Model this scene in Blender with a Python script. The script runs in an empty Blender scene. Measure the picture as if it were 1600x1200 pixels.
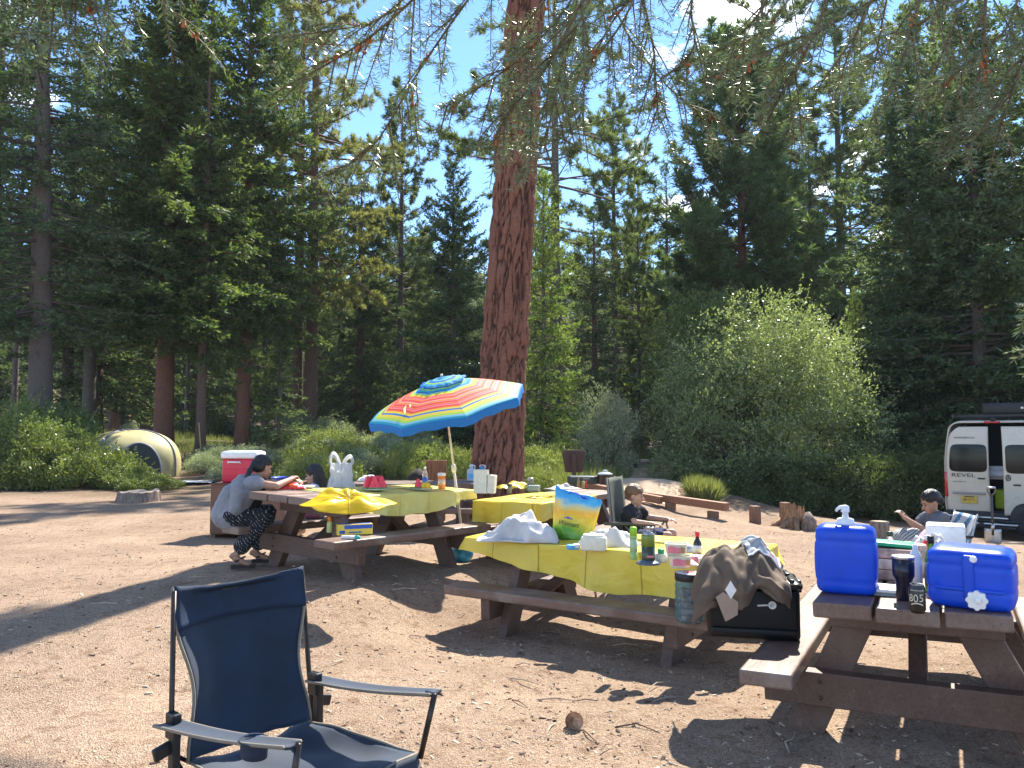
import bpy, bmesh, math, random
import numpy as np
from mathutils import Vector, Matrix, Euler, noise
R = math.radians; PI = math.pi
sc = bpy.context.scene; C = sc.collection
RND = random.Random(7)
H0, PITCH, F = 1.554, .063, 1200.0

# ---------------------------------------------------------------- terrain
def plane_pts(cx, cy, z, a, b, yaw):
    out = []
    for s, t in ((1, .62), (-1, .62), (1, -.62), (-1, -.62), (0, 0)):
        dx = s*math.cos(yaw)*1.0 - t*math.sin(yaw); dy = s*math.sin(yaw)*1.0 + t*math.cos(yaw)
        out.append((cx+dx, cy+dy, z+a*dx+b*dy))
    return out
TAB = {'T0': (.864, 6.58, -.131, .021, .014, -.602), 'T1': (-1.551, 8.179, .171, -.051, -.010, 1.006),
       'T2': (2.39, 4.543, .002, .026, -.016, 1.055), 'T4': (.56, 9.72, .0, 0, 0, 1.0), 'T3': (-1.55, 12.3, .0, 0, 0, .03)}
CTRL = [(0,0,0),(0,3,0),(-3,3,.03),(3,2.4,0),(-6,5,.12),(6,5,-.08),(0,-10,0),(-10,0,.15),(10,0,-.3),(-4,8,.14),(-5.5,9.5,.12),
 (-4,11,.05),(1.7,9.9,.08),(4.2,7.8,-.02),(-8.1,16.7,.08),(-12,21,.1),(-9,20,.1),(-10,23,.25),(-9.8,24,.36),(-14,26,.4),(-12,35,.75),
 (-10,38,.95),(-20,40,1.3),(-.2,14,.1),(0,20,.35),(-4,20,.3),(-4,28,.8),(0,30,.9),(2,18,.25),(3.4,20,.3),(6,28,.5),(8,40,1.1),
 (4.5,16,-.17),(3.2,18,-.05),(5.1,16,-.37),(6,15.5,-.42),(10.7,17,-.84),(13,22,-.9),(7,23,-.5),(10,24,-.7),(9,19,-.6),(0,80,5),
 (-60,80,7),(60,80,3),(0,150,14),(-100,150,18),(100,150,10),(-40,40,2.5),(40,40,-.5),(-40,10,.6),(40,10,-1.)]
for k in TAB: CTRL += plane_pts(*TAB[k])
CT = np.array(CTRL)
def gz_arr(x, y):
    x = np.asarray(x, float); y = np.asarray(y, float)
    d2 = (x[..., None]-CT[:, 0])**2 + (y[..., None]-CT[:, 1])**2
    w = 1/(d2+.16)**1.7
    return (w*CT[:, 2]).sum(-1)/w.sum(-1)
def gz(x, y): return float(gz_arr(np.array([x]), np.array([y]))[0])
def Wp(px, py, Y):                      # photo pixel at a depth -> world point
    u = (px-800)/F; v = (600-py)/F; c, s = math.cos(PITCH), math.sin(PITCH)
    t = Y/(c-v*s)
    return Vector((u*t, Y, H0+t*(s+v*c)))
def Gp(px, Y):                          # point on the ground below that pixel column
    X = (px-800)/F*Y
    for _ in range(4):
        z = gz(X, Y); k = (z-H0)/Y
        v = (k*math.cos(PITCH)-math.sin(PITCH))/(math.cos(PITCH)+k*math.sin(PITCH))
        X = (px-800)/F*Y/(math.cos(PITCH)-v*math.sin(PITCH))
    return Vector((X, Y, gz(X, Y)))

# ---------------------------------------------------------------- object helpers
def tag(o, label=None, cat=None, group=None, kind=None):
    if label: o['label'] = label
    if cat: o['category'] = cat
    if group: o['group'] = group
    if kind: o['kind'] = kind
    return o
def thing(name, label, cat, loc=(0, 0, 0), rz=0, group=None, rot=None):
    o = bpy.data.objects.new(name, None); C.objects.link(o); o.empty_display_size = .1
    o.location = loc; o.rotation_euler = rot if rot is not None else (0, 0, rz)
    return tag(o, label, cat, group)
def frame_rot(a, b, yaw):               # rotation of a body standing on a tilted patch
    n = Vector((-a, -b, 1)).normalized(); u = Vector((math.cos(yaw), math.sin(yaw), 0)); u.z = a*u.x+b*u.y; u.normalize()
    v = n.cross(u)
    return Matrix((u, v, n)).transposed().to_euler()
class MB:
    def __init__(s): s.v = []; s.f = []; s.m = []; s.c = 0; s.uv = None
    def add(s, vs, fs):
        b = len(s.v); s.v += [tuple(v) for v in vs]; s.f += [tuple(b+i for i in f) for f in fs]; s.m += [s.c]*len(fs); return s
    def mat(s, i): s.c = i; return s
    def box(s, c, d, rot=None, taper=1, tapery=None):
        x, y, z = d[0]/2, d[1]/2, d[2]/2; ty = taper if tapery is None else tapery
        vs = [Vector((sx*x*(taper if sz > 0 else 1), sy*y*(ty if sz > 0 else 1), sz*z)) for sz in (-1, 1) for sy in (-1, 1) for sx in (-1, 1)]
        M = rot.to_matrix() if isinstance(rot, Euler) else (rot or Matrix.Identity(3))
        return s.add([M @ v + Vector(c) for v in vs], [(0, 2, 3, 1), (4, 5, 7, 6), (0, 1, 5, 4), (2, 6, 7, 3), (0, 4, 6, 2), (1, 3, 7, 5)])
    def bar(s, p, q, w, h, up=(0, 0, 1)):   # rectangular bar from p to q
        p, q = Vector(p), Vector(q); d = (q-p); L = d.length; d.normalize(); u = Vector(up)
        x = d.cross(u)
        if x.length < 1e-4: x = d.cross(Vector((0, 1, 0)))
        x.normalize(); y = x.cross(d)
        return s.box((p+q)/2, (w, L, h), Matrix((x, d, y)).transposed())
    def tube(s, pts, r, n=8, cap=True, closed=False):
        pts = [Vector(p) for p in pts]; N = len(pts); rs = r if isinstance(r, (list, tuple)) else [r]*N
        vs = []; px = None
        for i, p in enumerate(pts):
            if closed: t = pts[(i+1) % N]-pts[i-1]
            else: t = pts[min(i+1, N-1)]-pts[max(i-1, 0)]
            if t.length < 1e-9: t = Vector((0, 0, 1))
            t.normalize()
            if px is None:
                a = Vector((0, 0, 1)) if abs(t.z) < .9 else Vector((1, 0, 0)); px = t.cross(a).normalized()
            else:
                px = (px - t*px.dot(t))
                px = px.normalized() if px.length > 1e-6 else t.orthogonal().normalized()
            py = t.cross(px)
            for k in range(n):
                a = 2*PI*k/n; vs.append(p + (px*math.cos(a)+py*math.sin(a))*rs[i])
        fs = []
        for i in range(N if closed else N-1):
            j = (i+1) % N
            for k in range(n): fs.append((i*n+k, i*n+(k+1) % n, j*n+(k+1) % n, j*n+k))
        if cap and not closed: fs += [tuple(range(n-1, -1, -1)), tuple((N-1)*n+k for k in range(n))]
        return s.add(vs, fs)
    def lathe(s, prof, n=20, c=(0, 0, 0), M=None, sx=1, sy=1):
        vs = []; fs = []; c = Vector(c)
        for r, z in prof:
            for k in range(n):
                a = 2*PI*k/n; v = Vector((r*math.cos(a)*sx, r*math.sin(a)*sy, z)); vs.append((M @ v if M else v)+c)
        for i in range(len(prof)-1):
            for k in range(n): fs.append((i*n+k, i*n+(k+1) % n, (i+1)*n+(k+1) % n, (i+1)*n+k))
        if prof[0][0] > 1e-5: fs.append(tuple(range(n-1, -1, -1)))
        if prof[-1][0] > 1e-5: fs.append(tuple((len(prof)-1)*n+k for k in range(n)))
        return s.add(vs, fs)
    def ball(s, c, r, n=12, M=None):
        rr = r if isinstance(r, (tuple, list)) else (r, r, r); vs = []; fs = []; c = Vector(c); m = max(4, n*2//3)
        for i in range(m+1):
            t = PI*i/m
            for k in range(n):
                a = 2*PI*k/n; v = Vector((rr[0]*math.sin(t)*math.cos(a), rr[1]*math.sin(t)*math.sin(a), -rr[2]*math.cos(t)))
                vs.append((M @ v if M else v)+c)
        for i in range(m):
            for k in range(n): fs.append((i*n+k, i*n+(k+1) % n, (i+1)*n+(k+1) % n, (i+1)*n+k))
        return s.add(vs, fs)
    def cap2(s, p, q, r1, r2, n=12):         # tapered capsule
        p, q = Vector(p), Vector(q); d = (q-p).normalized() if (q-p).length > 1e-6 else Vector((0, 0, 1))
        pts = []; rs = []
        for k in range(5): a = PI/2*(1-k/4); pts.append(p-d*r1*math.sin(a)); rs.append(max(r1*math.cos(a), .0005))
        for k in range(5): a = PI/2*k/4; pts.append(q+d*r2*math.sin(a)); rs.append(max(r2*math.cos(a), .0005))
        return s.tube(pts, rs, n)
    def grid(s, fn, nu, nv, closed=False):
        vs = [fn(i/nu, j/nv) for j in range(nv+1) for i in range(nu+1)]
        return s.add(vs, [(j*(nu+1)+i, j*(nu+1)+i+1, (j+1)*(nu+1)+i+1, (j+1)*(nu+1)+i) for j in range(nv) for i in range(nu)])
    def prism(s, poly, z0, z1, M=None, c=(0, 0, 0)):
        n = len(poly); c = Vector(c)
        vs = [Vector((x, y, z)) for z in (z0, z1) for x, y in poly]
        vs = [(M @ v if M else v)+c for v in vs]
        return s.add(vs, [tuple(range(n-1, -1, -1)), tuple(range(n, 2*n))]+[(k, (k+1) % n, n+(k+1) % n, n+k) for k in range(n)])
    def rbox(s, c, d, r, rot=None, n=4, sub=None):  # box with rounded vertical edges and softened top/bottom
        x, y, z = d[0]/2, d[1]/2, d[2]/2; c = Vector(c); M = rot.to_matrix() if isinstance(rot, Euler) else rot
        def loop(rx, zz):
            o = []
            for (sx, sy, a0) in ((1, 1, 0), (-1, 1, 90), (-1, -1, 180), (1, -1, 270)):
                for k in range(n+1):
                    a = R(a0+90*k/n); q = Vector((sx*(x-r)+(r-rx)*math.cos(a), sy*(y-r)+(r-rx)*math.sin(a), zz)); o.append((M @ q if M else q)+c)
            return o
        lv = [(r*(1-math.cos(R(90-a))) if 0 else r*(1-math.sin(R(a))), -z+r*(1-math.cos(R(a)))) for a in (0, 30, 60, 90)]
        lv = lv+[(a, -b) for a, b in reversed(lv)]
        vs = []; N = 4*(n+1)
        for rx, zz in lv: vs += loop(rx, zz)
        fs = [tuple(range(N-1, -1, -1)), tuple(range((len(lv)-1)*N, len(lv)*N))]
        for i in range(len(lv)-1):
            for k in range(N): fs.append((i*N+k, i*N+(k+1) % N, (i+1)*N+(k+1) % N, (i+1)*N+k))
        return s.add(vs, fs)
    def build(s, name, mats, parent=None, smooth=False, bevel=0, solid=0, loc=None, sub=0, ang=None):
        me = bpy.data.meshes.new(name); me.from_pydata(s.v, [], s.f)
        mats = mats if isinstance(mats, (list, tuple)) else [mats]
        for m in mats: me.materials.append(m)
        if len(mats) > 1: me.polygons.foreach_set('material_index', s.m)
        if smooth: me.polygons.foreach_set('use_smooth', [True]*len(me.polygons))
        me.update(); o = bpy.data.objects.new(name, me); C.objects.link(o)
        if smooth and ang: 
            try: me.set_sharp_from_angle(angle=R(ang))
            except Exception: pass
        if parent: o.parent = parent
        if loc is not None: o.location = loc
        if solid: m = o.modifiers.new('t', 'SOLIDIFY'); m.thickness = solid; m.offset = 0
        if bevel: m = o.modifiers.new('b', 'BEVEL'); m.width = bevel; m.segments = 2; m.limit_method = 'ANGLE'
        if sub: m = o.modifiers.new('s', 'SUBSURF'); m.levels = sub; m.render_levels = sub
        return o
def copy_tree(o, parent=None):
    c = o.copy(); C.objects.link(c)
    if parent: c.parent = parent
    for ch in list(o.children): copy_tree(ch, c)
    return c

# ---------------------------------------------------------------- materials
def nt(name):
    m = bpy.data.materials.new(name); m.use_nodes = True; t = m.node_tree; t.nodes.clear(); return m, t
def ND(t, k, **kw):
    n = t.nodes.new(k)
    for a, b in kw.items():
        if a.startswith('i_'): n.inputs[a[2:].replace('_', ' ')].default_value = b
        else: setattr(n, a, b)
    return n
def LK(t, a, b): t.links.new(a, b)
def ramp(t, stops, fac, interp='LINEAR'):
    n = t.nodes.new('ShaderNodeValToRGB'); e = n.color_ramp.elements; n.color_ramp.interpolation = interp
    while len(e) < len(stops): e.new(.5)
    for k, (p, c) in enumerate(stops): e[k].position = p; e[k].color = (*c, 1) if len(c) == 3 else c
    LK(t, fac, n.inputs[0]); return n.outputs[0]
def mixc(t, fac, a, b, mode='MIX'):
    n = ND(t, 'ShaderNodeMix', data_type='RGBA', blend_type=mode)
    for s, v in ((n.inputs[0], fac), (n.inputs[6], a), (n.inputs[7], b)):
        if hasattr(v, 'links'): LK(t, v, s)
        elif isinstance(v, (int, float)): s.default_value = v
        else: s.default_value = (*v, 1)
    return n.outputs[2]
def M(name, col, rough=.5, metal=0, var=.12, scale=8., bump=0., bscale=60., spec=.5, stretch=(1, 1, 1), transl=0., dirt=0., dcol=(.25, .19, .13), coat=0., trans=0., ior=1.45, alpha=1., sheen=0.):
    m, t = nt(name); tc = ND(t, 'ShaderNodeTexCoord'); mp = ND(t, 'ShaderNodeMapping'); mp.inputs['Scale'].default_value = stretch
    LK(t, tc.outputs['Object'], mp.inputs[0])
    nz = ND(t, 'ShaderNodeTexNoise', i_Scale=scale, i_Detail=6., i_Roughness=.6); LK(t, mp.outputs[0], nz.inputs['Vector'])
    lo = tuple(c*(1-var*1.6) for c in col); hi = tuple(min(1, c*(1+var*1.6)) for c in col)
    base = ramp(t, [(.3, lo), (.7, hi)], nz.outputs[0])
    if dirt:
        n2 = ND(t, 'ShaderNodeTexNoise', i_Scale=scale*.37, i_Detail=8., i_Roughness=.7); LK(t, tc.outputs['Object'], n2.inputs['Vector'])
        f = ramp(t, [(.5, (0, 0, 0)), (.75, (dirt,)*3)], n2.outputs[0]); base = mixc(t, f, base, dcol)
    p = ND(t, 'ShaderNodeBsdfPrincipled', i_Metallic=metal, i_Roughness=rough, i_IOR=ior)
    p.inputs['Specular IOR Level'].default_value = spec; p.inputs['Coat Weight'].default_value = coat; p.inputs['Transmission Weight'].default_value = trans
    p.inputs['Alpha'].default_value = alpha; p.inputs['Sheen Weight'].default_value = sheen
    LK(t, base, p.inputs['Base Color'])
    if var and not trans:
        rr = ND(t, 'ShaderNodeMapRange', i_To_Min=max(0, rough-.08), i_To_Max=min(1, rough+.08)); LK(t, nz.outputs[0], rr.inputs[0]); LK(t, rr.outputs[0], p.inputs['Roughness'])
    if bump:
        bz = ND(t, 'ShaderNodeTexNoise', i_Scale=bscale, i_Detail=4.); LK(t, mp.outputs[0], bz.inputs['Vector'])
        bp = ND(t, 'ShaderNodeBump', i_Strength=bump, i_Distance=.01); LK(t, bz.outputs[0], bp.inputs['Height']); LK(t, bp.outputs[0], p.inputs['Normal'])
    out = ND(t, 'ShaderNodeOutputMaterial'); sh = p.outputs[0]
    if transl:
        tr = ND(t, 'ShaderNodeBsdfTranslucent'); LK(t, base, tr.inputs[0]); mx = ND(t, 'ShaderNodeMixShader', i_Fac=transl)
        LK(t, sh, mx.inputs[1]); LK(t, tr.outputs[0], mx.inputs[2]); sh = mx.outputs[0]
    LK(t, sh, out.inputs[0]); return m
def leafmat(name, c1, c2, transl=.35, rough=.45, tint=(1.2, 1.25, .6), spec=.4, oscale=.5):
    m, t = nt(name); at = ND(t, 'ShaderNodeAttribute', attribute_name='rnd'); oi = ND(t, 'ShaderNodeObjectInfo')
    tc = ND(t, 'ShaderNodeTexCoord'); nz = ND(t, 'ShaderNodeTexNoise', i_Scale=oscale, i_Detail=3.); LK(t, tc.outputs['Object'], nz.inputs['Vector'])
    md = ND(t, 'ShaderNodeMath', operation='ADD'); LK(t, at.outputs['Fac'], md.inputs[0]); LK(t, nz.outputs[0], md.inputs[1])
    m3 = ND(t, 'ShaderNodeMath', operation='MULTIPLY'); LK(t, md.outputs[0], m3.inputs[0]); m3.inputs[1].default_value = .5
    col = ramp(t, [(.25, c1), (.75, c2)], m3.outputs[0])
    hs = ND(t, 'ShaderNodeHueSaturation'); LK(t, col, hs.inputs['Color'])
    mr = ND(t, 'ShaderNodeMapRange', i_To_Min=.8, i_To_Max=1.2); LK(t, oi.outputs['Random'], mr.inputs[0]); LK(t, mr.outputs[0], hs.inputs['Value'])
    p = ND(t, 'ShaderNodeBsdfPrincipled', i_Roughness=rough); p.inputs['Specular IOR Level'].default_value = spec; LK(t, hs.outputs[0], p.inputs['Base Color'])
    tr = ND(t, 'ShaderNodeBsdfTranslucent'); tm = mixc(t, 1., hs.outputs[0], tint, 'MULTIPLY'); LK(t, tm, tr.inputs[0])
    mx = ND(t, 'ShaderNodeMixShader', i_Fac=transl); LK(t, p.outputs[0], mx.inputs[1]); LK(t, tr.outputs[0], mx.inputs[2])
    out = ND(t, 'ShaderNodeOutputMaterial'); LK(t, mx.outputs[0], out.inputs[0]); return m
def barkmat(name, c1, c2, c3, sc_=(7, 7, 1.6), bump=.8, attr=None):
    m, t = nt(name); tc = ND(t, 'ShaderNodeTexCoord'); mp = ND(t, 'ShaderNodeMapping'); mp.inputs['Scale'].default_value = sc_
    LK(t, tc.outputs['Object'], mp.inputs[0])
    wz = ND(t, 'ShaderNodeTexNoise', i_Scale=1.4, i_Detail=3.); LK(t, mp.outputs[0], wz.inputs['Vector'])
    wm = ND(t, 'ShaderNodeVectorMath', operation='SCALE', i_Scale=.9); LK(t, wz.outputs[1], wm.inputs[0])
    wa = ND(t, 'ShaderNodeVectorMath', operation='ADD'); LK(t, mp.outputs[0], wa.inputs[0]); LK(t, wm.outputs[0], wa.inputs[1])
    vo = ND(t, 'ShaderNodeTexVoronoi', feature='DISTANCE_TO_EDGE', i_Scale=1.); LK(t, wa.outputs[0], vo.inputs['Vector'])
    nz = ND(t, 'ShaderNodeTexNoise', i_Scale=5., i_Detail=8., i_Roughness=.7); LK(t, mp.outputs[0], nz.inputs['Vector'])
    plate = ramp(t, [(.3, c2), (.72, c3)], nz.outputs[0])
    if attr:
        at = ND(t, 'ShaderNodeAttribute', attribute_name=attr); f = ramp(t, [(.0, (0, 0, 0)), (.24, (1, 1, 1))], at.outputs['Fac'])
    else:
        rg_ = ND(t, 'ShaderNodeTexNoise', noise_type='RIDGED_MULTIFRACTAL', i_Scale=1.1, i_Detail=4.); LK(t, wa.outputs[0], rg_.inputs['Vector'])
        f = ramp(t, [(.25, (1, 1, 1)), (.9, (0, 0, 0))], rg_.outputs[0])
    col = mixc(t, f, c1, plate)
    p = ND(t, 'ShaderNodeBsdfPrincipled', i_Roughness=.9); p.inputs['Specular IOR Level'].default_value = .15; LK(t, col, p.inputs['Base Color'])
    ad = ND(t, 'ShaderNodeMath', operation='MULTIPLY_ADD'); LK(t, nz.outputs[0], ad.inputs[0]); ad.inputs[1].default_value = .5; LK(t, f, ad.inputs[2])
    bp = ND(t, 'ShaderNodeBump', i_Strength=bump, i_Distance=.04); LK(t, ad.outputs[0], bp.inputs['Height']); LK(t, bp.outputs[0], p.inputs['Normal'])
    out = ND(t, 'ShaderNodeOutputMaterial'); LK(t, p.outputs[0], out.inputs[0]); return m

# ---------------------------------------------------------------- camera, light, sky
cam = bpy.data.cameras.new('camera'); co = bpy.data.objects.new('camera', cam); C.objects.link(co)
cam.sensor_width = 36; cam.lens = 27.0; cam.clip_end = 2000; cam.clip_start = .05
co.location = (0, 0, H0); co.rotation_euler = (PI/2+PITCH, 0, 0); sc.camera = co
SUN_EL, SUN_AZ = R(48), math.atan2(.42, .907)       # azimuth from +Y towards +X
sd = Vector((math.sin(SUN_AZ)*math.cos(SUN_EL), math.cos(SUN_AZ)*math.cos(SUN_EL), math.sin(SUN_EL)))
sl = bpy.data.lights.new('sun', 'SUN'); sl.energy = 5.0; sl.angle = R(.53); sl.color = (1, .94, .84)
so = bpy.data.objects.new('sun', sl); C.objects.link(so); so.rotation_euler = sd.to_track_quat('Z', 'Y').to_euler(); so.location = (10, 20, 40)
w = bpy.data.worlds.new('World'); sc.world = w; w.use_nodes = True; t = w.node_tree; t.nodes.clear()
sky = ND(t, 'ShaderNodeTexSky', sky_type='NISHITA', sun_disc=False); sky.sun_elevation = SUN_EL; sky.sun_rotation = SUN_AZ
sky.altitude = 1800; sky.air_density = 1.0; sky.dust_density = .1; sky.ozone_density = 3.5
tc = ND(t, 'ShaderNodeTexCoord'); sp = ND(t, 'ShaderNodeSeparateXYZ'); LK(t, tc.outputs['Generated'], sp.inputs[0])
za = ND(t, 'ShaderNodeMath', operation='ADD'); LK(t, sp.outputs[2], za.inputs[0]); za.inputs[1].default_value = .25
cd = []
for i in (0, 1):
    d = ND(t, 'ShaderNodeMath', operation='DIVIDE'); LK(t, sp.outputs[i], d.inputs[0]); LK(t, za.outputs[0], d.inputs[1]); cd.append(d)
cb = ND(t, 'ShaderNodeCombineXYZ'); LK(t, cd[0].outputs[0], cb.inputs[0]); LK(t, cd[1].outputs[0], cb.inputs[1]); cb.inputs[2].default_value = 3.1
cn = ND(t, 'ShaderNodeTexNoise', i_Scale=2.4, i_Detail=9., i_Roughness=.56); LK(t, cb.outputs[0], cn.inputs['Vector'])
cf = ramp(t, [(.57, (0, 0, 0)), (.67, (1, 1, 1))], cn.outputs[0])
shs = ND(t, 'ShaderNodeHueSaturation'); shs.inputs['Saturation'].default_value = 1.10; LK(t, sky.outputs[0], shs.inputs['Color'])
cl = mixc(t, cf, shs.outputs[0], (14., 14., 14.2))
bg = ND(t, 'ShaderNodeBackground', i_Strength=.125); LK(t, cl, bg.inputs[0]); LK(t, bg.outputs[0], ND(t, 'ShaderNodeOutputWorld').inputs[0])
sc.view_settings.view_transform = 'Standard'; sc.view_settings.look = 'None'; sc.view_settings.exposure = 1.5; sc.view_settings.gamma = 1
cy = sc.cycles; cy.max_bounces = 5; cy.diffuse_bounces = 2; cy.glossy_bounces = 2; cy.transmission_bounces = 5; cy.transparent_max_bounces = 8; cy.sample_clamp_indirect = 6
# ================================================================ ground
def ground_mat():
    m, t = nt('ground_dirt'); g = ND(t, 'ShaderNodeNewGeometry'); P = g.outputs['Position']
    n1 = ND(t, 'ShaderNodeTexNoise', i_Scale=.8, i_Detail=6., i_Roughness=.6); LK(t, P, n1.inputs['Vector'])
    n2 = ND(t, 'ShaderNodeTexNoise', i_Scale=60., i_Detail=4., i_Roughness=.75); LK(t, P, n2.inputs['Vector'])
    n3 = ND(t, 'ShaderNodeTexNoise', i_Scale=9., i_Detail=8., i_Roughness=.7); LK(t, P, n3.inputs['Vector'])
    v1 = ND(t, 'ShaderNodeTexVoronoi', i_Scale=120.); LK(t, P, v1.inputs['Vector'])
    a = ramp(t, [(.25, (.29, .205, .145)), (.75, (.49, .368, .268))], n1.outputs[0])
    b = ramp(t, [(.35, (.5, .48, .45)), (.7, (1.25, 1.22, 1.18))], n2.outputs[0])
    a = mixc(t, .8, a, b, 'MULTIPLY')
    gr = ramp(t, [(0, (.45, .4, .36)), (.5, (1., 1., 1.)), (1, (1.35, 1.35, 1.3))], v1.outputs['Color'])
    a = mixc(t, .6, a, gr, 'MULTIPLY')
    lit = ramp(t, [(.52, (0, 0, 0)), (.66, (.7, .7, .7))], n3.outputs[0]); a = mixc(t, lit, a, (.16, .09, .05))
    # forest floor away from the trampled camp
    sx = ND(t, 'ShaderNodeSeparateXYZ'); LK(t, P, sx.inputs[0])
    mr = ND(t, 'ShaderNodeMapRange', i_From_Min=15.5, i_From_Max=21.); LK(t, sx.outputs[1], mr.inputs[0])
    w1 = ND(t, 'ShaderNodeMath', operation='MULTIPLY_ADD'); LK(t, n1.outputs[0], w1.inputs[0]); w1.inputs[1].default_value = .9; LK(t, mr.outputs[0], w1.inputs[2])
    ff = ramp(t, [(.75, (0, 0, 0)), (1.05, (1, 1, 1))], w1.outputs[0])
    fl = ramp(t, [(.3, (.13, .085, .055)), (.5, (.22, .15, .10)), (.7, (.10, .11, .05))], n3.outputs[0])
    a = mixc(t, ff, a, fl)
    p = ND(t, 'ShaderNodeBsdfPrincipled', i_Roughness=.95); p.inputs['Specular IOR Level'].default_value = .15; LK(t, a, p.inputs['Base Color'])
    h = ND(t, 'ShaderNodeMath', operation='MULTIPLY_ADD'); LK(t, n3.outputs[0], h.inputs[0]); h.inputs[1].default_value = 2.; LK(t, v1.outputs['Distance'], h.inputs[2])
    h2 = ND(t, 'ShaderNodeMath', operation='ADD'); LK(t, h.outputs[0], h2.inputs[0]); LK(t, n2.outputs[0], h2.inputs[1])
    bp = ND(t, 'ShaderNodeBump', i_Strength=.9, i_Distance=.012); LK(t, h2.outputs[0], bp.inputs['Height']); LK(t, bp.outputs[0], p.inputs['Normal'])
    out = ND(t, 'ShaderNodeOutputMaterial'); LK(t, p.outputs[0], out.inputs[0]); return m
GROUND = ground_mat()
def dip(x, y): return .022*noise.noise((x*1.7, y*1.7, 0))+.013*noise.noise((x*5, y*5, 3))-.022*max(0, noise.noise((x*3.3, y*3.3, 9))-.25)/.5
na, rad = 360, np.concatenate([np.geomspace(.35, 30, 210), np.geomspace(31, 420, 50)])
ang = np.linspace(0, 2*PI, na, endpoint=False)
AX = rad[:, None]*np.cos(ang); AY = rad[:, None]*np.sin(ang); AZ = gz_arr(AX, AY)
vs = [(0, 0, 0)]
for i in range(len(rad)):
    for k in range(na):
        x, y, z = AX[i, k], AY[i, k], AZ[i, k]
        if 1.5 < rad[i] < 24: z += dip(x, y)
        vs.append((x, y, z))
fs = [(0, 1+k, 1+(k+1) % na) for k in range(na)]
for i in range(len(rad)-1):
    for k in range(na):
        a, b = 1+i*na, 1+(i+1)*na; fs.append((a+k, b+k, b+(k+1) % na, a+(k+1) % na))
mb = MB(); mb.add(vs, fs); tag(mb.build('ground', GROUND, smooth=True), 'tan gravelly dirt of the campsite strewn with needles and chips', 'ground', kind='structure')
# dirt path winding up behind the rail
PATH = M('path_dirt', (.47, .35, .24), .95, var=.2, scale=3, bump=.5, bscale=30, spec=.1)
cl_ = [Wp(960, 790, 15.5), Wp(985, 765, 19), Wp(1015, 745, 23), Wp(1040, 728, 27), Wp(1015, 715, 31), Wp(1030, 703, 36), Wp(1085, 692, 43), Wp(1150, 680, 52)]
wd = [1.5, 1.5, 1.3, 1.0, .85, .8, .8, .8]
def cat(pts, t):
    n = len(pts)-1; i = min(int(t*n), n-1); f = t*n-i; p = [pts[max(0, min(n, i+d))] for d in (-1, 0, 1, 2)]
    return .5*((2*p[1])+(p[2]-p[0])*f+(2*p[0]-5*p[1]+4*p[2]-p[3])*f*f+(3*p[1]-p[0]-3*p[2]+p[3])*f**3)
def pth(u, v):
    c = cat(cl_, v); c2 = cat(cl_, min(1, v+.01)); c1 = cat(cl_, max(0, v-.01)); d = (c2-c1); d.z = 0; d.normalize(); nrm = Vector((d.y, -d.x, 0)); n = len(wd)-1; i = min(int(v*n), n-1); ww = wd[i]+(wd[i+1]-wd[i])*(v*n-i)
    ww *= 1+.15*noise.noise((v*14, u*3, 1)); q = c+nrm*(u*2-1)*ww
    return Vector((q.x, q.y, gz(q.x, q.y)+.05-.09*abs(u*2-1)**4-.12*max(0, 1-v*7)))
mb = MB(); mb.grid(pth, 8, 80); tag(mb.build('path', PATH, smooth=True), 'narrow sandy path winding uphill behind the rail fence', 'path', kind='structure')

# ================================================================ foliage meshes
def leafmesh(name, P, D, L, Wd, mat, seed=0, flat=None):
    n = len(P); rg = np.random.default_rng(seed)
    D = D/np.maximum(np.linalg.norm(D, axis=1, keepdims=True), 1e-9)
    A = rg.normal(size=(n, 3)) if flat is None else (np.array([0, 0, 1.])+rg.normal(size=(n, 3))*flat)
    S = np.cross(D, A); S /= np.maximum(np.linalg.norm(S, axis=1, keepdims=True), 1e-9)
    L = np.broadcast_to(L, (n,))[:, None]; Wd = np.broadcast_to(Wd, (n,))[:, None]
    V = np.empty((n, 4, 3), np.float32); V[:, 0] = P; V[:, 1] = P+D*L*.45+S*Wd*.5; V[:, 2] = P+D*L; V[:, 3] = P+D*L*.45-S*Wd*.5
    me = bpy.data.meshes.new(name); me.vertices.add(4*n); me.vertices.foreach_set('co', V.ravel())
    me.loops.add(4*n); me.loops.foreach_set('vertex_index', np.arange(4*n, dtype=np.int32))
    me.polygons.add(n); me.polygons.foreach_set('loop_start', np.arange(0, 4*n, 4, dtype=np.int32))
    at = me.attributes.new('rnd', 'FLOAT', 'FACE'); at.data.foreach_set('value', rg.random(n).astype(np.float32))
    me.update(calc_edges=True); me.materials.append(mat); return me
def unit(a): return a/np.maximum(np.linalg.norm(a, axis=-1, keepdims=True), 1e-9)
def branch_frames(rg, z, az, ln, el, droop, up):
    """returns function pos(branch_index, t) for curved branches"""
    h = np.stack([np.cos(az), np.sin(az), np.zeros_like(az)], -1)
    def pos(i, t):
        r = ln[i]*t*np.cos(el[i]); zz = z[i]+ln[i]*(t*np.sin(el[i])-droop[i]*t**2+up[i]*t**3)
        p = h[i]*r[:, None]; p[:, 2] = zz; return p
    return h, pos
def limbs_mesh(mb, pos, nb, ln, r0, idx=None, segs=5):
    for i in (range(nb) if idx is None else idx):
        t = np.linspace(0, .92, segs+1); p = pos(np.full(segs+1, i), t)
        mb.tube([tuple(q) for q in p], [max(.006, r0*ln[i]*(1-x)+.006) for x in t], 4, cap=False)
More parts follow.
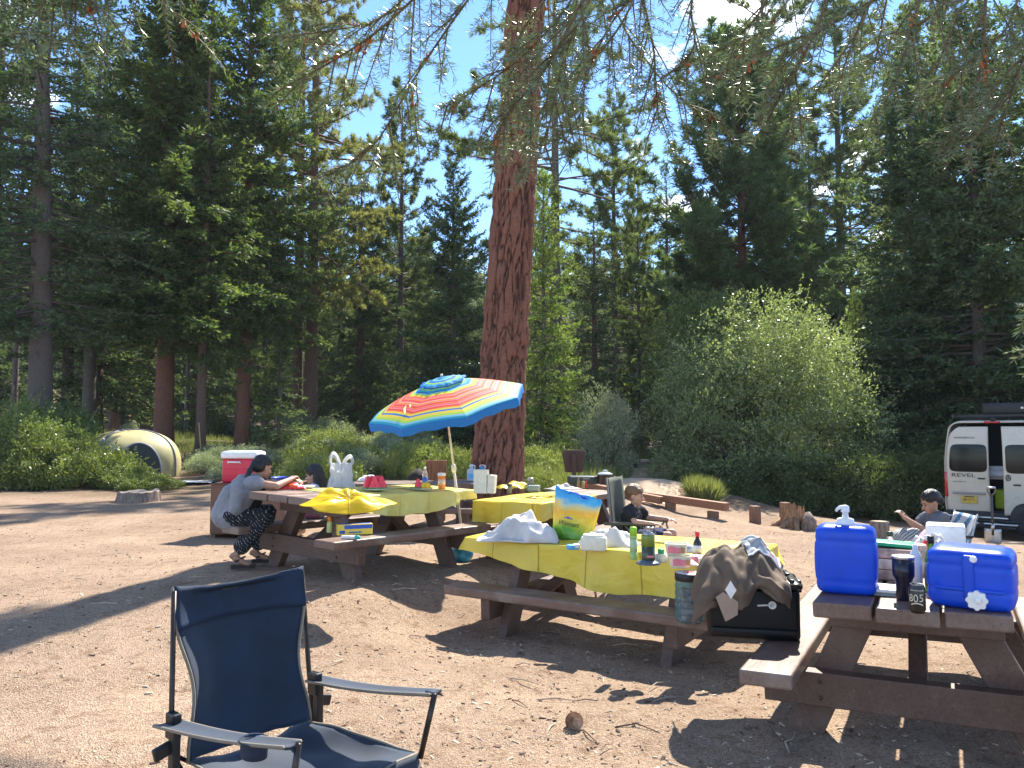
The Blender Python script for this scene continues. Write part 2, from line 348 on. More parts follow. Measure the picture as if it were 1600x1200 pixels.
def trunk_mb(mb, H, r, lean=(0, 0), n=14, flare=1.35, seg=14, seed=0, top=.06):
    pts = []; rs = []
    for k in range(seg+1):
        f = k/seg; z = H*f
        pts.append((lean[0]*f+.05*r*noise.noise((z*.3, seed, 0)), lean[1]*f, z-(.35 if k == 0 else 0)))
        rs.append(r*((1-f)**.8*(1-top)+top)*(1+(flare-1)*math.exp(-f*H/.55)))
    mb.tube(pts, rs, n)
def fir(name, seed, H, z0, Rm, nb, mats, leafL=.19, leafW=.075, dens=1., shape=.8, sparse=0., tr=None, dead=0):
    """mats = (needle material, bark). returns (trunk mesh builder, crown mesh)"""
    rg = np.random.default_rng(seed); rel = rg.random(nb)**1.2; z = z0+(H-z0)*rel
    az = (np.arange(nb)*2.399963+rg.normal(0, .5, nb)); big = 1+.28*np.sin(az*2+seed)+.22*np.sin(az*3+rel*9+seed)
    ln = (Rm*np.clip(1-rel, 0, 1)**shape*(.62+.5*rg.random(nb))*big)*np.clip(.55+rel*4, 0, 1)+.25
    el = R(-12)+R(52)*rel**1.3+rg.normal(0, .12, nb); droop = .30*(1-rel)+rg.normal(0, .05, nb); up = .20*(1-rel)+.04
    h, pos = branch_frames(rg, z, az, ln, el, droop, up)
    nt_ = np.maximum(3, (ln/.17*dens).astype(int)); bi = np.repeat(np.arange(nb), nt_*2)
    t = .14+.86*rg.random(len(bi))**.85; side = np.where(rg.random(len(bi)) < .5, -1., 1.)
    keep = rg.random(len(bi)) > sparse*(1-t); bi, t, side = bi[keep], t[keep], side[keep]
    p = pos(bi, t); fw = unit(pos(bi, np.minimum(t+.04, 1.04))-pos(bi, t-.04))
    sv = unit(np.cross(fw, np.array([0, 0, 1.])))*side[:, None]
    tl = (.20*ln[bi]*(1.08-t)+.22)*(.7+.6*rg.random(len(bi)))
    td = unit(fw*(.55+.5*t)[:, None]+sv*.75+rg.normal(0, .30, (len(bi), 3))+np.array([0, 0, -.14]))
    nl = np.maximum(3, (tl/.058*dens).astype(int)); ti = np.repeat(np.arange(len(bi)), nl)
    s = rg.random(len(ti)); q = p[ti]+td[ti]*(tl[ti]*s)[:, None]; q[:, 2] -= .12*(s*tl[ti])**2
    sd_ = np.where(rg.random(len(ti)) < .5, -1., 1.)
    ls = unit(np.cross(td[ti], np.array([0, 0, 1.])+rg.normal(0, .25, (len(ti), 3))))*sd_[:, None]
    D = td[ti]*.75+ls*.75+rg.normal(0, .28, (len(ti), 3))+np.array([0, 0, .12])
    Lf = leafL*(.6+.7*rg.random(len(ti))); me = leafmesh(name+'_crown', q, D, Lf, leafW, mats[0], seed, flat=1.0)
    mb = MB(); r = tr or H*.019; trunk_mb(mb, H*.985, r, seed=seed); limbs_mesh(mb, pos, nb, ln, .011)
    for k in range(dead):
        zz = z0*(.25+.75*rg.random()); a = rg.random()*6.28; L = .5+1.5*rg.random(); pts = [(math.cos(a)*L*f+.1*rg.normal()*f, math.sin(a)*L*f, zz+L*(.1*f-.55*f*f)) for f in (0, .3, .6, 1)]
        mb.tube(pts, [.022, .016, .01, .004], 4, cap=False)
        for j in range(3):
            f = .35+.2*j; b0 = Vector(pts[1]).lerp(Vector(pts[3]), f); mb.tube([b0, b0+Vector((rg.normal()*.3, rg.normal()*.3, -.3*rg.random()))], [.008, .003], 3, cap=False)
    return mb, me
def pine(name, seed, H, z0, Rm, nb, mats, nl=.28, nw=.030, tuft=26, dens=1., shape=.55, upc=.25, tr=None, dead=0, dome=.0):
    rg = np.random.default_rng(seed); rel = rg.random(nb); z = z0+(H-z0)*rel
    az = np.arange(nb)*2.399963+rg.normal(0, .6, nb); big = 1+.3*np.sin(az*2+seed)+.25*np.sin(rel*17+seed)
    ln = Rm*np.clip(1.02-rel, 0, 1)**shape*(.5+.6*rg.random(nb))*big*np.clip(.6+rel*3, 0, 1)+.3
    el = R(-8)+R(50)*rel**1.2+rg.normal(0, .22, nb); droop = .28*(1-rel)+rg.normal(0, .08, nb); up = upc+.1*rg.random(nb)
    h, pos = branch_frames(rg, z, az, ln, el, droop, up)
    nt_ = np.maximum(3, (ln*4.2*dens).astype(int)); bi = np.repeat(np.arange(nb), nt_)
    t = .3+.7*rg.random(len(bi))**.7; p = pos(bi, t); fw = unit(pos(bi, np.minimum(t+.04, 1.04))-pos(bi, t-.04))
    td = unit(fw*.7+rg.normal(0, .55, (len(bi), 3))+np.array([0, 0, .25])); tl = (.15+.35*rg.random(len(bi)))*(1.25-.5*t); e = p+td*tl[:, None]
    # twig tips carry tufts, plus one tuft halfway
    tp = np.concatenate([e, p+td*(tl*.45)[:, None]]); tdir = np.concatenate([td, td])
    k = np.repeat(np.arange(len(tp)), tuft); D = unit(tdir[k]*.75+rg.normal(0, .62, (len(k), 3))+np.array([0, 0, .12]))
    q = tp[k]-tdir[k]*(rg.random(len(k))*.12)[:, None]
    me = leafmesh(name+'_crown', q, D, nl*(.7+.5*rg.random(len(k))), nw, mats[0], seed)
    mb = MB(); trunk_mb(mb, H*.985, tr or H*.016, seed=seed); limbs_mesh(mb, pos, nb, ln, .012, segs=6)
    for i in range(0, len(p), 2): mb.tube([tuple(p[i]), tuple(e[i])], [.012, .006], 3, cap=False)
    for k in range(dead):
        zz = z0*(.2+.8*rg.random()); a = rg.random()*6.28; L = .4+1.2*rg.random()
        mb.tube([(0, 0, zz), (math.cos(a)*L*.6, math.sin(a)*L*.6, zz-.1*L), (math.cos(a)*L, math.sin(a)*L, zz-.5*L)], [.025, .015, .005], 4, cap=False)
    return mb, me
def bushmesh(name, seed, rx, ry, rz, n, mat, leafL=.07, leafW=.035, clumps=26, stems=14, bark=None, z0=.0, up=.5, inner=.35, cl=(.3, .55)):
    """irregular shrub: leaf clumps scattered over a lumpy dome, with stems"""
    rg = np.random.default_rng(seed); u = unit(rg.normal(size=(clumps, 3))); u[:, 2] = np.abs(u[:, 2])*.98+.02; u = unit(u)
    rr = .55+.42*rg.random(clumps)**.6; cc = u*rr[:, None]*np.array([rx, ry, rz]); cr = (cl[0]+(cl[1]-cl[0])*rg.random(clumps))*min(rx, ry, rz)
    cc[:, 2] = np.maximum(cc[:, 2], cr*.5)+z0
    ci = rg.integers(0, clumps, n); v = unit(rg.normal(size=(n, 3))); rad_ = (inner+(1-inner)*rg.random(n)**.4)
    P = cc[ci]+v*(cr[ci]*rad_)[:, None]*np.array([1.15, 1.15, .8]); P += rg.normal(0, .03, (n, 3))
    P[:, 2] = np.maximum(P[:, 2], z0*.6+.03+.15*rg.random(n)); D = v*.7+rg.normal(0, .6, (n, 3))+np.array([0, 0, up])
    ns = clumps*7; si = rg.integers(0, clumps, ns); sv = unit(rg.normal(size=(ns, 3))+np.array([0, 0, .5])); sl_ = .5+.9*rg.random(ns); q = rg.choice(n, n//3, replace=False); sk = rg.integers(0, ns, len(q)); tt = .55+rg.random(len(q))*sl_[sk]
    P[q] = cc[si[sk]]+sv[sk]*(cr[si[sk]]*tt)[:, None]+rg.normal(0, .022, (len(q), 3)); P[q, 2] = np.maximum(P[q, 2], .05); D[q] = sv[sk]*.8+rg.normal(0, .55, (len(q), 3))
    me = leafmesh(name, P, D, leafL*(.45+.95*rg.random(n)), leafW*(.6+.7*rg.random(n)), mat, seed)
    mb = MB()
    for k in range(stems):
        c = cc[rg.integers(0, clumps)]; b = Vector((rg.normal()*rx*.14, rg.normal()*ry*.14, -.1)); m_ = Vector((c[0]*.45+rg.normal()*.1, c[1]*.45+rg.normal()*.1, c[2]*.5)); r_ = .018+.02*rg.random()
        if rz > 3: r_ *= 2.2
        mb.tube([b, (b+m_)/2+Vector((rg.normal()*.08, rg.normal()*.08, 0)), m_, Vector(c)], [r_*1.2, r_, r_*.7, r_*.3], 5, cap=False)
    return mb, me
def plant(name, label, cat_, mb, me, barkm, loc, rz=0, s=1., group=None, stem='trunk', crown='crown', rot=None, sz=None):
    t_ = thing(name, label, cat_, loc, rz, group, rot); t_.scale = (s, s, sz or s)
    mb.build(stem, barkm, t_, smooth=True)
    o = bpy.data.objects.new(crown, me); C.objects.link(o); o.parent = t_; return t_
def again(src, label, loc, rz, s=1., group=None, sz=None):
    c = copy_tree(src); c.location = loc; c.rotation_euler = (0, 0, rz); c.scale = (s, s, sz or s); c['label'] = label
    if group: c['group'] = group
    elif 'group' in c: del c['group']
    return c
# ================================================================ trees
B_RED = barkmat('bark_red', (.035, .02, .015), (.15, .068, .045), (.25, .125, .085), (5, 5, 1.3))
B_BRN = barkmat('bark_brown', (.03, .02, .016), (.10, .06, .045), (.17, .11, .085), (6, 6, 1.6))
B_GRY = barkmat('bark_grey', (.03, .024, .021), (.085, .068, .058), (.15, .125, .108), (7, 7, 2))
N_FIR = leafmat('fir_needles', (.060, .108, .036), (.185, .24, .086), .42, .6, spec=.2)
N_FIRB = leafmat('fir_needles_blue', (.058, .102, .052), (.175, .23, .112), .41, .6, spec=.2)
N_FIRL = leafmat('fir_needles_light', (.090, .150, .036), (.23, .29, .085), .44, .6, spec=.2)
N_PINE = leafmat('pine_needles', (.075, .11, .042), (.20, .235, .090), .40, .55, spec=.25)
N_PINEY = leafmat('pine_needles_olive', (.12, .135, .050), (.28, .275, .120), .42, .55, spec=.25)
N_PINED = leafmat('pine_needles_dark', (.055, .098, .044), (.15, .205, .085), .38, .55, spec=.25)
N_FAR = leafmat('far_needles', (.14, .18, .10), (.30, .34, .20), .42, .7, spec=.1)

# big red pine that the camp is set around
def big_pine():
    g = Gp(772, 14.0); t_ = thing('pine_tree', 'huge red barked pine trunk standing behind the picnic tables', 'tree', g)
    Ht = 24.; nz, na = 520, 150; vs = []; at = []
    for j in range(nz+1):
        f = j/nz; z = -.4+f*12.4 if j < nz-30 else 12+(Ht-12)*(j-(nz-30))/30
        r = .455*(1-.62*z/Ht)**.75+.12*math.exp(-max(z, 0)/.8); cx = .062*z; cyy = .015*z
        for k in range(na):
            a = 2*PI*k/na; q = Vector((math.cos(a)*r*5.6, math.sin(a)*r*5.6, z*1.15))
            wv = noise.noise_vector(q*.7)*.9+noise.noise_vector(q*2.1)*.38+noise.noise_vector(q*5)*.14; d, _ = noise.voronoi(q+wv); cr = min(1, max(0, (d[1]-d[0])*1.9))
            cr = min(1, cr*(.75+.6*abs(noise.noise(q*.55+Vector((9, 0, 0)))*2))+.12*noise.noise(q*4)); cr2 = max(0, min(1., cr*1.5)); rr = r-.055*(1-cr2)**1.5+.028*noise.noise(q*1.2)+.014*noise.noise(q*5)
            vs.append((cx+math.cos(a)*rr, cyy+math.sin(a)*rr, z)); at.append(cr)
    fs = [(j*na+k, j*na+(k+1) % na, (j+1)*na+(k+1) % na, (j+1)*na+k) for j in range(nz) for k in range(na)]
    mb = MB(); mb.add(vs, fs); mt = barkmat('bark_plates', (.050, .028, .022), (.135, .058, .040), (.25, .122, .084), (5, 5, 4), .6, 'crack')
    o = mb.build('trunk', mt, t_, smooth=True); a = o.data.attributes.new('crack', 'FLOAT', 'POINT'); a.data.foreach_set('value', at)
    m2, me = pine('big', 5, 24., 12.2, 4.2, 46, (N_PINE, B_RED), tuft=20)
    o = bpy.data.objects.new('crown', me); C.objects.link(o); o.parent = t_; o.location = (.7, .15, 0)
    rg = np.random.default_rng(3)
    for k in range(26):
        z = 12+11*rg.random(); a = rg.random()*6.28; L = 3.4*(1-(z-12)/14)
        lm = MB(); lm.tube([(.062*z, .015*z, z), (.062*z+L*.5*math.cos(a), L*.5*math.sin(a), z+.2), (.062*z+L*math.cos(a), L*math.sin(a), z+.5)], [.06, .04, .015], 5, cap=False)
        lm.build('limb', B_RED, t_, smooth=True)
big_pine()

fA = fir('fa', 11, 21, 5.7, 5.0, 420, (N_FIR, B_RED), shape=.55, leafL=.21, leafW=.085, dens=.95)
fB = fir('fb', 23, 20, 1.6, 4.2, 300, (N_FIRB, B_BRN), sparse=.1, shape=.75, dens=.85, leafW=.085)
fC = fir('fc', 31, 25, 5.5, 4.2, 300, (N_FIRB, B_GRY), sparse=.15, shape=.5, dead=26, dens=.8, leafW=.085)
fD = fir('fd', 41, 15, .7, 3.9, 300, (N_FIRL, B_GRY), shape=.8, dens=.9)
fG = fir('fg', 29, 20, 5.0, 4.2, 260, (N_FIR, B_BRN), sparse=.1, shape=.7, dens=.85, leafW=.085)
fH = fir('fh', 37, 25, 9.5, 3.8, 190, (N_FIRB, B_GRY), sparse=.25, shape=.55, dead=22, dens=.8, leafW=.085)
fE = fir('fe', 53, 6.2, .8, 1.4, 130, (N_FIR, B_GRY), leafL=.14, leafW=.05, shape=.9)
fF = fir('ff', 67, 17, .4, 5.4, 420, (N_FIRB, B_GRY), shape=.62, leafL=.21, dens=.95, leafW=.085)
pA = pine('pa', 71, 29, 7.5, 4.4, 170, (N_PINEY, B_BRN), dead=14, tr=.36, upc=.15, nw=.032, dens=1.0)
pB = pine('pb', 83, 21, 3.4, 3.6, 170, (N_PINE, B_GRY), dead=16, tr=.24, nw=.034)
pC = pine('pc', 97, 26, 8, 4.2, 120, (N_PINE, B_GRY), dead=24, tr=.27, upc=.1, nw=.034)
pD = pine('pd', 101, 15.5, 1.2, 3.2, 300, (N_PINED, B_RED), nl=.30, nw=.034, tuft=30, shape=.38, upc=.45, tr=.22, dens=1.25)
def put(kind, name, label, px, Y, H, Hm, bark, rz, group=None, sx=1., dz=0, lean=None):
    g = Gp(px, Y); g.z += dz
    s = H/Hm
    if kind not in put.done:
        mb, me = kind_map[kind]; o = plant(name, label, 'tree', mb, me, bark, g, rz, s*sx, group, sz=s); put.done[kind] = o
    else: o = again(put.done[kind], label, g, rz, s*sx, group, sz=s)
    if lean: o.rotation_euler = (lean[0], lean[1], rz)
    return o
put.done = {}; kind_map = dict(fA=fA, fB=fB, fC=fC, fD=fD, fE=fE, fG=fG, fH=fH, fF=fF, pA=pA, pB=pB, pC=pC, pD=pD)
G1 = 'conifers standing around the campsite'
put('fA', 'fir_tree', 'massive dark fir with broad layered boughs behind the yellow tent', 254, 29, 19.5, 21, B_RED, .6, G1, 1.0)
put('fC', 'fir_tree', 'tall grey trunked fir with bare dead lower branches above the manzanita', 62, 24, 21, 25, B_GRY, 0, G1, .95, lean=(0, -.03))
put('fB', 'fir_tree', 'pointed blue green fir rising behind the massive dark fir', 146, 36, 20.5, 20, B_BRN, 1., G1, .95)
put('fA', 'fir_tree', 'fir with bright sunlit right side and bare red trunk right of the cooler', 378, 31, 20.5, 21, B_RED, 2.4, G1, .72)
put('fG', 'fir_tree', 'slender fir whose trunk has a yellow pole leaning on it', 312, 27.5, 16, 20, B_BRN, 2.2, G1, .62)
put('pA', 'pine_tree', 'tall olive needled pine with a straight brown trunk left of the parasol', 484, 35, 27, 29, B_BRN, .4, G1, .95)
put('pA', 'pine_tree', 'red trunked pine close behind the olive needled pine', 463, 40, 31, 29, B_BRN, 2.1, G1, .8)
put('fE', 'fir_tree', 'small young fir with a thin leaning trunk between two big trunks', 435, 31, 5.4, 6.2, B_GRY, 0, G1)
put('pB', 'pine_tree', 'grey pine with a rounded top left of the huge red trunk', 624, 42, 20.0, 21, B_GRY, .9, G1, .95)
put('fF', 'fir_tree', 'dark bushy fir just left of the huge red trunk above the parasol', 706, 31, 11.8, 17, B_GRY, 1.7, G1, .62)
put('fD', 'fir_tree', 'bright green fir just right of the huge red trunk', 850, 24, 9.6, 15, B_GRY, .5, G1, .62)
put('pC', 'pine_tree', 'lanky pine with drooping bare limbs right of the huge red trunk', 869, 36, 28, 26, B_GRY, 1.1, G1)
put('pB', 'pine_tree', 'open crowned pine standing under the white cloud', 962, 50, 23, 21, B_GRY, 3.2, G1, 1.1)
put('fB', 'fir_tree', 'narrow pointed fir just right of the white cloud', 1046, 47, 17.5, 20, B_BRN, 4.4, G1, .7)
put('pD', 'pine_tree', 'dense plump young pine rising behind the big round bush', 1165, 38.5, 19.4, 15.5, B_RED, .3, G1, 1.3)
put('pC', 'pine_tree', 'tall thin pine behind the dense plump young pine', 1205, 50, 35, 26, B_GRY, 2.6, G1)
put('pB', 'pine_tree', 'airy pine with a straight dark trunk left of the dark firs', 1322, 54, 34, 21, B_GRY, 5.0, G1, 1.05)
put('fF', 'fir_tree', 'huge dark layered fir behind the van', 1540, 23.5, 15.5, 17, B_GRY, .2, G1, .85)
put('fF', 'fir_tree', 'dark fir rising behind the huge layered fir at the right', 1440, 30, 18.5, 17, B_GRY, 2.9, G1, .75)
put('fD', 'fir_tree', 'low yellow green fir sapling beside the big round bush', 1345, 25.5, 7.0, 15, B_GRY, 2.0, G1, .62)
put('fB', 'fir_tree', 'dark fir filling the gap behind the round bush', 1275, 55, 23, 20, B_BRN, .7, G1, .9)
put('fC', 'fir_tree', 'sparse fir at the extreme left with its top cut by hanging twigs', -25, 32, 23, 25, B_GRY, 2., G1)
put('fB', 'fir_tree', 'mid sized fir between the olive pine and the rounded grey pine', 560, 40, 14.5, 20, B_BRN, 5.2, G1, .85)
put('fF', 'fir_tree', 'dark fir behind the left end of the parasol', 655, 48, 14, 17, B_GRY, 4.2, G1, .6)
put('fB', 'fir_tree', 'dim fir half hidden behind the bright green fir', 930, 36, 11.5, 20, B_BRN, 2.9, G1, .9)
put('pB', 'pine_tree', 'short pine left of the path behind the brown sign', 1000, 40, 13.5, 21, B_GRY, 1.5, G1, .8)
put('pA', 'pine_tree', 'olive pine beyond the dark firs at the upper right', 1480, 42, 30, 29, B_BRN, 4.0, G1)
put('fA', 'fir_tree', 'broad fir outside the right edge reaching in behind the van', 1700, 27, 20, 21, B_RED, 1.4, G1, .9)
# slimmer trunks in the shade at the left
G2 = 'shaded forest trees behind the left side'
for k, (px, Y, H, kd, l) in enumerate([(136, 33, 19, 'fH', 'dark straight trunk between manzanita and tent'), (102, 36, 19, 'fH', 'thin reddish trunk above the manzanita'),
        (176, 41, 21, 'fH', 'dark trunk just behind the left end of the tent'), (231, 38, 22, 'fH', 'pale grey trunk behind the left of the massive fir'), (20, 44, 22, 'pC', 'distant pine over the pale rocks'),
        (290, 52, 19, 'pC', 'slim pine seen between the fir trunks'), (410, 55, 17, 'pB', 'pine deep in shade behind the small young fir'), (528, 52, 18, 'pB', 'thin pine just right of the olive pine'),
        (566, 46, 12, 'fB', 'young red stemmed fir left of the parasol'), (590, 60, 21, 'pC', 'pole like pine above the parasol left tip')]):
    put(kd, 'fir_tree' if kd[0] == 'f' else 'pine_tree', l, px, Y, H, {'fC': 25, 'fB': 20, 'fH': 25, 'fG': 20, 'pC': 26, 'pB': 21}[kd], B_GRY, k*1.3, G2, .8)
# distant wood
G3 = 'trees of the distant wood'; rg = random.Random(5)
for k in range(52):
    px = -150+1950*((k+rg.random()*.8)/52); Y = rg.uniform(50, 88); kd = rg.choice(['fB', 'pB', 'fF', 'fC', 'pC', 'fB']); Hb = dict(fB=20, pB=21, fF=17, fC=25, pC=26)[kd]
    H = rg.uniform(12, 19)*(1 if 560 < px < 1080 else 1.2)
    put(kd, 'conifer', 'distant conifer in the dim wood beyond the camp', px, Y, H, Hb, B_GRY, rg.random()*6, G3, .95)

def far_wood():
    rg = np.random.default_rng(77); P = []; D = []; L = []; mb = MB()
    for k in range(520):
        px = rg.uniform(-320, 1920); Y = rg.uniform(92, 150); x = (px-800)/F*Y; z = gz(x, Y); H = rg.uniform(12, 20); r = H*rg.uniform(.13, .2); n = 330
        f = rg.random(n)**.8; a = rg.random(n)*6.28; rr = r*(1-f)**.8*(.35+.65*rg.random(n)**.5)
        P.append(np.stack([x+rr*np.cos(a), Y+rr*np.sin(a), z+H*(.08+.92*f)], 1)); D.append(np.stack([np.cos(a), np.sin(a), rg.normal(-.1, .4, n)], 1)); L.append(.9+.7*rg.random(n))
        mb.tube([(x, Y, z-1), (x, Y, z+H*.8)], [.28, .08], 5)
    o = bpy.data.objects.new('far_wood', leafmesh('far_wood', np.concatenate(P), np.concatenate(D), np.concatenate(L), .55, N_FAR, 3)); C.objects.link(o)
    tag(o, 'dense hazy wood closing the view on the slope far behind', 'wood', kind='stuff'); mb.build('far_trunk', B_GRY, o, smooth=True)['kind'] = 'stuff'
far_wood()

# ================================================================ shrubs
L_MANZ = leafmat('manzanita_leaves', (.085, .12, .028), (.24, .28, .080), .38, .4, spec=.5)
L_MANZD = leafmat('manzanita_leaves_dark', (.085, .125, .034), (.19, .235, .075), .40, .4)
L_BUSH = leafmat('mahogany_leaves', (.16, .215, .085), (.38, .44, .22), .42, .4, spec=.5)
L_SAGE = leafmat('sage_leaves', (.17, .20, .12), (.38, .42, .28), .3, .6)
L_DARK = leafmat('understory_leaves', (.05, .078, .028), (.14, .175, .06), .38, .4)
L_YEL = leafmat('yellow_green_leaves', (.11, .14, .036), (.25, .28, .09), .4, .5)
STEM = M('shrub_stem', (.09, .065, .05), .85, var=.2, scale=20); MSTEM = M('manzanita_stem', (.12, .045, .03), .6, var=.2, scale=20)
def shrub(name, label, mb, me, st, px, Y, rz=0, s=1., group=None, sz=None, dz=0): 
    g = Gp(px, Y); g.z += dz; return plant(name, label, 'shrub', mb, me, st, g, rz, s, group, 'stem', 'foliage', sz=sz)
sA = bushmesh('bushA', 3, 3.3, 2.6, 5.7, 120000, L_BUSH, .085, .045, clumps=150, stems=34, up=.35, cl=(.22, .4), z0=.5, inner=.5)
shrub('mahogany_bush', 'big round grey green bush with pale leaf tips beside the path', *sA, STEM, 1200, 23.5)
sB = bushmesh('bushB', 8, 2.2, 2.0, 5.0, 52000, L_MANZD, .09, .04, clumps=80, stems=16, up=.6, cl=(.24, .42), z0=.4)
shrub('bush', 'taller dark green bush behind the left of the big round bush', *sB, STEM, 1110, 27, sz=1.2)
sC = bushmesh('bushC', 9, 1.3, 1.2, 2.6, 26000, L_SAGE, .07, .035, clumps=50, stems=12, z0=.2)
c1 = shrub('bush', 'silvery bush right of the brown sign', *sC, STEM, 948, 22.5, sz=.95, s=.62)
again(c1, 'silvery bush growing left of the path bend', Gp(962, 27), 2, .72)
sD = bushmesh('manz', 12, 2.0, 1.6, 1.35, 42000, L_MANZ, .075, .04, clumps=110, stems=24, up=.7, cl=(.16, .3), z0=.05)
GM = 'manzanita shrubs at the left edge of the camp'
m1 = shrub('manzanita_shrub', 'bright green low manzanita in front of the tent', *sD, MSTEM, 100, 20.3, 0, .92, GM, .85)
again(m1, 'manzanita reaching to the tent doorway', Gp(200, 20.0), 2.2, .52, GM, .40)
again(m1, 'small manzanita at the right of the tent front', Gp(240, 19.6), 4.2, .42, GM, .26)
sE = bushmesh('manzd', 14, 2.1, 1.7, 1.9, 40000, L_MANZD, .07, .038, clumps=100, stems=24, up=.6, cl=(.16, .3), z0=.05)
m2 = shrub('manzanita_shrub', 'tall darker manzanita at the left edge of the picture', *sE, MSTEM, 30, 20.8, 0, 1., GM, 1.05)
again(m2, 'dark manzanita behind the bright one', Gp(75, 22.6), 2.0, 1.05, GM, 1.15)
# low dark shrubs along the right edge of the clearing
GS = 'low dark shrubs along the right edge of the clearing'
sF = bushmesh('low', 17, 1.3, 1.0, 1.1, 20000, L_DARK, .07, .035, clumps=50, stems=14, cl=(.2, .34), z0=.05)
s1 = None
for k, (px, Y, s, sz, l) in enumerate([(1135, 22.5, .9, .8, 'low shrub behind the right end of the rail'), (1200, 21, 1., 1., 'low shrub behind the short post'), (1275, 20.5, 1.1, 1.1, 'dark shrub behind the shattered stump'),
        (1345, 20, 1.1, 1.2, 'dark shrub behind the white pump nozzle'), (1420, 19.6, 1.15, 1.3, 'dark shrub left of the seated boy in grey'), (1465, 21.5, 1.2, 1.6, 'tall dark shrub touching the van tail light'), (1095, 27, .9, .7, 'low shrub on the inner bend of the path')]):
    if s1 is None: s1 = shrub('low_shrub', l, *sF, STEM, px, Y, 0, s, GS, sz)
    else: again(s1, l, Gp(px, Y), k*1.1, s, GS, sz)
# sage and yellow green shrubs in the middle distance
GG = 'pale sage shrubs behind the cooler'; sG = bushmesh('sage', 19, .9, .8, .75, 12000, L_SAGE, .07, .02, clumps=40, stems=10, up=1., cl=(.25, .4), z0=.03); s2 = None
rg = random.Random(11)
for k in range(30):
    px = 318+rg.random()*350; Y = rg.uniform(21, 33); g = Gp(px, Y)
    if s2 is None: s2 = shrub('sage_shrub', 'pale grey green sage shrub among the trees behind the cooler', *sG, STEM, px, Y, 0, .8, GG)
    else: again(s2, 'pale grey green sage shrub among the trees behind the cooler', g, rg.random()*6, rg.uniform(.5, .95), GG)
GY = 'yellow green shrubs around the huge red trunk'; sY = bushmesh('yel', 21, .9, .8, .8, 12000, L_YEL, .07, .026, clumps=40, stems=10, up=1., cl=(.25, .4), z0=.03); s3 = None
for k in range(24):
    px = rg.choice([rg.uniform(625, 735), rg.uniform(826, 910), rg.uniform(485, 560)]); Y = rg.uniform(17.5, 29)
    if s3 is None: s3 = shrub('green_shrub', 'yellow green shrub in the sunny gap near the huge red trunk', *sY, STEM, px, Y, 0, 1., GY)
    else: again(s3, 'yellow green shrub in the sunny gap near the huge red trunk', Gp(px, Y), rg.random()*6, rg.uniform(.6, 1.2), GY)
GD = 'dim shrubs in the wood'; 
for k in range(13):
    px = rg.uniform(-40, 1250); Y = rg.uniform(33, 55); again(s1 if k % 2 else s2, 'dim shrub on the forest floor far behind the tables', Gp(px, Y), rg.random()*6, rg.uniform(.9, 1.9), GD)
# grass and ground cover
def grass(name, label, spots, mat, n, L, Wd, seed):
    rg = np.random.default_rng(seed); P = []; 
    for px, Y, r in spots:
        g = Gp(px, Y); k = n//len(spots); a = rg.random(k)*6.28; q = r*np.sqrt(rg.random(k)); P.append(np.stack([g.x+q*np.cos(a), g.y+q*np.sin(a)*1.3], 1))
    P = np.concatenate(P); z = gz_arr(P[:, 0], P[:, 1]); P = np.concatenate([P, z[:, None]], 1); D = rg.normal(0, .35, (len(P), 3))+np.array([0, 0, 1.])
    o = bpy.data.objects.new(name, leafmesh(name, P, D, L*(.5+rg.random(len(P))), Wd, mat, seed)); C.objects.link(o); tag(o, label, 'grass', kind='stuff')
L_GRASS = leafmat('grass_blades', (.12, .15, .045), (.27, .28, .11), .4, .5)
grass('grass', 'tall yellow green grass in the clearing behind the trunk and along the path', [(640, 24, 2.2), (700, 23, 2.2), (860, 20, 1.6), (885, 23, 1.8), (560, 28, 2.5), (985, 32, 1.2), (1075, 31, 1.0), (1085, 24, .8), (1100, 18.5, .35), (420, 27, 2.5), (620, 33, 4), (330, 34, 4), (230, 36, 4), (500, 38, 4), (120, 33, 3)], L_GRASS, 80000, .38, .016, 4)
# litter on the ground: chips, needles, cone scales (uncountable)
def litter():
    rg = np.random.default_rng(8); n = 13000; r = 1.6+13*rg.random(n)**1.5; a = rg.uniform(-.85, .85, n); x = r*np.sin(a); y = r*np.cos(a)
    clump = np.array([noise.noise((x[i]*.6, y[i]*.6, 5)) for i in range(n)]); k = (clump > -.25+.5*rg.random(n)-.3); x, y = x[k], y[k]; z = gz_arr(x, y); mb = MB()
    for i in range(len(x)):
        zz = z[i]+dip(x[i], y[i]); th = rg.random()*6.28; L = .009+.042*rg.random()**3; wd = L*(.12+.35*rg.random()); h = .003+.004*rg.random(); mb.mat(int(rg.random()*3.99))
        mb.box((x[i], y[i], zz+h*.6), (L, wd, h), Euler((rg.normal()*.2, rg.normal()*.25, th)), taper=.7)
    for i in range(130):
        rr = 1.8+7*rg.random()**1.3; a = rg.uniform(-.8, .8); px_, py_ = rr*math.sin(a), rr*math.cos(a); zz = gz(px_, py_)+.008; th = rg.random()*6.28; L = .08+.16*rg.random(); mb.mat(int(rg.random()*3.99)); b = rg.normal()*.2
        mb.tube([(px_, py_, zz), (px_+L*.5*math.cos(th), py_+L*.5*math.sin(th), zz+.012), (px_+L*math.cos(th+b), py_+L*math.sin(th+b), zz)], [.004, .004, .002], 5)
    ms = [M('chip%d' % i, c, .85, var=.2, scale=30) for i, c in enumerate([(.42, .33, .24), (.20, .12, .08), (.09, .055, .04), (.44, .35, .26)])]
    tag(mb.build('litter', ms), 'wood chips, twigs and bark scraps scattered over the sandy ground', 'litter', kind='stuff')
litter()
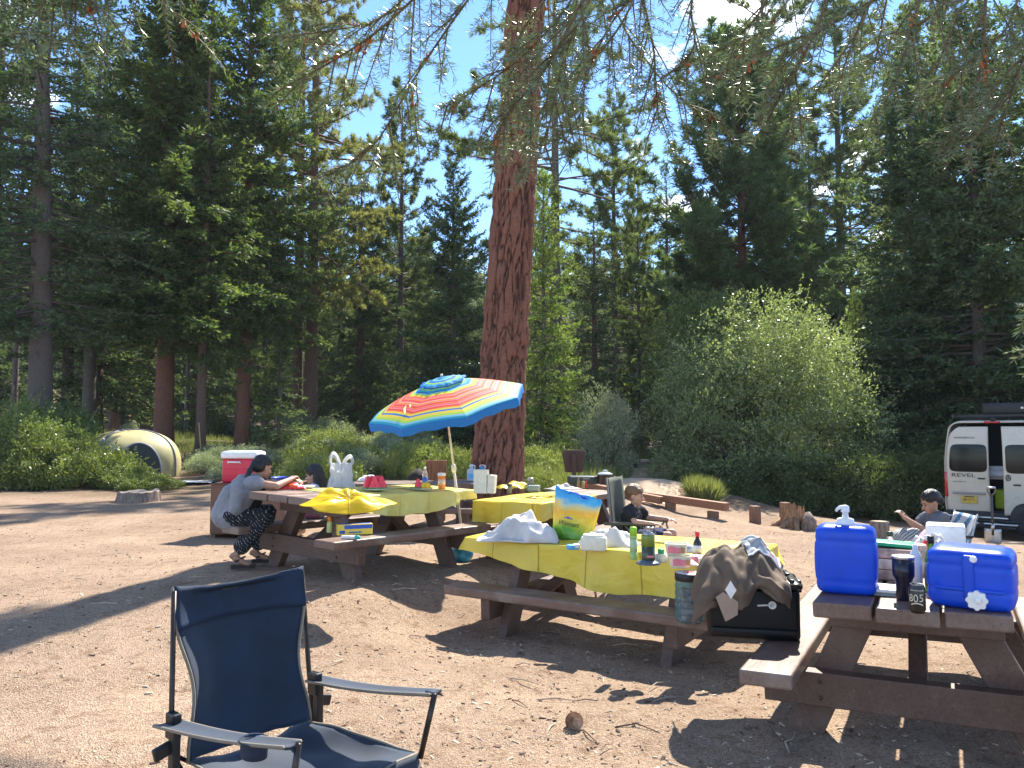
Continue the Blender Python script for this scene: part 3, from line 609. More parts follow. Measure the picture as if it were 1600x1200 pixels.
# ================================================================ picnic tables
TT, BB, LL, WW = .765, .414, 2.452, .40
def woodmat(name, col, worn, rough=.5):
    m, t = nt(name); tc = ND(t, 'ShaderNodeTexCoord'); mp = ND(t, 'ShaderNodeMapping'); mp.inputs['Scale'].default_value = (1.2, 14, 14); LK(t, tc.outputs['Object'], mp.inputs[0])
    n1 = ND(t, 'ShaderNodeTexNoise', i_Scale=4., i_Detail=8., i_Roughness=.65); LK(t, mp.outputs[0], n1.inputs['Vector'])
    n2 = ND(t, 'ShaderNodeTexNoise', i_Scale=2.6, i_Detail=7., i_Roughness=.65); LK(t, tc.outputs['Object'], n2.inputs['Vector'])
    a = ramp(t, [(.3, tuple(c*.7 for c in col)), (.7, tuple(c*1.25 for c in col))], n1.outputs[0]); f = ramp(t, [(.48, (0, 0, 0)), (.68, (.75, .75, .75))], n2.outputs[0]); a = mixc(t, f, a, worn)
    m3 = ND(t, 'ShaderNodeMapping'); m3.inputs['Scale'].default_value = (.7, 26, 26); LK(t, tc.outputs['Object'], m3.inputs[0]); n3 = ND(t, 'ShaderNodeTexNoise', i_Scale=2.2, i_Detail=5., i_Roughness=.7, i_Distortion=.3); LK(t, m3.outputs[0], n3.inputs['Vector']); ck = ramp(t, [(.60, (0, 0, 0)), (.68, (.75, .75, .75))], n3.outputs[0]); a = mixc(t, ck, a, tuple(c*.32 for c in col))
    n4 = ND(t, 'ShaderNodeTexNoise', i_Scale=11., i_Detail=6., i_Roughness=.8); LK(t, tc.outputs['Object'], n4.inputs['Vector']); ds = ramp(t, [(.58, (0, 0, 0)), (.72, (.5, .5, .5))], n4.outputs[0]); a = mixc(t, ds, a, (.26, .20, .15))
    p = ND(t, 'ShaderNodeBsdfPrincipled', i_Roughness=rough); p.inputs['Specular IOR Level'].default_value = .5; LK(t, a, p.inputs['Base Color'])
    r = ND(t, 'ShaderNodeMapRange', i_To_Min=rough-.1, i_To_Max=rough+.15); LK(t, n1.outputs[0], r.inputs[0]); LK(t, r.outputs[0], p.inputs['Roughness'])
    bp = ND(t, 'ShaderNodeBump', i_Strength=.35, i_Distance=.006); LK(t, n1.outputs[0], bp.inputs['Height']); LK(t, bp.outputs[0], p.inputs['Normal'])
    LK(t, p.outputs[0], ND(t, 'ShaderNodeOutputMaterial').inputs[0]); return m
WTOP = woodmat('painted_wood_top', (.150, .090, .066), (.27, .215, .18), .42); WLEG = woodmat('painted_wood_leg', (.105, .055, .037), (.15, .09, .062), .55); STEEL = M('steel', (.45, .44, .43), .35, 1., .1, 20)
BOLT = M('bolt_rust', (.09, .06, .05), .5, .6, .2, 40)
def picnic_table(key, label, n_planks=3, L=LL):
    x, y, z, a, b, yaw = TAB[key]; t_ = thing('picnic_table', label, 'picnic table', (x, y, z), rot=frame_rot(a, b, yaw), group='brown wooden picnic tables'); TF[key] = Matrix.LocRotScale(t_.location, t_.rotation_euler, None)
    pw = (2*WW-.016*(n_planks-1))/n_planks; mb = MB()
    for k in range(n_planks):
        yy = -WW+pw/2+k*(pw+.016); o = .03 if (k == 1 and key == 'T2') else 0; mb.box((-o/2, yy, TT-.036+.001*(k % 2)), (L+o, pw, .072))
    mb.build('tabletop', WTOP, t_, bevel=.009)
    for s in (-1, 1):
        mb = MB(); mb.box((0, s*.635, BB-.038), (L, .25, .076)); mb.build('bench', WTOP, t_, bevel=.012)
    for sx in (-1, 1):
        X = sx*(L/2-.5)
        for s in (-1, 1):
            mb = MB(); p = Vector((X, s*.60, -.12)); q = Vector((X, s*.22, TT-.0735)); d = (q-p).normalized(); w = .17
            hx = w/2/max(.2, d.z); vs = [(X+e*.045, pp.y+f*hx, pp.z) for pp in (p, q) for f in (-1, 1) for e in (-1, 1)]
            mb.add(vs, [(0, 2, 3, 1), (4, 5, 7, 6), (0, 1, 5, 4), (2, 6, 7, 3), (0, 4, 6, 2), (1, 3, 7, 5)]); mb.build('leg', WLEG, t_, bevel=.006)
        mb = MB(); mb.box((X+sx*.092, 0, BB-.076-.086), (.09, 1.44, .17)); mb.build('crossbeam', WLEG, t_, bevel=.006)
        mb = MB(); mb.box((X+sx*.092, 0, TT-.0735-.06), (.085, .76, .115)); mb.build('cleat', WLEG, t_, bevel=.006)
        mb = MB(); mb.bar((X-sx*.02, 0, BB-.15), (X-sx*.55, 0, TT-.10), .085, .085); mb.build('brace', WLEG, t_, bevel=.004)
        for s in (-1, 1):
            for dz in (-.04, .04):
                mb = MB(); mb.lathe([(.011, 0), (.011, .006), (.005, .011)], 8, (X+sx*.137, s*.44, BB-.16+dz), Matrix.Rotation(sx*PI/2, 3, 'Y')); mb.build('bolt', BOLT, t_)
    mb = MB(); mb.box((0, 0, TT-.0735-.06), (.09, .72, .115)); mb.build('cleat', WLEG, t_, bevel=.006)
    return t_
TF = {}
picnic_table('T0', 'picnic table under the smooth yellow cloth in the middle of the camp')
picnic_table('T1', 'picnic table under the parasol with a bare left end and wedges of watermelon')
picnic_table('T2', 'nearest picnic table carrying the two blue water jugs')
picnic_table('T4', 'picnic table behind with a black pot on its bare far end', L=2.25)
picnic_table('T3', 'picnic table before the huge red trunk with two water jugs on it')
def ont(key, px, py, h=TT):             # photo pixel -> point on a table (or bench) plane
    Mx = TF[key]; n = (Mx.to_3x3() @ Vector((0, 0, 1))).normalized(); p0 = Mx @ Vector((0, 0, h)); o = Vector((0, 0, H0)); d = Wp(px, py, 5)-o
    return o+d*((p0-o).dot(n)/d.dot(n))
# ---- tablecloths
def clothmat(name, col, wr=.6, transl=.35):
    m, t = nt(name); tc = ND(t, 'ShaderNodeTexCoord'); n1 = ND(t, 'ShaderNodeTexNoise', i_Scale=5., i_Detail=3., i_Roughness=.5, i_Distortion=.8); LK(t, tc.outputs['Object'], n1.inputs['Vector'])
    wv = ND(t, 'ShaderNodeTexWave', i_Scale=.9, i_Distortion=3., i_Detail=2.); LK(t, tc.outputs['Object'], wv.inputs['Vector']); ad = ND(t, 'ShaderNodeMath', operation='MULTIPLY_ADD'); LK(t, wv.outputs[1], ad.inputs[0]); ad.inputs[1].default_value = .35; LK(t, n1.outputs[0], ad.inputs[2])
    bk = ND(t, 'ShaderNodeTexBrick', offset=0., i_Scale=1., i_Mortar_Size=.006, i_Brick_Width=.46, i_Row_Height=.40); bk.inputs['Mortar Smooth'].default_value = 1.; LK(t, tc.outputs['Object'], bk.inputs['Vector']); a2 = ND(t, 'ShaderNodeMath', operation='MULTIPLY_ADD'); LK(t, bk.outputs['Fac'], a2.inputs[0]); a2.inputs[1].default_value = .5; LK(t, ad.outputs[0], a2.inputs[2]); ad = a2
    bp = ND(t, 'ShaderNodeBump', i_Strength=wr, i_Distance=.02); LK(t, ad.outputs[0], bp.inputs['Height'])
    p = ND(t, 'ShaderNodeBsdfPrincipled', i_Roughness=.38); p.inputs['Base Color'].default_value = (*col, 1); LK(t, bp.outputs[0], p.inputs['Normal'])
    tr = ND(t, 'ShaderNodeBsdfTranslucent'); tr.inputs[0].default_value = (*col, 1); mx = ND(t, 'ShaderNodeMixShader', i_Fac=transl); LK(t, p.outputs[0], mx.inputs[1]); LK(t, tr.outputs[0], mx.inputs[2])
    LK(t, mx.outputs[0], ND(t, 'ShaderNodeOutputMaterial').inputs[0]); return m
YEL = clothmat('yellow_plastic', (.78, .60, .07), 1.1, .18); YEL2 = clothmat('yellow_plastic_pale', (.78, .68, .18), .9, .18)
def cloth(key, label, x0, x1, y0, y1, hang, mat, seed=0, z=TT+.007, lift=None):
    """plastic sheet over the table: flat top, then rings falling over the edges; hang(x,y) gives the drop in metres"""
    cx = []; n = 34
    def side(p, q, m): return [(p[0]+(q[0]-p[0])*k/m, p[1]+(q[1]-p[1])*k/m) for k in range(m)]
    r = .03; per = side((x0+r, y0), (x1-r, y0), 60)+[(x1-r+r*math.sin(R(a)), y0+r-r*math.cos(R(a))) for a in range(0, 90, 15)]+side((x1, y0+r), (x1, y1-r), 22)+[(x1-r+r*math.cos(R(a)), y1-r+r*math.sin(R(a))) for a in range(0, 90, 15)]\
        +side((x1-r, y1), (x0+r, y1), 60)+[(x0+r-r*math.sin(R(a)), y1-r+r*math.cos(R(a))) for a in range(0, 90, 15)]+side((x0, y1-r), (x0, y0+r), 22)+[(x0+r-r*math.cos(R(a)), y0+r-r*math.sin(R(a))) for a in range(0, 90, 15)]
    N = len(per); mb = MB(); vs = []; mx_, my_ = (x0+x1)/2, (y0+y1)/2; rings = [(f, 0) for f in (.25, .5, .75, .92)]
    for f, _ in rings:
        for (x, y) in per:
            X, Y = mx_+(x-mx_)*f, my_+(y-my_)*f; vs.append((X, Y, z+(lift(X, Y) if lift else 0)+.004*max(0, noise.noise((X*6, Y*6, seed)))))
    K = 9
    for k in range(K+1):
        t = k/K
        for i, (x, y) in enumerate(per):
            ex = (x-mx_)/((x1-x0)/2); ey = (y-my_)/((y1-y0)/2); ax = abs(ex) >= .985; ay = abs(ey) >= .985
            nx, ny = (ex if ax else 0), (ey if ay else 0); l = math.hypot(nx, ny) or 1; nx /= l; ny /= l; h = hang(x, y)*(1+.16*noise.noise((x*2.3, y*2.3, seed+4)))
            s_ = x if ay else y; wav = .030*math.sin(s_*9+seed)+.018*math.sin(s_*21+1.3*seed); out = .018+t*(.02+.9*wav*min(1, h/.25))+.05*t*t*noise.noise((x*3, y*3, seed))+.012*t*noise.noise((x*11, y*11, t*4))
            if ax and ay: out += .03*t
            vs.append((x+nx*out, y+ny*out, z-h*t**1.15+(lift(x, y) if lift else 0)*(1-t)))
    M_ = len(rings)+K+1; fs = [(i, (i+1) % N, len(vs)) for i in range(N)]; vs.append((mx_, my_, z+(lift(mx_, my_) if lift else 0)))
    for j in range(M_-1):
        for i in range(N): fs.append((j*N+i, j*N+(i+1) % N, (j+1)*N+(i+1) % N, (j+1)*N+i))
    mb.add(vs, fs); o = mb.build('tablecloth', mat, None, smooth=True); o.matrix_world = TF[key]; return tag(o, label, 'tablecloth', 'yellow plastic tablecloths')
cloth('T0', 'smooth yellow plastic cloth on the middle table', -LL/2-.02, LL/2+.02, -WW-.02, WW+.02, lambda x, y: .10+.22*max(0, min(1, (x+1.2)/1.3)) if y < 0 else .16, YEL, 1)
cloth('T1', 'pale yellow cloth hanging low over the parasol table', -.62, LL/2+.15, -WW-.02, WW+.02, lambda x, y: .17+.06*math.sin(x*2.4+1.2) if x < 1.0 else .10, YEL2, 5, lift=lambda x, y: .02*max(0, noise.noise((x*2, y*2, 3))))
cloth('T4', 'creased yellow cloth on the table with the black pot', -1.22, .25, -WW-.03, WW+.02, lambda x, y: .20+.05*math.sin(x*3), YEL, 9, lift=lambda x, y: .035*max(0, noise.noise((x*2.6, y*2.6, 8))))

# ================================================================ navy camp chair in front
NAVY = M('navy_canvas', (.0045, .018, .042), .7, var=.25, scale=6, bump=.25, bscale=500, transl=.05, sheen=.2, dirt=.15, dcol=(.06, .09, .14))
NAVYD = M('navy_canvas_dark', (.008, .022, .05), .75, var=.2, scale=9, bump=.25, bscale=400)
POLE = M('chair_pole', (.045, .035, .03), .35, .6, .2, 20); BLK = M('black_plastic', (.012, .012, .013), .42, 0, .2, 25); PIPE = M('edge_piping', (.20, .17, .13), .7)
def camp_chair():
    t_ = thing('camp_chair', 'navy folding camp chair with cup holder in the near foreground', 'camp chair', (-.775, 2.775, gz(-.78, 2.77)), -2.262); t_.scale = (.92, 1.2, .97)
    # local: +y forward (facing), x right of the sitter... lateral half width .27
    def curve(u, v):   # back sling, v 0 bottom..1 top
        wv = .275-.045*math.sin(PI*min(1, v*1.25))**2+.02*v; x = (u*2-1)*wv
        y = -.20-.085*v-.085*(1-(u*2-1)**2)*math.sin(PI*(.15+.8*(1-v)))*.9; z = .43+.60*v-.03*(1-(u*2-1)**2)*(1 if v > .95 else 0)
        wr = .012*noise.noise((u*4, v*3, 1))+.007*math.sin(u*13+v*4)*(1-v)
        return Vector((x, y+wr, z+.004*noise.noise((u*9, v, 7))))
    mb = MB(); mb.grid(curve, 26, 34); b = mb.build('back_sling', NAVY, t_, smooth=True, solid=.003)
    mb = MB(); mb.grid(lambda u, v: curve(u, .74+.27*v)+Vector((0, .010-.004*math.sin(PI*v), .004)), 22, 8); mb.build('head_band', NAVYD, b, smooth=True, solid=.003)
    mb = MB(); mb.tube([curve(0, v/16) for v in range(17)], .006, 6); mb.tube([curve(1, v/16) for v in range(17)], .006, 6); mb.tube([curve(v/16, 1) for v in range(17)], .006, 6); mb.build('piping', PIPE, b, smooth=True)
    def seat(u, v):
        x = (u*2-1)*(.265+.02*v); y = -.22+.52*v; z = .425+.035*v-.075*math.sin(PI*u)**.8*math.sin(PI*(.12+.8*v))+.05*(v > .97)*0
        return Vector((x, y, z+.008*noise.noise((u*5, v*5, 2))+.006*math.sin(u*16+v*5)))
    mb = MB(); mb.grid(seat, 26, 24); s = mb.build('seat_sling', NAVY, t_, smooth=True, solid=.003)
    mb = MB(); mb.grid(lambda u, v: seat(u, 1)+Vector((0, .006+.01*v, -.07*v)), 22, 4); mb.build('seat_flap', NAVY, s, smooth=True, solid=.003)
    mb = MB(); mb.tube([seat(0, v/12) for v in range(13)]+[seat(u/12, 1) for u in range(1, 13)]+[seat(1, 1-v/12) for v in range(1, 13)], .0055, 6); mb.build('piping', PIPE, s, smooth=True)
    for sx in (-1, 1):
        z0, z1 = .56, .665
        def arm(u, v, sx=sx): return Vector((sx*.335+(u-.5)*.085*(1-.25*v)-sx*.02*v, -.25+.60*v, z0+(z1-z0)*v-.012*math.sin(PI*v)+.008*(abs(u-.5)*2)**2))
        mb = MB(); mb.grid(arm, 8, 20); a = mb.build('armrest', NAVY, t_, smooth=True, solid=.012)
        mb = MB(); mb.tube([arm(0, v/14) for v in range(15)], .006, 6); mb.tube([arm(1, v/14) for v in range(15)], .006, 6); mb.build('piping', PIPE, a, smooth=True)
        if sx == 1 or True:
            mb = MB(); c = arm(.5, .74); mb.lathe([(.038, -.040), (.040, -.02), (.043, 0.012), (.046, .014), (.046, .008), (.040, .006), (.036, -.038)], 20, c) if sx == 1 else mb.lathe([(.02, .008), (.02, .012)], 10, arm(.5, .97)); mb.build('cup_holder' if sx == 1 else 'arm_cap', NAVYD, a, smooth=True)
        mb = MB(); mb.tube([(sx*.292, -.282, 1.02), (sx*.31, -.25, .60), (sx*.32, -.21, .26), (sx*.325, -.19, .02)], .0095, 8); mb.build('back_pole', POLE, t_, smooth=True)
        mb = MB(); mb.tube([(sx*.30, .36, .675), (sx*.29, .31, .44)], .0095, 8); mb.build('arm_pole', POLE, t_, smooth=True)
        mb = MB(); mb.tube([(sx*.285, .30, .45), (sx*.30, -.26, .03)], .009, 8); mb.build('leg', POLE, t_, smooth=True)
        mb = MB(); mb.tube([(sx*.29, -.24, .42), (sx*.29, .30, .03)], .009, 8); mb.build('leg', POLE, t_, smooth=True)
        mb = MB(); mb.box((sx*.318, -.225, .56), (.035, .05, .09)); mb.box((sx*.322, -.21, .47), (.03, .034, .20)); mb.box((sx*.36, -.22, .485), (.07, .02, .045), Euler((0, .25*sx, 0))); mb.build('joint', BLK, t_, bevel=.006)
        for yy in (-.23, .31): mb = MB(); mb.lathe([(.03, 0), (.032, .012), (.014, .03)], 12, (sx*.31, yy, 0)); mb.build('foot', BLK, t_, smooth=True)
    for yy, lab in ((.30, 0), (-.24, 1)):
        mb = MB(); mb.tube([(-.285, yy, .44 if not lab else .05), (.29, yy, .05 if not lab else .44)], .008, 8); mb.build('leg', POLE, t_, smooth=True)
        mb = MB(); mb.tube([(.285, yy-.012, .44 if not lab else .05), (-.29, yy-.012, .05 if not lab else .44)], .008, 8); mb.build('leg', POLE, t_, smooth=True)
camp_chair()

# ================================================================ parasol
def parasol():
    base = TF['T1'] @ Vector((LL/2-.02, -.24, TT)); foot = ont('T1', 725, 826, BB); jt = Vector((foot.x-.02, foot.y+.02, foot.z))
    g = Gp(727, 9.35); hub_px = (692, 600); top = Wp(692, 596, 9.0); d = (top-g).normalized()
    t_ = thing('parasol', 'tilted rainbow striped parasol on a slim white pole', 'parasol', g)
    WP = M('white_pole', (.62, .58, .50), .4, var=.1, scale=20); L = (top-g).length
    mb = MB(); mb.tube([-d*.12, d*L*.5], .016, 10); mb.tube([d*L*.48, d*L], .013, 10); mb.build('pole', WP, t_, smooth=True)
    mb = MB(); mb.lathe([(.017, -.05), (.026, -.04), (.03, 0), (.024, .04), (.015, .05)], 12, d*L*.52, d.to_track_quat('Z', 'Y').to_matrix()); mb.build('tilt_joint', WP, t_, smooth=True)
    ax = (d+Vector((-.085, -.105, 0))).normalized(); Q = ax.to_track_quat('Z', 'Y').to_matrix(); c0 = d*L; Rr, hh, n = .95, .27, 8; off = R(8)
    def P(a, r, sag=0): return c0+Q @ Vector((math.cos(a)*r*Rr, math.sin(a)*r*Rr, -hh*(r**1.55)-sag))
    m, t = nt('rainbow_fabric'); at = ND(t, 'ShaderNodeAttribute', attribute_name='st'); B = (.02, .20, .62); T = (.04, .42, .62); LB = (.22, .55, .75); Yw = (.80, .66, .08); Gn = (.40, .70, .10); O = (.88, .24, .04); Pk = (.88, .12, .22); Rd = (.80, .05, .06); Pl = (.84, .24, .24); W_ = (.85, .55, .32)
    seq = [(0, B), (.05, T), (.09, LB), (.12, B), (.17, Gn), (.20, T), (.24, B), (.28, LB), (.30, Gn), (.335, Yw), (.36, O), (.385, Pk), (.405, Pl), (.43, O), (.455, Rd), (.475, Pk), (.50, W_), (.515, O), (.54, Pl), (.56, Rd), (.59, O), (.61, Pk), (.63, Pl), (.66, Rd), (.685, O), (.71, Yw), (.745, B), (.775, Yw), (.83, Gn), (.875, LB), (.91, T), (.95, B)]
    cr = ramp(t, seq, at.outputs['Fac'], 'CONSTANT'); p = ND(t, 'ShaderNodeBsdfPrincipled', i_Roughness=.6); LK(t, cr, p.inputs['Base Color']); tr = ND(t, 'ShaderNodeBsdfTranslucent'); LK(t, cr, tr.inputs[0]); mx = ND(t, 'ShaderNodeMixShader', i_Fac=.45); LK(t, p.outputs[0], mx.inputs[1]); LK(t, tr.outputs[0], mx.inputs[2]); LK(t, mx.outputs[0], ND(t, 'ShaderNodeOutputMaterial').inputs[0])
    vs = []; st = []; fs = []; K = 20; J = 10
    for k in range(n):
        a0, a1 = off+2*PI*k/n, off+2*PI*(k+1)/n; b0 = len(vs)
        for i in range(K+3):
            r = min(1, i/K)*.87+.13; drop = 0 if i <= K else (i-K)*.045
            for j in range(J+1):
                f = j/J; p0, p1 = P(a0, r), P(a1, r); q = p0.lerp(p1, f)+ax*(.028*r*math.sin(PI*f)-.010*math.sin(PI*f)*r) - ax*drop*(1+.12*math.sin(f*PI*5)); st.append(min(.999, (r-.13)/.87*.93+.03+(.025*(i-K) if i > K else 0))); vs.append(q)
        for i in range(K+2):
            for j in range(J): A = b0+i*(J+1)+j; fs.append((A, A+1, A+J+2, A+J+1))
    mb = MB(); mb.add(vs, fs); o = mb.build('canopy', m, t_, smooth=True); a = o.data.attributes.new('st', 'FLOAT', 'POINT'); a.data.foreach_set('value', st)
    vs = []; st = []; fs = []
    for k in range(n):
        a0, a1 = off+2*PI*k/n, off+2*PI*(k+1)/n; b0 = len(vs)
        for i in range(7):
            r = .30*i/6
            for j in range(J+1): f = j/J; vs.append(P(a0, r).lerp(P(a1, r), f)+ax*(.05-.02*r)+ax*(.012*math.sin(f*PI*4)*(i == 6))); st.append(r*.93)
        for i in range(6):
            for j in range(J): A = b0+i*(J+1)+j; fs.append((A, A+1, A+J+2, A+J+1))
    mb = MB(); mb.add(vs, fs); v = mb.build('vent', m, o, smooth=True); a = v.data.attributes.new('st', 'FLOAT', 'POINT'); a.data.foreach_set('value', st)
    for k in range(n): aa = off+2*PI*k/n; mb = MB(); mb.tube([P(aa, r/8, .012) for r in range(9)], .004, 5); mb.build('rib', WP, t_, smooth=True)
    mb = MB(); mb.ball(c0+ax*.075, .018, 10); mb.build('finial', M('finial', (.7, .66, .55), .4), t_, smooth=True)
    # small leaf shaped print on one panel near the rim
    mb = MB(); 
    for k, (dr, da, ln) in enumerate([(.62, .02, .13), (.66, .06, .11), (.70, .11, .10), (.60, .10, .08)]):
        aa = off+PI*1.375+da+.10; p0, p1 = P(aa, dr), P(aa+.10, dr+ln); nrm = ax*.026; s_ = (p1-p0).cross(ax).normalized()*.012; mb.add([p0+nrm, (p0+p1)/2+s_+nrm, p1+nrm, (p0+p1)/2-s_+nrm], [(0, 1, 2, 3)])
    mb.build('leaf_print', M('print', (.62, .72, .35), .6), o)
parasol()
# ================================================================ things on the tables
def S(name, label, cat_, mb, mats, loc, rz=0, group=None, smooth=True, **kw):
    o = mb.build(name, mats, None, smooth=smooth, **kw); o.location = loc; o.rotation_euler = (0, 0, rz); return tag(o, label, cat_, group)
def col(name, c, r=.45, **kw): return M(name, c, r, var=kw.pop('var', .06), scale=kw.pop('scale', 25), **kw)
WHT = col('white_plastic', (.78, .78, .76), .35); PAPER = col('white_paper', (.78, .77, .73), .8); CLEAR = M('clear_plastic', (.9, .93, .95), .06, var=0, trans=.92, ior=1.3)
BAGW = clothmat('thin_white_plastic', (.80, .80, .80), 1., .55); REDP = col('red_plastic', (.65, .03, .03), .35); GRN = col('green_plastic', (.02, .38, .15), .4); LIME = col('lime_plastic', (.28, .55, .03), .4)
ORG = col('orange_plastic', (.85, .26, .04), .4); CRM = col('cream_plastic', (.74, .70, .55), .4); PINK = col('pink_print', (.75, .22, .28), .4); DKGRN = col('dark_green_can', (.035, .055, .03), .3, coat=.4); OLIVE = col('olive_green_can', (.17, .24, .035), .35, coat=.3)
NAVYM = col('dark_blue_metal', (.006, .008, .022), .35, coat=.15); SKYB = col('sky_blue_print', (.12, .42, .72), .4); YELP = col('yellow_print', (.80, .62, .08), .4); BLUEP = col('blue_print', (.03, .10, .48), .4)
def text(s, size, mat, parent, loc, rot, name='lettering', ext=.0006, shear=0, sx=1):
    c = bpy.data.curves.new(name, 'FONT'); c.body = s; c.size = size; c.extrude = ext; c.align_x = 'CENTER'; c.align_y = 'CENTER'; c.shear = shear; c.materials.append(mat)
    o = bpy.data.objects.new(name, c); C.objects.link(o); bpy.context.view_layer.update(); me = bpy.data.meshes.new_from_object(o.evaluated_get(bpy.context.evaluated_depsgraph_get())); bpy.data.objects.remove(o); bpy.data.curves.remove(c)
    me.name = name; o = bpy.data.objects.new(name, me); C.objects.link(o); o.parent = parent; o.location = loc; o.rotation_euler = rot; o.scale = (sx, 1, 1); return o
def face_cam(p, off=0): return math.atan2(p[1], p[0])-PI/2+off      # local -y looks to the camera
# ---------- middle table (T0)
cp = ont('T0', 812, 846)
def canvas(u, v):
    x = -.34+.64*u; y = .22-.44*v; h = .30*math.sin(PI*min(1, u*.98+.0))**.75*(.28+.72*u)*max(0, 1-abs(v*2-1)**2.6)**.8
    h *= 1+.35*noise.noise((u*4, v*3, 2)); r = abs(noise.noise((u*5+v*2, v*5, 7)))
    h += (.045-.085*abs(math.sin(7*u-5*v+2.5*noise.noise((u*3, v*3, 4))))*abs(math.sin(3*v+4*u)))*min(1, h/.08)
    return Vector((x-.12*max(0, .25-u)+.04*noise.noise((u*3, v*3, 9)), y*(.45+.7*u)+.03*noise.noise((u*4, v*4, 1)), max(.004, h-.09*r*(h > .03)) + .012))
mb = MB(); mb.grid(canvas, 46, 34); CANV = M('canvas_white', (.60, .58, .56), .85, var=.1, scale=7, bump=.3, bscale=300, transl=.1)
S('canvas_sheet', 'crumpled grey white canvas sheet heaped on the left of the smooth yellow cloth', 'sheet', mb, CANV, cp, face_cam(cp, .05), solid=.004)
# shopping bag with a sunset print
bp = ont('T0', 893, 843); t_ = thing('shopping_bag', 'bulging blue and yellow printed shopping bag leaning on the canvas sheet', 'shopping bag', bp, face_cam(bp, -.12), rot=Euler((-.05, .16, face_cam(bp, -.10))))
m, t = nt('sunset_print'); tc = ND(t, 'ShaderNodeTexCoord'); sx_ = ND(t, 'ShaderNodeSeparateXYZ'); LK(t, tc.outputs['Object'], sx_.inputs[0]); nz = ND(t, 'ShaderNodeTexNoise', i_Scale=7., i_Detail=4.); LK(t, tc.outputs['Object'], nz.inputs['Vector'])
ma = ND(t, 'ShaderNodeMath', operation='MULTIPLY_ADD'); LK(t, nz.outputs[0], ma.inputs[0]); ma.inputs[1].default_value = .20; LK(t, sx_.outputs[2], ma.inputs[2])
rr = ramp(t, [(.10, (.03, .16, .01)), (.18, (.14, .36, .01)), (.22, (.55, .50, .02)), (.27, (.80, .50, .02)), (.33, (.85, .42, .02)), (.37, (.70, .50, .12)), (.41, (.40, .50, .38)), (.44, (.05, .36, .66)), (.6, (.03, .28, .62))], ma.outputs[0])
p = ND(t, 'ShaderNodeBsdfPrincipled', i_Roughness=.28); LK(t, rr, p.inputs['Base Color']); bz = ND(t, 'ShaderNodeTexNoise', i_Scale=9., i_Detail=2.); LK(t, tc.outputs['Object'], bz.inputs['Vector']); b_ = ND(t, 'ShaderNodeBump', i_Strength=.7, i_Distance=.03); LK(t, bz.outputs[0], b_.inputs['Height']); LK(t, b_.outputs[0], p.inputs['Normal']); LK(t, p.outputs[0], ND(t, 'ShaderNodeOutputMaterial').inputs[0]); SUNSET = m
def bag(u, v):
    a = 2*PI*u; c, s_ = math.cos(a), math.sin(a); e = .35; w = .165+.045*v; d = .09*(1-.75*v**1.5)
    return Vector((w*abs(c)**e*(1 if c > 0 else -1)+.006*noise.noise((u*8, v*4, 3)), d*abs(s_)**e*(1 if s_ > 0 else -1)+.012*noise.noise((math.cos(a)*2, math.sin(a)*2, v*4)), .40*v-.035*v*v*c+.006*math.sin(a*3)*(v > .9)))
mb = MB(); mb.grid(bag, 56, 22); mb.prism([(-.16, -.088), (.16, -.088), (.16, .088), (-.16, .088)], 0, .004); mb.build('body', SUNSET, t_, smooth=True, solid=.002)
for s_ in (-1, 1): mb = MB(); mb.tube([(-.09, s_*.022, .385), (-.07, s_*.03-.02, .40), (0, s_*.03-.04, .395), (.07, s_*.03-.02, .375), (.10, s_*.022, .36)], .005, 6); mb.build('handle', col('bag_blue', (.02, .06, .55), .4), t_, smooth=True)
mb = MB(); mb.ball((.055, -.03, .372), (.022, .016, .014), 8); mb.ball((.035, -.032, .375), (.012, .010, .008), 8); mb.build('knot', col('knot_blue', (.01, .03, .5), .4), t_, smooth=True)
text('Walmart', .058, col('bag_black', (.02, .02, .02), .5), t_, (-.04, -.0955, .135), (PI/2+.03, 0, 0), shear=.25, sx=.85); mb = MB(); mb.ball((-.05, -.095, .185), (.016, .003, .010), 8); mb.ball((-.078, -.095, .183), (.010, .003, .005), 8); mb.ball((-.022, -.095, .181), (.010, .003, .005), 8); mb.build('emblem', [BLUEP], t_, smooth=True)
# paper towel brick, plastic bag, wrapper
q = ont('T0', 928, 860); mb = MB(); mb.rbox((0, 0, .055), (.20, .11, .11), .016, n=3); mb.rbox((0, -.0, .112), (.17, .09, .03), .014, Euler((.05, .03, .1)), n=3); S('napkin_pack', 'cream wrapped block of paper napkins before the clear plastic bag', 'napkins', mb, CRM, q, face_cam(q, -.1))
q = ont('T0', 950, 852)
def pbag(u, v): x = -.24+.5*u; y = .13-.26*v; e = max(0, 1-abs(u*2-1)**3)*max(0, 1-abs(v*2-1)**3); return Vector((x, y, .008+e*(.10+.08*noise.noise((u*4, v*3, 5)))+.03*e*abs(noise.noise((u*11, v*9, 2)))))
mb = MB(); mb.grid(pbag, 40, 26); S('plastic_bag', 'crumpled see through plastic bag behind the napkin block', 'plastic bag', mb, BAGW, q, face_cam(q, -.3), solid=.002)
q = ont('T0', 895, 859); mb = MB(); mb.rbox((0, 0, .022), (.10, .07, .04), .014, n=3); mb.mat(1).rbox((.03, -.005, .03), (.045, .065, .035), .01, n=3); S('wrapper', 'small light blue and white snack wrapper left of the napkin block', 'wrapper', mb, [SKYB, WHT], q, face_cam(q, .3))
q = ont('T0', 990, 874); mb = MB(); mb.lathe([(.026, 0), (.0275, .004), (.0275, .06)], 16); mb.mat(1).lathe([(.0277, .06), (.0277, .15)], 16); mb.mat(0).lathe([(.0275, .15), (.0275, .172), (.024, .176)], 16); mb.mat(2).lathe([(.0265, .175), (.0265, .225), (.022, .236), (0, .238)], 16)
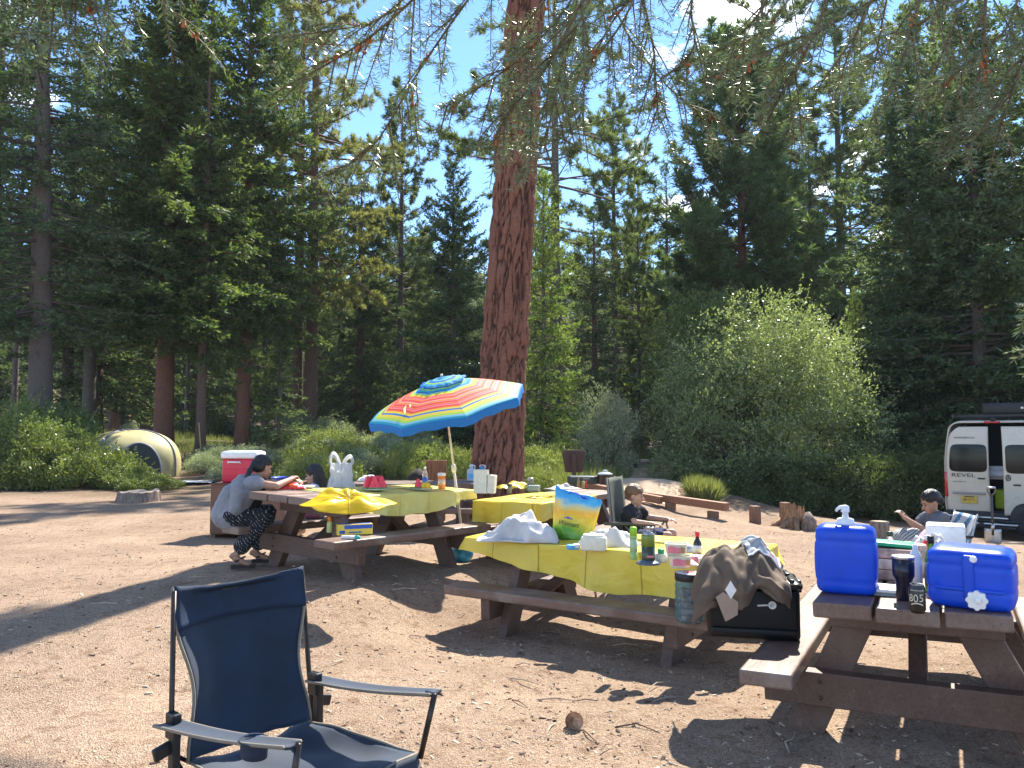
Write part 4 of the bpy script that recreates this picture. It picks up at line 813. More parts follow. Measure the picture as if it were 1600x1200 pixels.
S('spray_can', 'slim light green spray can with a bright green cap', 'spray can', mb, [col('spray_green', (.32, .50, .16), .35), col('spray_label', (.40, .55, .32), .4), LIME], q)
# lantern burner on a green gas canister
q = ont('T0', 1013, 881); t_ = thing('gas_lantern', 'camping lantern on a two tone green gas canister with a wide grey foot', 'gas lantern', q)
mb = MB(); mb.lathe([(.085, 0), (.088, .006), (.075, .016), (.05, .026), (.045, .03)], 24); mb.build('foot', col('slate_plastic', (.09, .12, .15), .4), t_, smooth=True)
mb = MB(); mb.lathe([(.046, .028), (.048, .04), (.048, .125)], 24); mb.mat(1).lathe([(.0485, .125), (.0485, .195), (.045, .205)], 24); mb.build('canister', [DKGRN, OLIVE], t_, smooth=True)
mb = MB(); mb.lathe([(.046, .205), (.047, .212), (.03, .222), (.014, .226), (.012, .245), (.02, .25), (.02, .26), (0, .262)], 20); mb.tube([(.012, 0, .25), (.045, 0, .255)], .006, 8); mb.build('valve', STEEL, t_, smooth=True)
mb = MB(); mb.prism([(-.018, -.0492), (.030, -.0492), (.030, -.047), (-.018, -.047)], .05, .065); mb.build('label', PINK, t_)
q = ont('T0', 1033, 878); mb = MB(); mb.lathe([(.040, 0), (.045, .01), (.046, .06)], 18); mb.mat(1).lathe([(.024, .06), (.025, .09), (.02, .094), (0, .094)], 16); S('container', 'cream plastic tub with a green screw cap right of the gas lantern', 'container', mb, [CRM, GRN], q)
# two stacked noodle bowls
def sbowl(name, label, loc, rz, parent=None):
    t_ = thing(name, label, 'noodle bowl', loc, rz, 'printed noodle bowls'); mb = MB(); w = [(.060, .045, 0), (.066, .05, .012), (.076, .062, .075), (.078, .064, .08)]
    vs = []; n = 32
    for ax_, ay_, z in w:
        for k in range(n): a = 2*PI*k/n; c, s_ = math.cos(a), math.sin(a); vs.append((ax_*abs(c)**.55*math.copysign(1, c), ay_*abs(s_)**.55*math.copysign(1, s_), z))
    fs = [tuple(range(n-1, -1, -1))]+[(i*n+k, i*n+(k+1) % n, (i+1)*n+(k+1) % n, (i+1)*n+k) for i in range(3) for k in range(n)]; mb.add(vs, fs); mb.build('bowl', CRM, t_, smooth=True, solid=.003)
    mb = MB(); mb.grid(lambda u, v: Vector(((u-.5)*.085-.012, -.0585-.006*v-.002+.014*abs(u-.5)**2, .018+.048*v*(1-.35*abs(u-.3)))), 10, 5); mb.build('print', PINK, t_, smooth=True)
    mb = MB(); mb.grid(lambda u, v: Vector(((u-.5)*.03+.048, -.0575-.006*v+.001, .02+.04*v)), 4, 4); mb.build('print', [col('tan_print', (.45, .25, .12), .5)], t_, smooth=True); return t_
q = ont('T0', 1062, 886); sbowl('noodle_bowl', 'printed noodle bowl at the bottom of the stack beside the gas lantern', q, face_cam(q, .15)); sbowl('noodle_bowl', 'pink rimmed noodle bowl on top of the stack beside the gas lantern', q+Vector((-.02, .01, .083)), face_cam(q, -.05))
q = ont('T0', 1090, 866); t_ = thing('sauce_bottle', 'soy sauce bottle with a red cap', 'bottle', q); mb = MB(); mb.lathe([(.032, 0), (.034, .006), (.034, .07), (.030, .09), (.014, .12), (.012, .135)], 18); mb.build('body', col('soy', (.018, .010, .008), .12, coat=.6), t_, smooth=True); mb = MB(); mb.lathe([(.0345, .012), (.0345, .068)], 18); mb.build('label', PAPER, t_, smooth=True); mb = MB(); mb.lathe([(.0155, .133), (.017, .138), (.017, .165), (.013, .17), (0, .17)], 14); mb.build('cap', REDP, t_, smooth=True)
q = ont('T0', 1086, 880); mb = MB(); mb.rbox((0, 0, .03), (.12, .09, .055), .012, n=2); S('carton', 'red and pink food carton behind the cream cup', 'carton', mb, PINK, q, .6)
q = ont('T0', 1104, 889); mb = MB(); mb.lathe([(.042, 0), (.046, .008), (.056, .07), (.058, .074), (.054, .072), (.044, .012), (0, .01)], 24); S('cup', 'round cream paper cup nearest the brown jacket', 'cup', mb, CRM, q)
q = ont('T0', 1124, 880); mb = MB(); mb.rbox((0, 0, .035), (.07, .05, .07), .008, n=2); S('tea_box', 'small lime green box right of the cream cup', 'box', mb, col('limebox', (.42, .50, .04), .5), q, .3)
q = ont('T0', 1143, 876); mb = MB(); mb.lathe([(.036, 0), (.046, .07)], 20); mb.mat(1).lathe([(.0465, .07), (.048, .076), (.03, .082), (0, .084)], 20); S('cup', 'red and pale pink cup with a white lid behind the brown jacket', 'cup', mb, [PINK, WHT], q)
q = ont('T0', 1075, 864); mb = MB(); mb.grid(lambda u, v: Vector((-.07+.14*u, -.05+.1*v, .01+.05*math.sin(PI*u)*math.sin(PI*v)*(1+.8*noise.noise((u*5, v*5, 1))))), 14, 12); S('wrapper', 'crumpled blue and white wrapper behind the noodle bowls', 'wrapper', mb, M('bluewhite', (.45, .5, .7), .4, var=.5, scale=14), q, .4, solid=.002)
q = ont('T0', 1080, 884); mb = MB(); mb.grid(lambda u, v: Vector((-.05+.10*u, -.04+.08*v, .006+.03*math.sin(PI*u)*math.sin(PI*v)*(1+noise.noise((u*6, v*6, 3))))), 12, 10); S('napkin', 'crumpled pale napkin between the bowls and the cream cup', 'napkin', mb, PAPER, q, .2, solid=.002)
# big jar on the bench
q = ont('T0', 1078, 970, BB); t_ = thing('snack_jar', 'big see through plastic jar with a black lid standing on the bench', 'jar', q)
JAR = M('smoky_plastic', (.42, .56, .60), .12, var=0, trans=.85, ior=1.25); prof = [(.088, 0), (.096, .01)]+[(.096+.003*math.sin(z*140), z) for z in np.linspace(.02, .26, 28)]+[(.092, .275), (.088, .285)]
mb = MB(); mb.lathe(prof, 32); mb.build('body', JAR, t_, smooth=True, solid=.003)
mb = MB(); mb.lathe([(.095, .275), (.098, .278), (.098, .322), (.094, .326)], 32); mb.build('lid', BLK, t_, smooth=True); mb = MB(); mb.lathe([(.094, .326), (.06, .3275), (0, .3275)], 28); mb.mat(1).prism([(-.05, -.02), (.03, -.03), (.055, .01), (.02, .03), (-.04, .015)], .328, .3285); mb.build('lid_label', [WHT, REDP], t_)
fz = face_cam(q); mb = MB(); mb.grid(lambda u, v: Vector((.0985*math.sin(-1.05+.95*u-fz), -.0985*math.cos(-1.05+.95*u-fz), .02+.22*v)), 12, 8); mb.build('label', M('jar_label', (.13, .15, .16), .4, var=.5, scale=18), t_, smooth=True)
mb = MB(); mb.lathe([(.03, .012), (.08, .014), (.086, .06), (.07, .11), (.03, .125), (0, .13)], 20); mb.build('contents', M('jar_contents', (.05, .06, .09), .6, var=.6, scale=22), t_, smooth=True)
mb = MB(); mb.bar((.02, -.05, .03), (.035, -.045, .25), .022, .022); mb.bar((-.02, .03, .02), (-.04, .03, .22), .03, .02); mb.build('packets', M('jar_packets', (.16, .10, .16), .5, var=.4, scale=20), t_, bevel=.004)
# ---------- black storage tote on the bench of the nearest table, jacket on top
TOTE = M('tote_plastic', (.006, .006, .007), .5, var=.15, scale=20, spec=.35); tq = ont('T2', 1186, 1003, BB); tz = TAB['T2'][5]-PI/2
t_ = thing('storage_tote', 'black heavy duty tote with a ribbed lid standing on the bench', 'tote', tq+Vector((.02, .20, 0)), tz+.30)
mb = MB(); mb.rbox((0, 0, .145), (.50, .36, .29), .03, n=3); mb.build('box', TOTE, t_, smooth=True, ang=40); mb = MB(); mb.rbox((0, -.184, .05), (.46, .03, .04), .01, n=2); mb.build('ledge', TOTE, t_, smooth=True)
mb = MB(); mb.rbox((0, 0, .305), (.53, .39, .04), .03, n=3)
for k in range(9):
    x = -.21+.0525*k; mb.rbox((x, -.10, .331), (.026, .13, .022), .006, n=2); mb.rbox((x, .10, .331), (.026, .13, .022), .006, n=2)
mb.build('lid', M('tote_lid', (.020, .020, .021), .30, var=.2, scale=20), t_, smooth=True, ang=40)
for s_ in (-1, 1): mb = MB(); mb.rbox((s_*.262, 0, .285), (.025, .12, .07), .008, n=2); mb.build('latch', BLK, t_, smooth=True)
mb = MB(); mb.lathe([(.022, 0), (.022, .003), (.012, .003), (.012, .0)], 16, (.10, -.1815, .20), Matrix.Rotation(PI/2, 3, 'X')); mb.tube([(.02, -.183, .195), (.08, -.183, .20)], .005, 6); mb.build('emblem', PAPER, t_, smooth=True)
# brown jacket thrown over the tote
jl = tq+Vector((.02, .20, 0))
def jacket(u, v):
    x = -.30+.48*u+.05*noise.noise((u*3, v*3, 4)); y = .20-.50*v; e = math.sin(PI*min(1, .10+.86*u))**.6; top = .352+(.05+.150*math.exp(-((u-.70)/.22)**2)*math.exp(-((v-.35)/.30)**2)+.045*math.exp(-((u-.25)/.16)**2))*e
    zz = top+.035*noise.noise((u*4.2, v*4.2, 11))+.05*abs(noise.noise((u*6+v*3, v*6-u*2, 5)))+.018*noise.noise((u*13, v*11, 8))
    if v > .62: f = (v-.62)/.38; zz -= (.09+.11*math.exp(-((u-.30)/.24)**2)+.05*abs(math.sin(u*9)))*f**1.2+.02*f; y = -.11-.165*min(1, f*1.5)**.8-.03*math.sin(u*16)*f-.02*noise.noise((u*7, f*3, 1))
    if u < .16: f = (.16-u)/.16; zz -= .17*f*f; x -= .03*f
    if u > .9: f = (u-.9)/.1; zz -= .03*f*f
    return Vector((x, y, zz))
t_ = thing('jacket', 'brown jacket with a pale patterned lining thrown over the black tote', 'jacket', jl, tz+.30)
mb = MB(); mb.grid(jacket, 60, 50); BRN = M('brown_canvas', (.125, .085, .055), .85, var=.15, scale=9, bump=.3, bscale=250); mb.build('cloth', BRN, t_, smooth=True, solid=.008)
mb = MB(); mb.grid(lambda u, v: jacket(.56+.40*u, .30+.34*v-.10*u)+Vector((0, 0, .012)), 22, 16); lin = mb.build('lining', M('lining', (.33, .35, .35), .6, var=.35, scale=12, stretch=(1, 5, 1)), t_, smooth=True)
for (u0, v0, du, dv, mm) in ((.80, .24, .08, .04, REDP), (.86, .50, .09, .04, REDP), (.62, .34, .17, .14, col('grey_patch', (.19, .21, .24), .5)), (.80, .40, .10, .05, col('teal_patch', (.45, .55, .5), .5))):
    mb = MB(); mb.grid(lambda u, v: jacket(u0+du*u, v0+dv*v)+Vector((0, 0, .018)), 6, 4); mb.build('patch', mm, lin, smooth=True)
mb = MB(); mb.tube([jacket(.56+.40*k/14, .30-.10*k/14)+Vector((0, 0, .016)) for k in range(15)]+[jacket(.96, .20+.34*k/10)+Vector((0, 0, .016)) for k in range(11)]+[jacket(.96-.40*k/14, .54+.1*k/14)+Vector((0, 0, .016)) for k in range(15)], .006, 5); mb.build('trim', PAPER, lin, smooth=True)
mb = MB(); mb.prism([(-.03, 0), (0, .05), (.03, 0), (0, -.05)], 0, .002, Matrix.Rotation(PI/2, 3, 'X'), (-.13, -.315, .30)); mb.build('tag', PAPER, t_); mb = MB(); mb.prism([(-.06, .05), (-.02, .08), (.06, .03), (.055, -.04), (-.01, -.08)], 0, .003, Matrix.Rotation(PI/2, 3, 'X'), (-.15, -.300, .205)); mb.build('tag', col('kraft', (.33, .24, .18), .8), t_)
# ---------- nearest table (T2): jugs, tumbler, can ...
BLUE = M('blue_jug_plastic', (.002, .080, .66), .36, var=.10, scale=5, transl=.22, spec=.55, dirt=.16, dcol=(.10, .16, .50), bump=.12, bscale=9)
q = ont('T2', 1325, 944); q2 = ont('T2', 1325, 938); jz = face_cam(q, -.05)
t_ = thing('water_jug', 'upright blue water jug with a white pump on top', 'water jug', ont('T2', 1324, 925), jz)
def jug_shape(mb, w, d, h, rr, bulge=.02, ribs=(), nv=26):
    vs = []; n = 48
    for j in range(nv+1):
        v = j/nv; z = h*v; e = 1.0
        edge = min(v, 1-v)*h; ins = rr*(1-math.sqrt(max(0, 1-(1-min(1, edge/rr))**2))) if edge < rr else 0
        b = bulge*math.sin(PI*v)-sum(.006*math.exp(-((z-r_)/.006)**2) for r_ in ribs)
        for k in range(n):
            a = 2*PI*k/n; c, s_ = math.cos(a), math.sin(a); p_ = .28
            vs.append(((w/2-ins+b)*abs(c)**p_*math.copysign(1, c), (d/2-ins+b*.6)*abs(s_)**p_*math.copysign(1, s_), z))
    fs = [(j*n+k, j*n+(k+1) % n, (j+1)*n+(k+1) % n, (j+1)*n+k) for j in range(nv) for k in range(n)]; fs += [tuple(range(n-1, -1, -1)), tuple(nv*n+k for k in range(n))]; mb.add(vs, fs)
mb = MB(); jug_shape(mb, .265, .20, .335, .035, .012, (.06, .255)); mb.build('body', BLUE, t_, smooth=True, ang=50)
mb = MB(); mb.lathe([(.045, .333), (.045, .345), (.040, .350), (.040, .362), (.03, .366), (.016, .368), (.013, .40)], 20); mb.lathe([(.019, .395), (.021, .402), (.018, .425), (.010, .431), (0, .432)], 14); mb.tube([(0, 0, .418), (-.022, -.008, .42), (-.038, -.012, .408), (-.042, -.013, .398)], [.013, .010, .007, .006], 8); mb.build('pump', WHT, t_, smooth=True)
t_ = thing('water_jug', 'blue water jug lying on its side with two white caps', 'water jug', ont('T2', 1521, 945), face_cam(ont('T2', 1521, 945), -.10))
mb = MB(); jug_shape(mb, .33, .29, .262, .04, .006, (.085, .19)); mb.build('body', BLUE, t_, smooth=True, ang=50)
mb = MB(); mb.rbox((.0, -.149, .145), (.045, .022, .19), .010, n=3); mb.rbox((.0, -.148, .09), (.26, .016, .016), .006, n=2); mb.build('ridge', BLUE, t_, smooth=True)
MX = Matrix.Rotation(PI/2, 3, 'X'); fl = [(.040+.004*math.cos(k*PI/4*1)*0+.0035*math.cos(8*2*PI*k/64)) for k in range(64)]
mb = MB(); vs = [(fl[k]*math.cos(2*PI*k/64), fl[k]*math.sin(2*PI*k/64)) for k in range(64)]; mb.prism(vs, 0, .03, MX, (.03, -.150, .052)); mb.box((.036, -.187, .055), (.024, .012, .022)); mb.build('cap', WHT, t_, bevel=.004)
mb = MB(); mb.lathe([(.016, 0), (.016, .012), (.012, .018), (0, .018)], 8, (.02, -.145, .225), MX); mb.build('vent_cap', WHT, t_, smooth=True, ang=30)
q = ont('T2', 1413, 938); t_ = thing('tumbler', 'tall dark navy steel tumbler between the two jugs', 'tumbler', q); mb = MB(); mb.lathe([(.031, 0), (.034, .004), (.035, .085), (.042, .105), (.0475, .115), (.0485, .195)], 28); mb.build('body', NAVYM, t_, smooth=True); mb = MB(); mb.lathe([(.049, .193), (.050, .200), (.048, .206), (.045, .204), (.02, .2035), (0, .2035)], 28); mb.build('rim', STEEL, t_, smooth=True)
q = ont('T2', 1434, 957); t_ = thing('drink_can', 'black drink can with pale numerals in front of the tumbler', 'can', q, face_cam(q)); mb = MB(); mb.lathe([(.026, 0), (.029, .005), (.033, .014), (.033, .106), (.027, .119), (.027, .122)], 24); mb.build('body', col('can_black', (.010, .009, .008), .34, coat=.15), t_, smooth=True); mb = MB(); mb.lathe([(.0275, .119), (.028, .123), (.025, .122), (0, .1205)], 24); mb.build('lid', STEEL, t_, smooth=True)
CG = col('can_gold', (.55, .50, .38), .4)
def wraptext(s, size, y, th, t_=t_, m=CG): text(s, size, m, t_, (.0335*math.sin(th), -.0335*math.cos(th), y), (PI/2, 0, th), sx=.9)
wraptext('8', .046, .064, -.80); wraptext('0', .046, .064, -.18); wraptext('5', .046, .066, .48)
mb = MB(); mb.grid(lambda u, v: Vector((.0336*math.sin(-.8+1.5*u), -.0336*math.cos(-.8+1.5*u), .034+.006*v+.008*math.sin(PI*u))), 12, 1); mb.grid(lambda u, v: Vector((.0336*math.sin(-.9+1.8*u), -.0336*math.cos(-.9+1.8*u), .098+.0025*v)), 12, 1); mb.build('trim', CG, t_, smooth=True)
q = ont('T2', 1391, 930); mb = MB(); mb.rbox((0, 0, .008), (.12, .16, .016), .008, n=3); mb.mat(1).rbox((0, 0, .026), (.125, .165, .02), .009, n=3); S('plate_stack', 'stack of white plates on a grey tray left of the tumbler', 'plates', mb, [col('tray_grey', (.25, .26, .27), .5), WHT], q+Vector((.0, .03, 0)), tz)
q = ont('T2', 1457, 925); t_ = thing('oil_bottle', 'green glass oil bottle with a dark cap beside the lying jug', 'bottle', q); mb = MB(); mb.lathe([(.030, 0), (.032, .006), (.032, .155), (.026, .185), (.014, .215), (.013, .245)], 20); mb.build('body', M('green_glass', (.18, .36, .03), .1, var=0, trans=.6, ior=1.4), t_, smooth=True); mb = MB(); mb.lathe([(.0325, .03), (.0325, .15)], 20); mb.build('label', col('oil_label', (.16, .20, .22), .5), t_, smooth=True); mb = MB(); mb.lathe([(.0155, .238), (.0155, .272), (0, .273)], 14); mb.build('cap', BLK, t_, smooth=True)
q = ont('T2', 1447, 928); mb = MB(); mb.lathe([(.03, 0), (.031, .16), (.02, .19), (.012, .20), (.012, .225), (0, .226)], 16); S('bottle', 'white plastic bottle just left of the oil bottle', 'bottle', mb, WHT, q+Vector((-.005, .08, 0)))
q = ont('T2', 1462, 935); mb = MB(); mb.grid(lambda u, v: Vector((-.04+.08*u, -.035+.07*v, .006+.055*math.sin(PI*u)*math.sin(PI*v)*(1+.9*noise.noise((u*5, v*5, 6))))), 14, 12); S('foil', 'crumpled silver foil against the lying jug', 'foil', mb, M('foil', (.75, .75, .76), .22, 1., .1, 20), q, .3, solid=.002)
# farther down the same table: cartons, bottles, bags
q = ont('T2', 1390, 903); t_ = thing('carton_stack', 'pile of flat beige and red food cartons behind the tumbler', 'cartons', q, tz)
for k, (dx, h, c) in enumerate([(0, .055, 0), (.01, .055, 1), (-.005, .05, 0)]): mb = MB(); mb.rbox((dx, 0, .028+.057*k), (.26, .18, h), .006, n=2); mb.build('carton', [col('carton%d' % k, [(.38, .25, .17), (.52, .40, .30), (.45, .30, .22)][k], .7, var=.4, scale=16)], t_, smooth=True, ang=40)
mb = MB(); mb.rbox((.02, .01, .185), (.22, .15, .02), .006, Euler((0, .05, .1)), n=2); mb.build('carton', GRN, t_, smooth=True, ang=40)
q = ont('T2', 1392, 893); t_ = thing('plastic_bottle', 'clear plastic bottle with a dark green cap behind the cartons', 'bottle', q); mb = MB(); mb.lathe([(.038, 0), (.042, .01), (.042, .10), (.036, .14), (.016, .19), (.014, .205)], 20); mb.build('body', CLEAR, t_, smooth=True); mb = MB(); mb.lathe([(.017, .20), (.018, .225), (0, .226)], 14); mb.build('cap', col('darkgreencap', (.02, .05, .03), .4), t_, smooth=True)
q = ont('T2', 1432, 895); mb = MB(); mb.lathe([(.052, 0), (.056, .01), (.058, .15), (.052, .16), (0, .162)], 20); S('canister', 'beige checked canister behind the tumbler', 'canister', mb, M('checked', (.50, .36, .28), .6, var=.35, scale=30), q)
q = ont('T2', 1450, 885); mb = MB(); mb.lathe([(.03, 0), (.034, .01), (.034, .06)], 18); mb.mat(1).lathe([(.0345, .06), (.0345, .12), (.02, .15)], 18); mb.mat(0).lathe([(.017, .15), (.017, .18), (0, .181)], 12); S('bottle', 'white squeeze bottle with a red label behind the oil bottle', 'bottle', mb, [WHT, REDP], q)
q = ont('T2', 1452, 877)
mb = MB(); mb.grid(lambda u, v: Vector((-.16+.32*u, .10-.20*v, .006+max(0, math.sin(PI*u)*math.sin(PI*v))**.6*(.14+.08*noise.noise((u*4, v*4, 9)))+.03*abs(noise.noise((u*9, v*9, 1))))), 30, 22); S('plastic_bag', 'white plastic bag behind the oil bottle at the far end of the nearest table', 'plastic bag', mb, BAGW, q, .2, solid=.002)
q = ont('T2', 1478, 870); mb = MB(); mb.rbox((0, 0, .10), (.22, .20, .20), .014, n=3); S('foam_box', 'white foam box behind the lying jug', 'box', mb, WHT, q+Vector((.03, .05, 0)), tz, ang=40)
q = ont('T2', 1375, 880); mb = MB(); mb.rbox((0, 0, .05), (.22, .16, .10), .01, n=2); S('food_box', 'beige food box far down the nearest table behind the upright jug', 'box', mb, col('foodbox', (.5, .38, .28), .7, var=.4), q, tz)
# dark bag on the right bench at the frame edge
q = TF['T2'] @ Vector((-.62, -.66, BB)); mb = MB()
def dbag(u, v): a = 2*PI*u; r = (.20+.03*noise.noise((math.cos(a)*2, math.sin(a)*2, v*3)))*math.sin(PI*min(1, .12+v*.84))**.5; return Vector((r*math.cos(a), r*.8*math.sin(a), .34*v-.02*math.cos(a)))
mb.grid(dbag, 28, 14); S('duffel_bag', 'black cloth bag on the right bench of the nearest table', 'bag', mb, M('black_cloth', (.012, .012, .014), .9, var=.2), q+Vector((.10, .02, 0)), .3)
# ---------- parasol table (T1)
q = ont('T1', 533, 762); t_ = thing('carrier_bag', 'white plastic carrier bag standing with its two loops up', 'carrier bag', q, face_cam(q, .1))
def cbag(u, v):
    a = 2*PI*u; c, s_ = math.cos(a), math.sin(a); w = .155-.03*v-.02*math.sin(PI*v); d = .09*(1-.8*v); zt = .27*v
    return Vector((w*abs(c)**.6*math.copysign(1, c)+.014*noise.noise((c*2, s_*2, v*5)), d*abs(s_)**.7*math.copysign(1, s_)+.018*noise.noise((c*2.4, s_*2.4, v*4+3)), zt))
mb = MB(); mb.grid(cbag, 48, 20)
for s_ in (-1, 1):
    def loop(u, v, s_=s_): a = PI*u; r0, r1 = .028, .062; r = r0+(r1-r0)*v; return Vector((s_*.068+r*math.cos(a)*1.05+.02*s_*math.sin(a), .012*math.sin(v*5+s_)+.01*noise.noise((u*3, v*3, s_)), .25+r*1.9*math.sin(a)*(.8 if s_ > 0 else 1.1)+.02*(1-abs(u*2-1))))
    mb.grid(loop, 18, 4)
mb.build('body', BAGW, t_, smooth=True, solid=.0015)
q = ont('T1', 545, 790); t_ = thing('plastic_sheet', 'bright yellow plastic sheet bunched around the carrier bag', 'plastic sheet', q, face_cam(q))
def ysh(u, v):
    a = 2*PI*u; rr = v*(1+.10*noise.noise((math.cos(a)*2, math.sin(a)*2, 4))); x = .40*rr*math.cos(a); y = .28*rr*math.sin(a)-.01; e = 1-v*v
    return Vector((x, y, .012+e*(.065+.07*noise.noise((x*6, y*6, 3)))+.012*math.sin(a*11+v*4)*v*(1-v)*3+.10*math.exp(-((x+.12)/.16)**2-((y-.16)/.10)**2)-.55*max(0, -y-.19)))
mb = MB(); mb.grid(ysh, 90, 30); mb.build('sheet', clothmat('bright_yellow', (.86, .60, .01), 1., .35), t_, smooth=True, solid=.002)
WM = M('melon_flesh', (.75, .05, .075), .4, var=.2, scale=40); RND_ = col('melon_rind', (.06, .22, .05), .45); 
def melon(t_, loc, rz, s=1.):
    A = Matrix.Rotation(rz, 3, 'Z') @ Matrix.Rotation(PI/2-.2, 3, 'X'); mb = MB(); mb.prism([(-.052*s, 0), (.052*s, 0), (.012*s, .105*s), (-.010*s, .108*s)], -.016*s, .016*s, A, loc); w = mb.build('wedge', WM, t_, bevel=.003)
    mb = MB(); mb.prism([(-.056*s, -.012*s), (.056*s, -.012*s), (.054*s, .003*s), (-.054*s, .003*s)], -.0175*s, .0175*s, A, loc); mb.build('rind', RND_, w, bevel=.003)
for (px, py, lab, k3) in ((587, 769, 'plate of red watermelon wedges on the parasol table', 0), (658, 768, 'plate of yellow and red fruit right of the watermelon wedges', 1)):
    q = ont('T1', px, py)+Vector((0, 0, .02)); t_ = thing('fruit_plate', lab, 'plate of fruit', q, face_cam(q)); mb = MB(); mb.lathe([(.06, 0), (.10, .004), (.135, .018), (.137, .021), (.10, .009), (0, .006)], 28); mb.build('plate', WHT, t_, smooth=True)
    if not k3:
        for (x, y, a) in ((-.075, -.01, .5), (-.012, -.045, -.15), (.06, -.02, .25), (.03, .05, .6), (-.045, .05, -.4)): melon(t_, (x, y, .026), a, 1.15)
    else:
        melon(t_, (-.03, .0, .024), .3, .9)
        for (x, y) in ((.03, 0), (.075, -.02), (.05, .05)): mb = MB(); mb.ball((x, y, .04), (.035, .03, .038), 10); mb.build('wedge', col('fruit_yellow', (.82, .50, .02), .4), t_, smooth=True)
    mb = MB(); mb.ball((-.095, .0, .018), (.035, .02, .016), 8); mb.build('rind', RND_, t_, smooth=True)
def clearbottle(label, q, h=.22, cap=WHT, lab=None):
    t_ = thing('water_bottle', label, 'bottle', q); mb = MB(); mb.lathe([(.030, 0), (.033, .008), (.032, h*.35), (.034, h*.5), (.033, h*.62), (.014, h*.86), (.013, h*.92)], 18); mb.build('body', CLEAR, t_, smooth=True); mb = MB(); mb.lathe([(.015, h*.9), (.015, h), (0, h)], 12); mb.build('cap', cap, t_, smooth=True)
    if lab: mb = MB(); mb.lathe([(.0345, h*.18), (.0345, h*.45)], 18); mb.build('label', lab, t_, smooth=True)
clearbottle('clear water bottle with a blue label by the fruit plate', ont('T1', 664, 761)+Vector((0, 0, .012)), .23, WHT, BLUEP)
q = ont('T1', 690, 765)+Vector((0, 0, .01)); t_ = thing('wipes_canister', 'orange canister of wipes with a white lid', 'canister', q); mb = MB(); mb.lathe([(.042, 0), (.043, .005), (.043, .15)], 22); mb.mat(1).lathe([(.0435, .05), (.0435, .11)], 22); mb.build('body', [ORG, col('wipes_label', (.80, .55, .40), .4)], t_, smooth=True); mb = MB(); mb.lathe([(.046, .15), (.047, .178), (.04, .184), (0, .185)], 22); mb.build('lid', WHT, t_, smooth=True)
q = ont('T1', 752, 772)+Vector((0, 0, .01)); mb = MB(); mb.box((0, 0, .13), (.15, .10, .26)); mb.box((.115, .03, .10), (.08, .12, .20), Euler((0, .08, .1))); S('paper_box', 'plain cream cardboard box standing right of the parasol pole', 'box', mb, CRM, q, face_cam(q, -.35), smooth=False, bevel=.006)
q = ont('T1', 450, 765); t_ = thing('chip_bag', 'shiny red and silver snack bag on the bare table end', 'snack bag', q, face_cam(q, .2)); mb = MB(); mb.grid(lambda u, v: Vector((-.17+.34*u, .08-.16*v, .008+math.sin(PI*u)**.5*math.sin(PI*v)**.6*(.055+.03*noise.noise((u*5, v*4, 2)))+.01*abs(noise.noise((u*13, v*11, 3)))*math.sin(PI*v))), 36, 20); mb.build('bag', M('red_foil', (.55, .03, .05), .28, .2, .5, 7), t_, smooth=True, solid=.002); mb = MB(); mb.ball((.03, -.055, .035), (.05, .035, .028), 12); mb.build('tomato', col('tomato', (.80, .10, .02), .3, coat=.4), t_, smooth=True)
q = ont('T1', 440, 753); mb = MB(); mb.lathe([(.05, 0), (.09, .015), (.115, .055), (.118, .058), (.105, .05), (.07, .012), (0, .01)], 24); S('bowl', 'dark blue bowl behind the red snack bag', 'bowl', mb, BLUEP, q)
q = ont('T1', 474, 764); mb = MB(); mb.lathe([(.05, 0), (.09, .01), (.12, .03), (.122, .033), (.09, .016), (0, .012)], 24); S('plate', 'white paper plate before the dark haired girl', 'plate', mb, WHT, q)
q = ont('T1', 515, 832, BB); mb = MB(); mb.lathe([(.026, 0), (.029, .006), (.028, .085), (.020, .11)], 16); mb.mat(1).lathe([(.021, .108), (.021, .15), (.014, .155), (.013, .175), (0, .176)], 14); S('sunscreen_bottle', 'pale green bottle with an orange nozzle on the bench', 'bottle', mb, [col('sunlotion', (.55, .62, .25), .3), ORG], q)
q = ont('T1', 552, 836, BB); t_ = thing('carton', 'yellow and blue carton lying on the bench', 'carton', q+Vector((0, .05, 0)), TAB['T1'][5]+.10-PI/2*0-.75); mb = MB(); mb.box((0, 0, .05), (.33, .09, .10)); mb.build('box', YELP, t_, bevel=.004); mb = MB(); mb.box((.03, -.0465, .075), (.26, .003, .035)); mb.box((-.12, -.0465, .03), (.05, .003, .03)); mb.box((.0, -.0465, .025), (.12, .003, .012)); mb.box((.0, 0, .101), (.30, .05, .003)); mb.build('print', BLUEP, t_)
q = ont('T1', 550, 843, BB); mb = MB(); mb.lathe([(0, -.10), (.014, -.098), (.018, -.09), (.018, .03)], 14, (0, 0, .019), Matrix.Rotation(PI/2, 3, 'Y')); mb.mat(1).lathe([(.0185, .03), (.0185, .06), (.010, .075), (0, .076)], 14, (0, 0, .019), Matrix.Rotation(PI/2, 3, 'Y')); S('lotion_tube', 'white tube with a teal tip lying before the yellow carton', 'tube', mb, [WHT, col('teal', (.02, .38, .42), .4)], q, -.12)
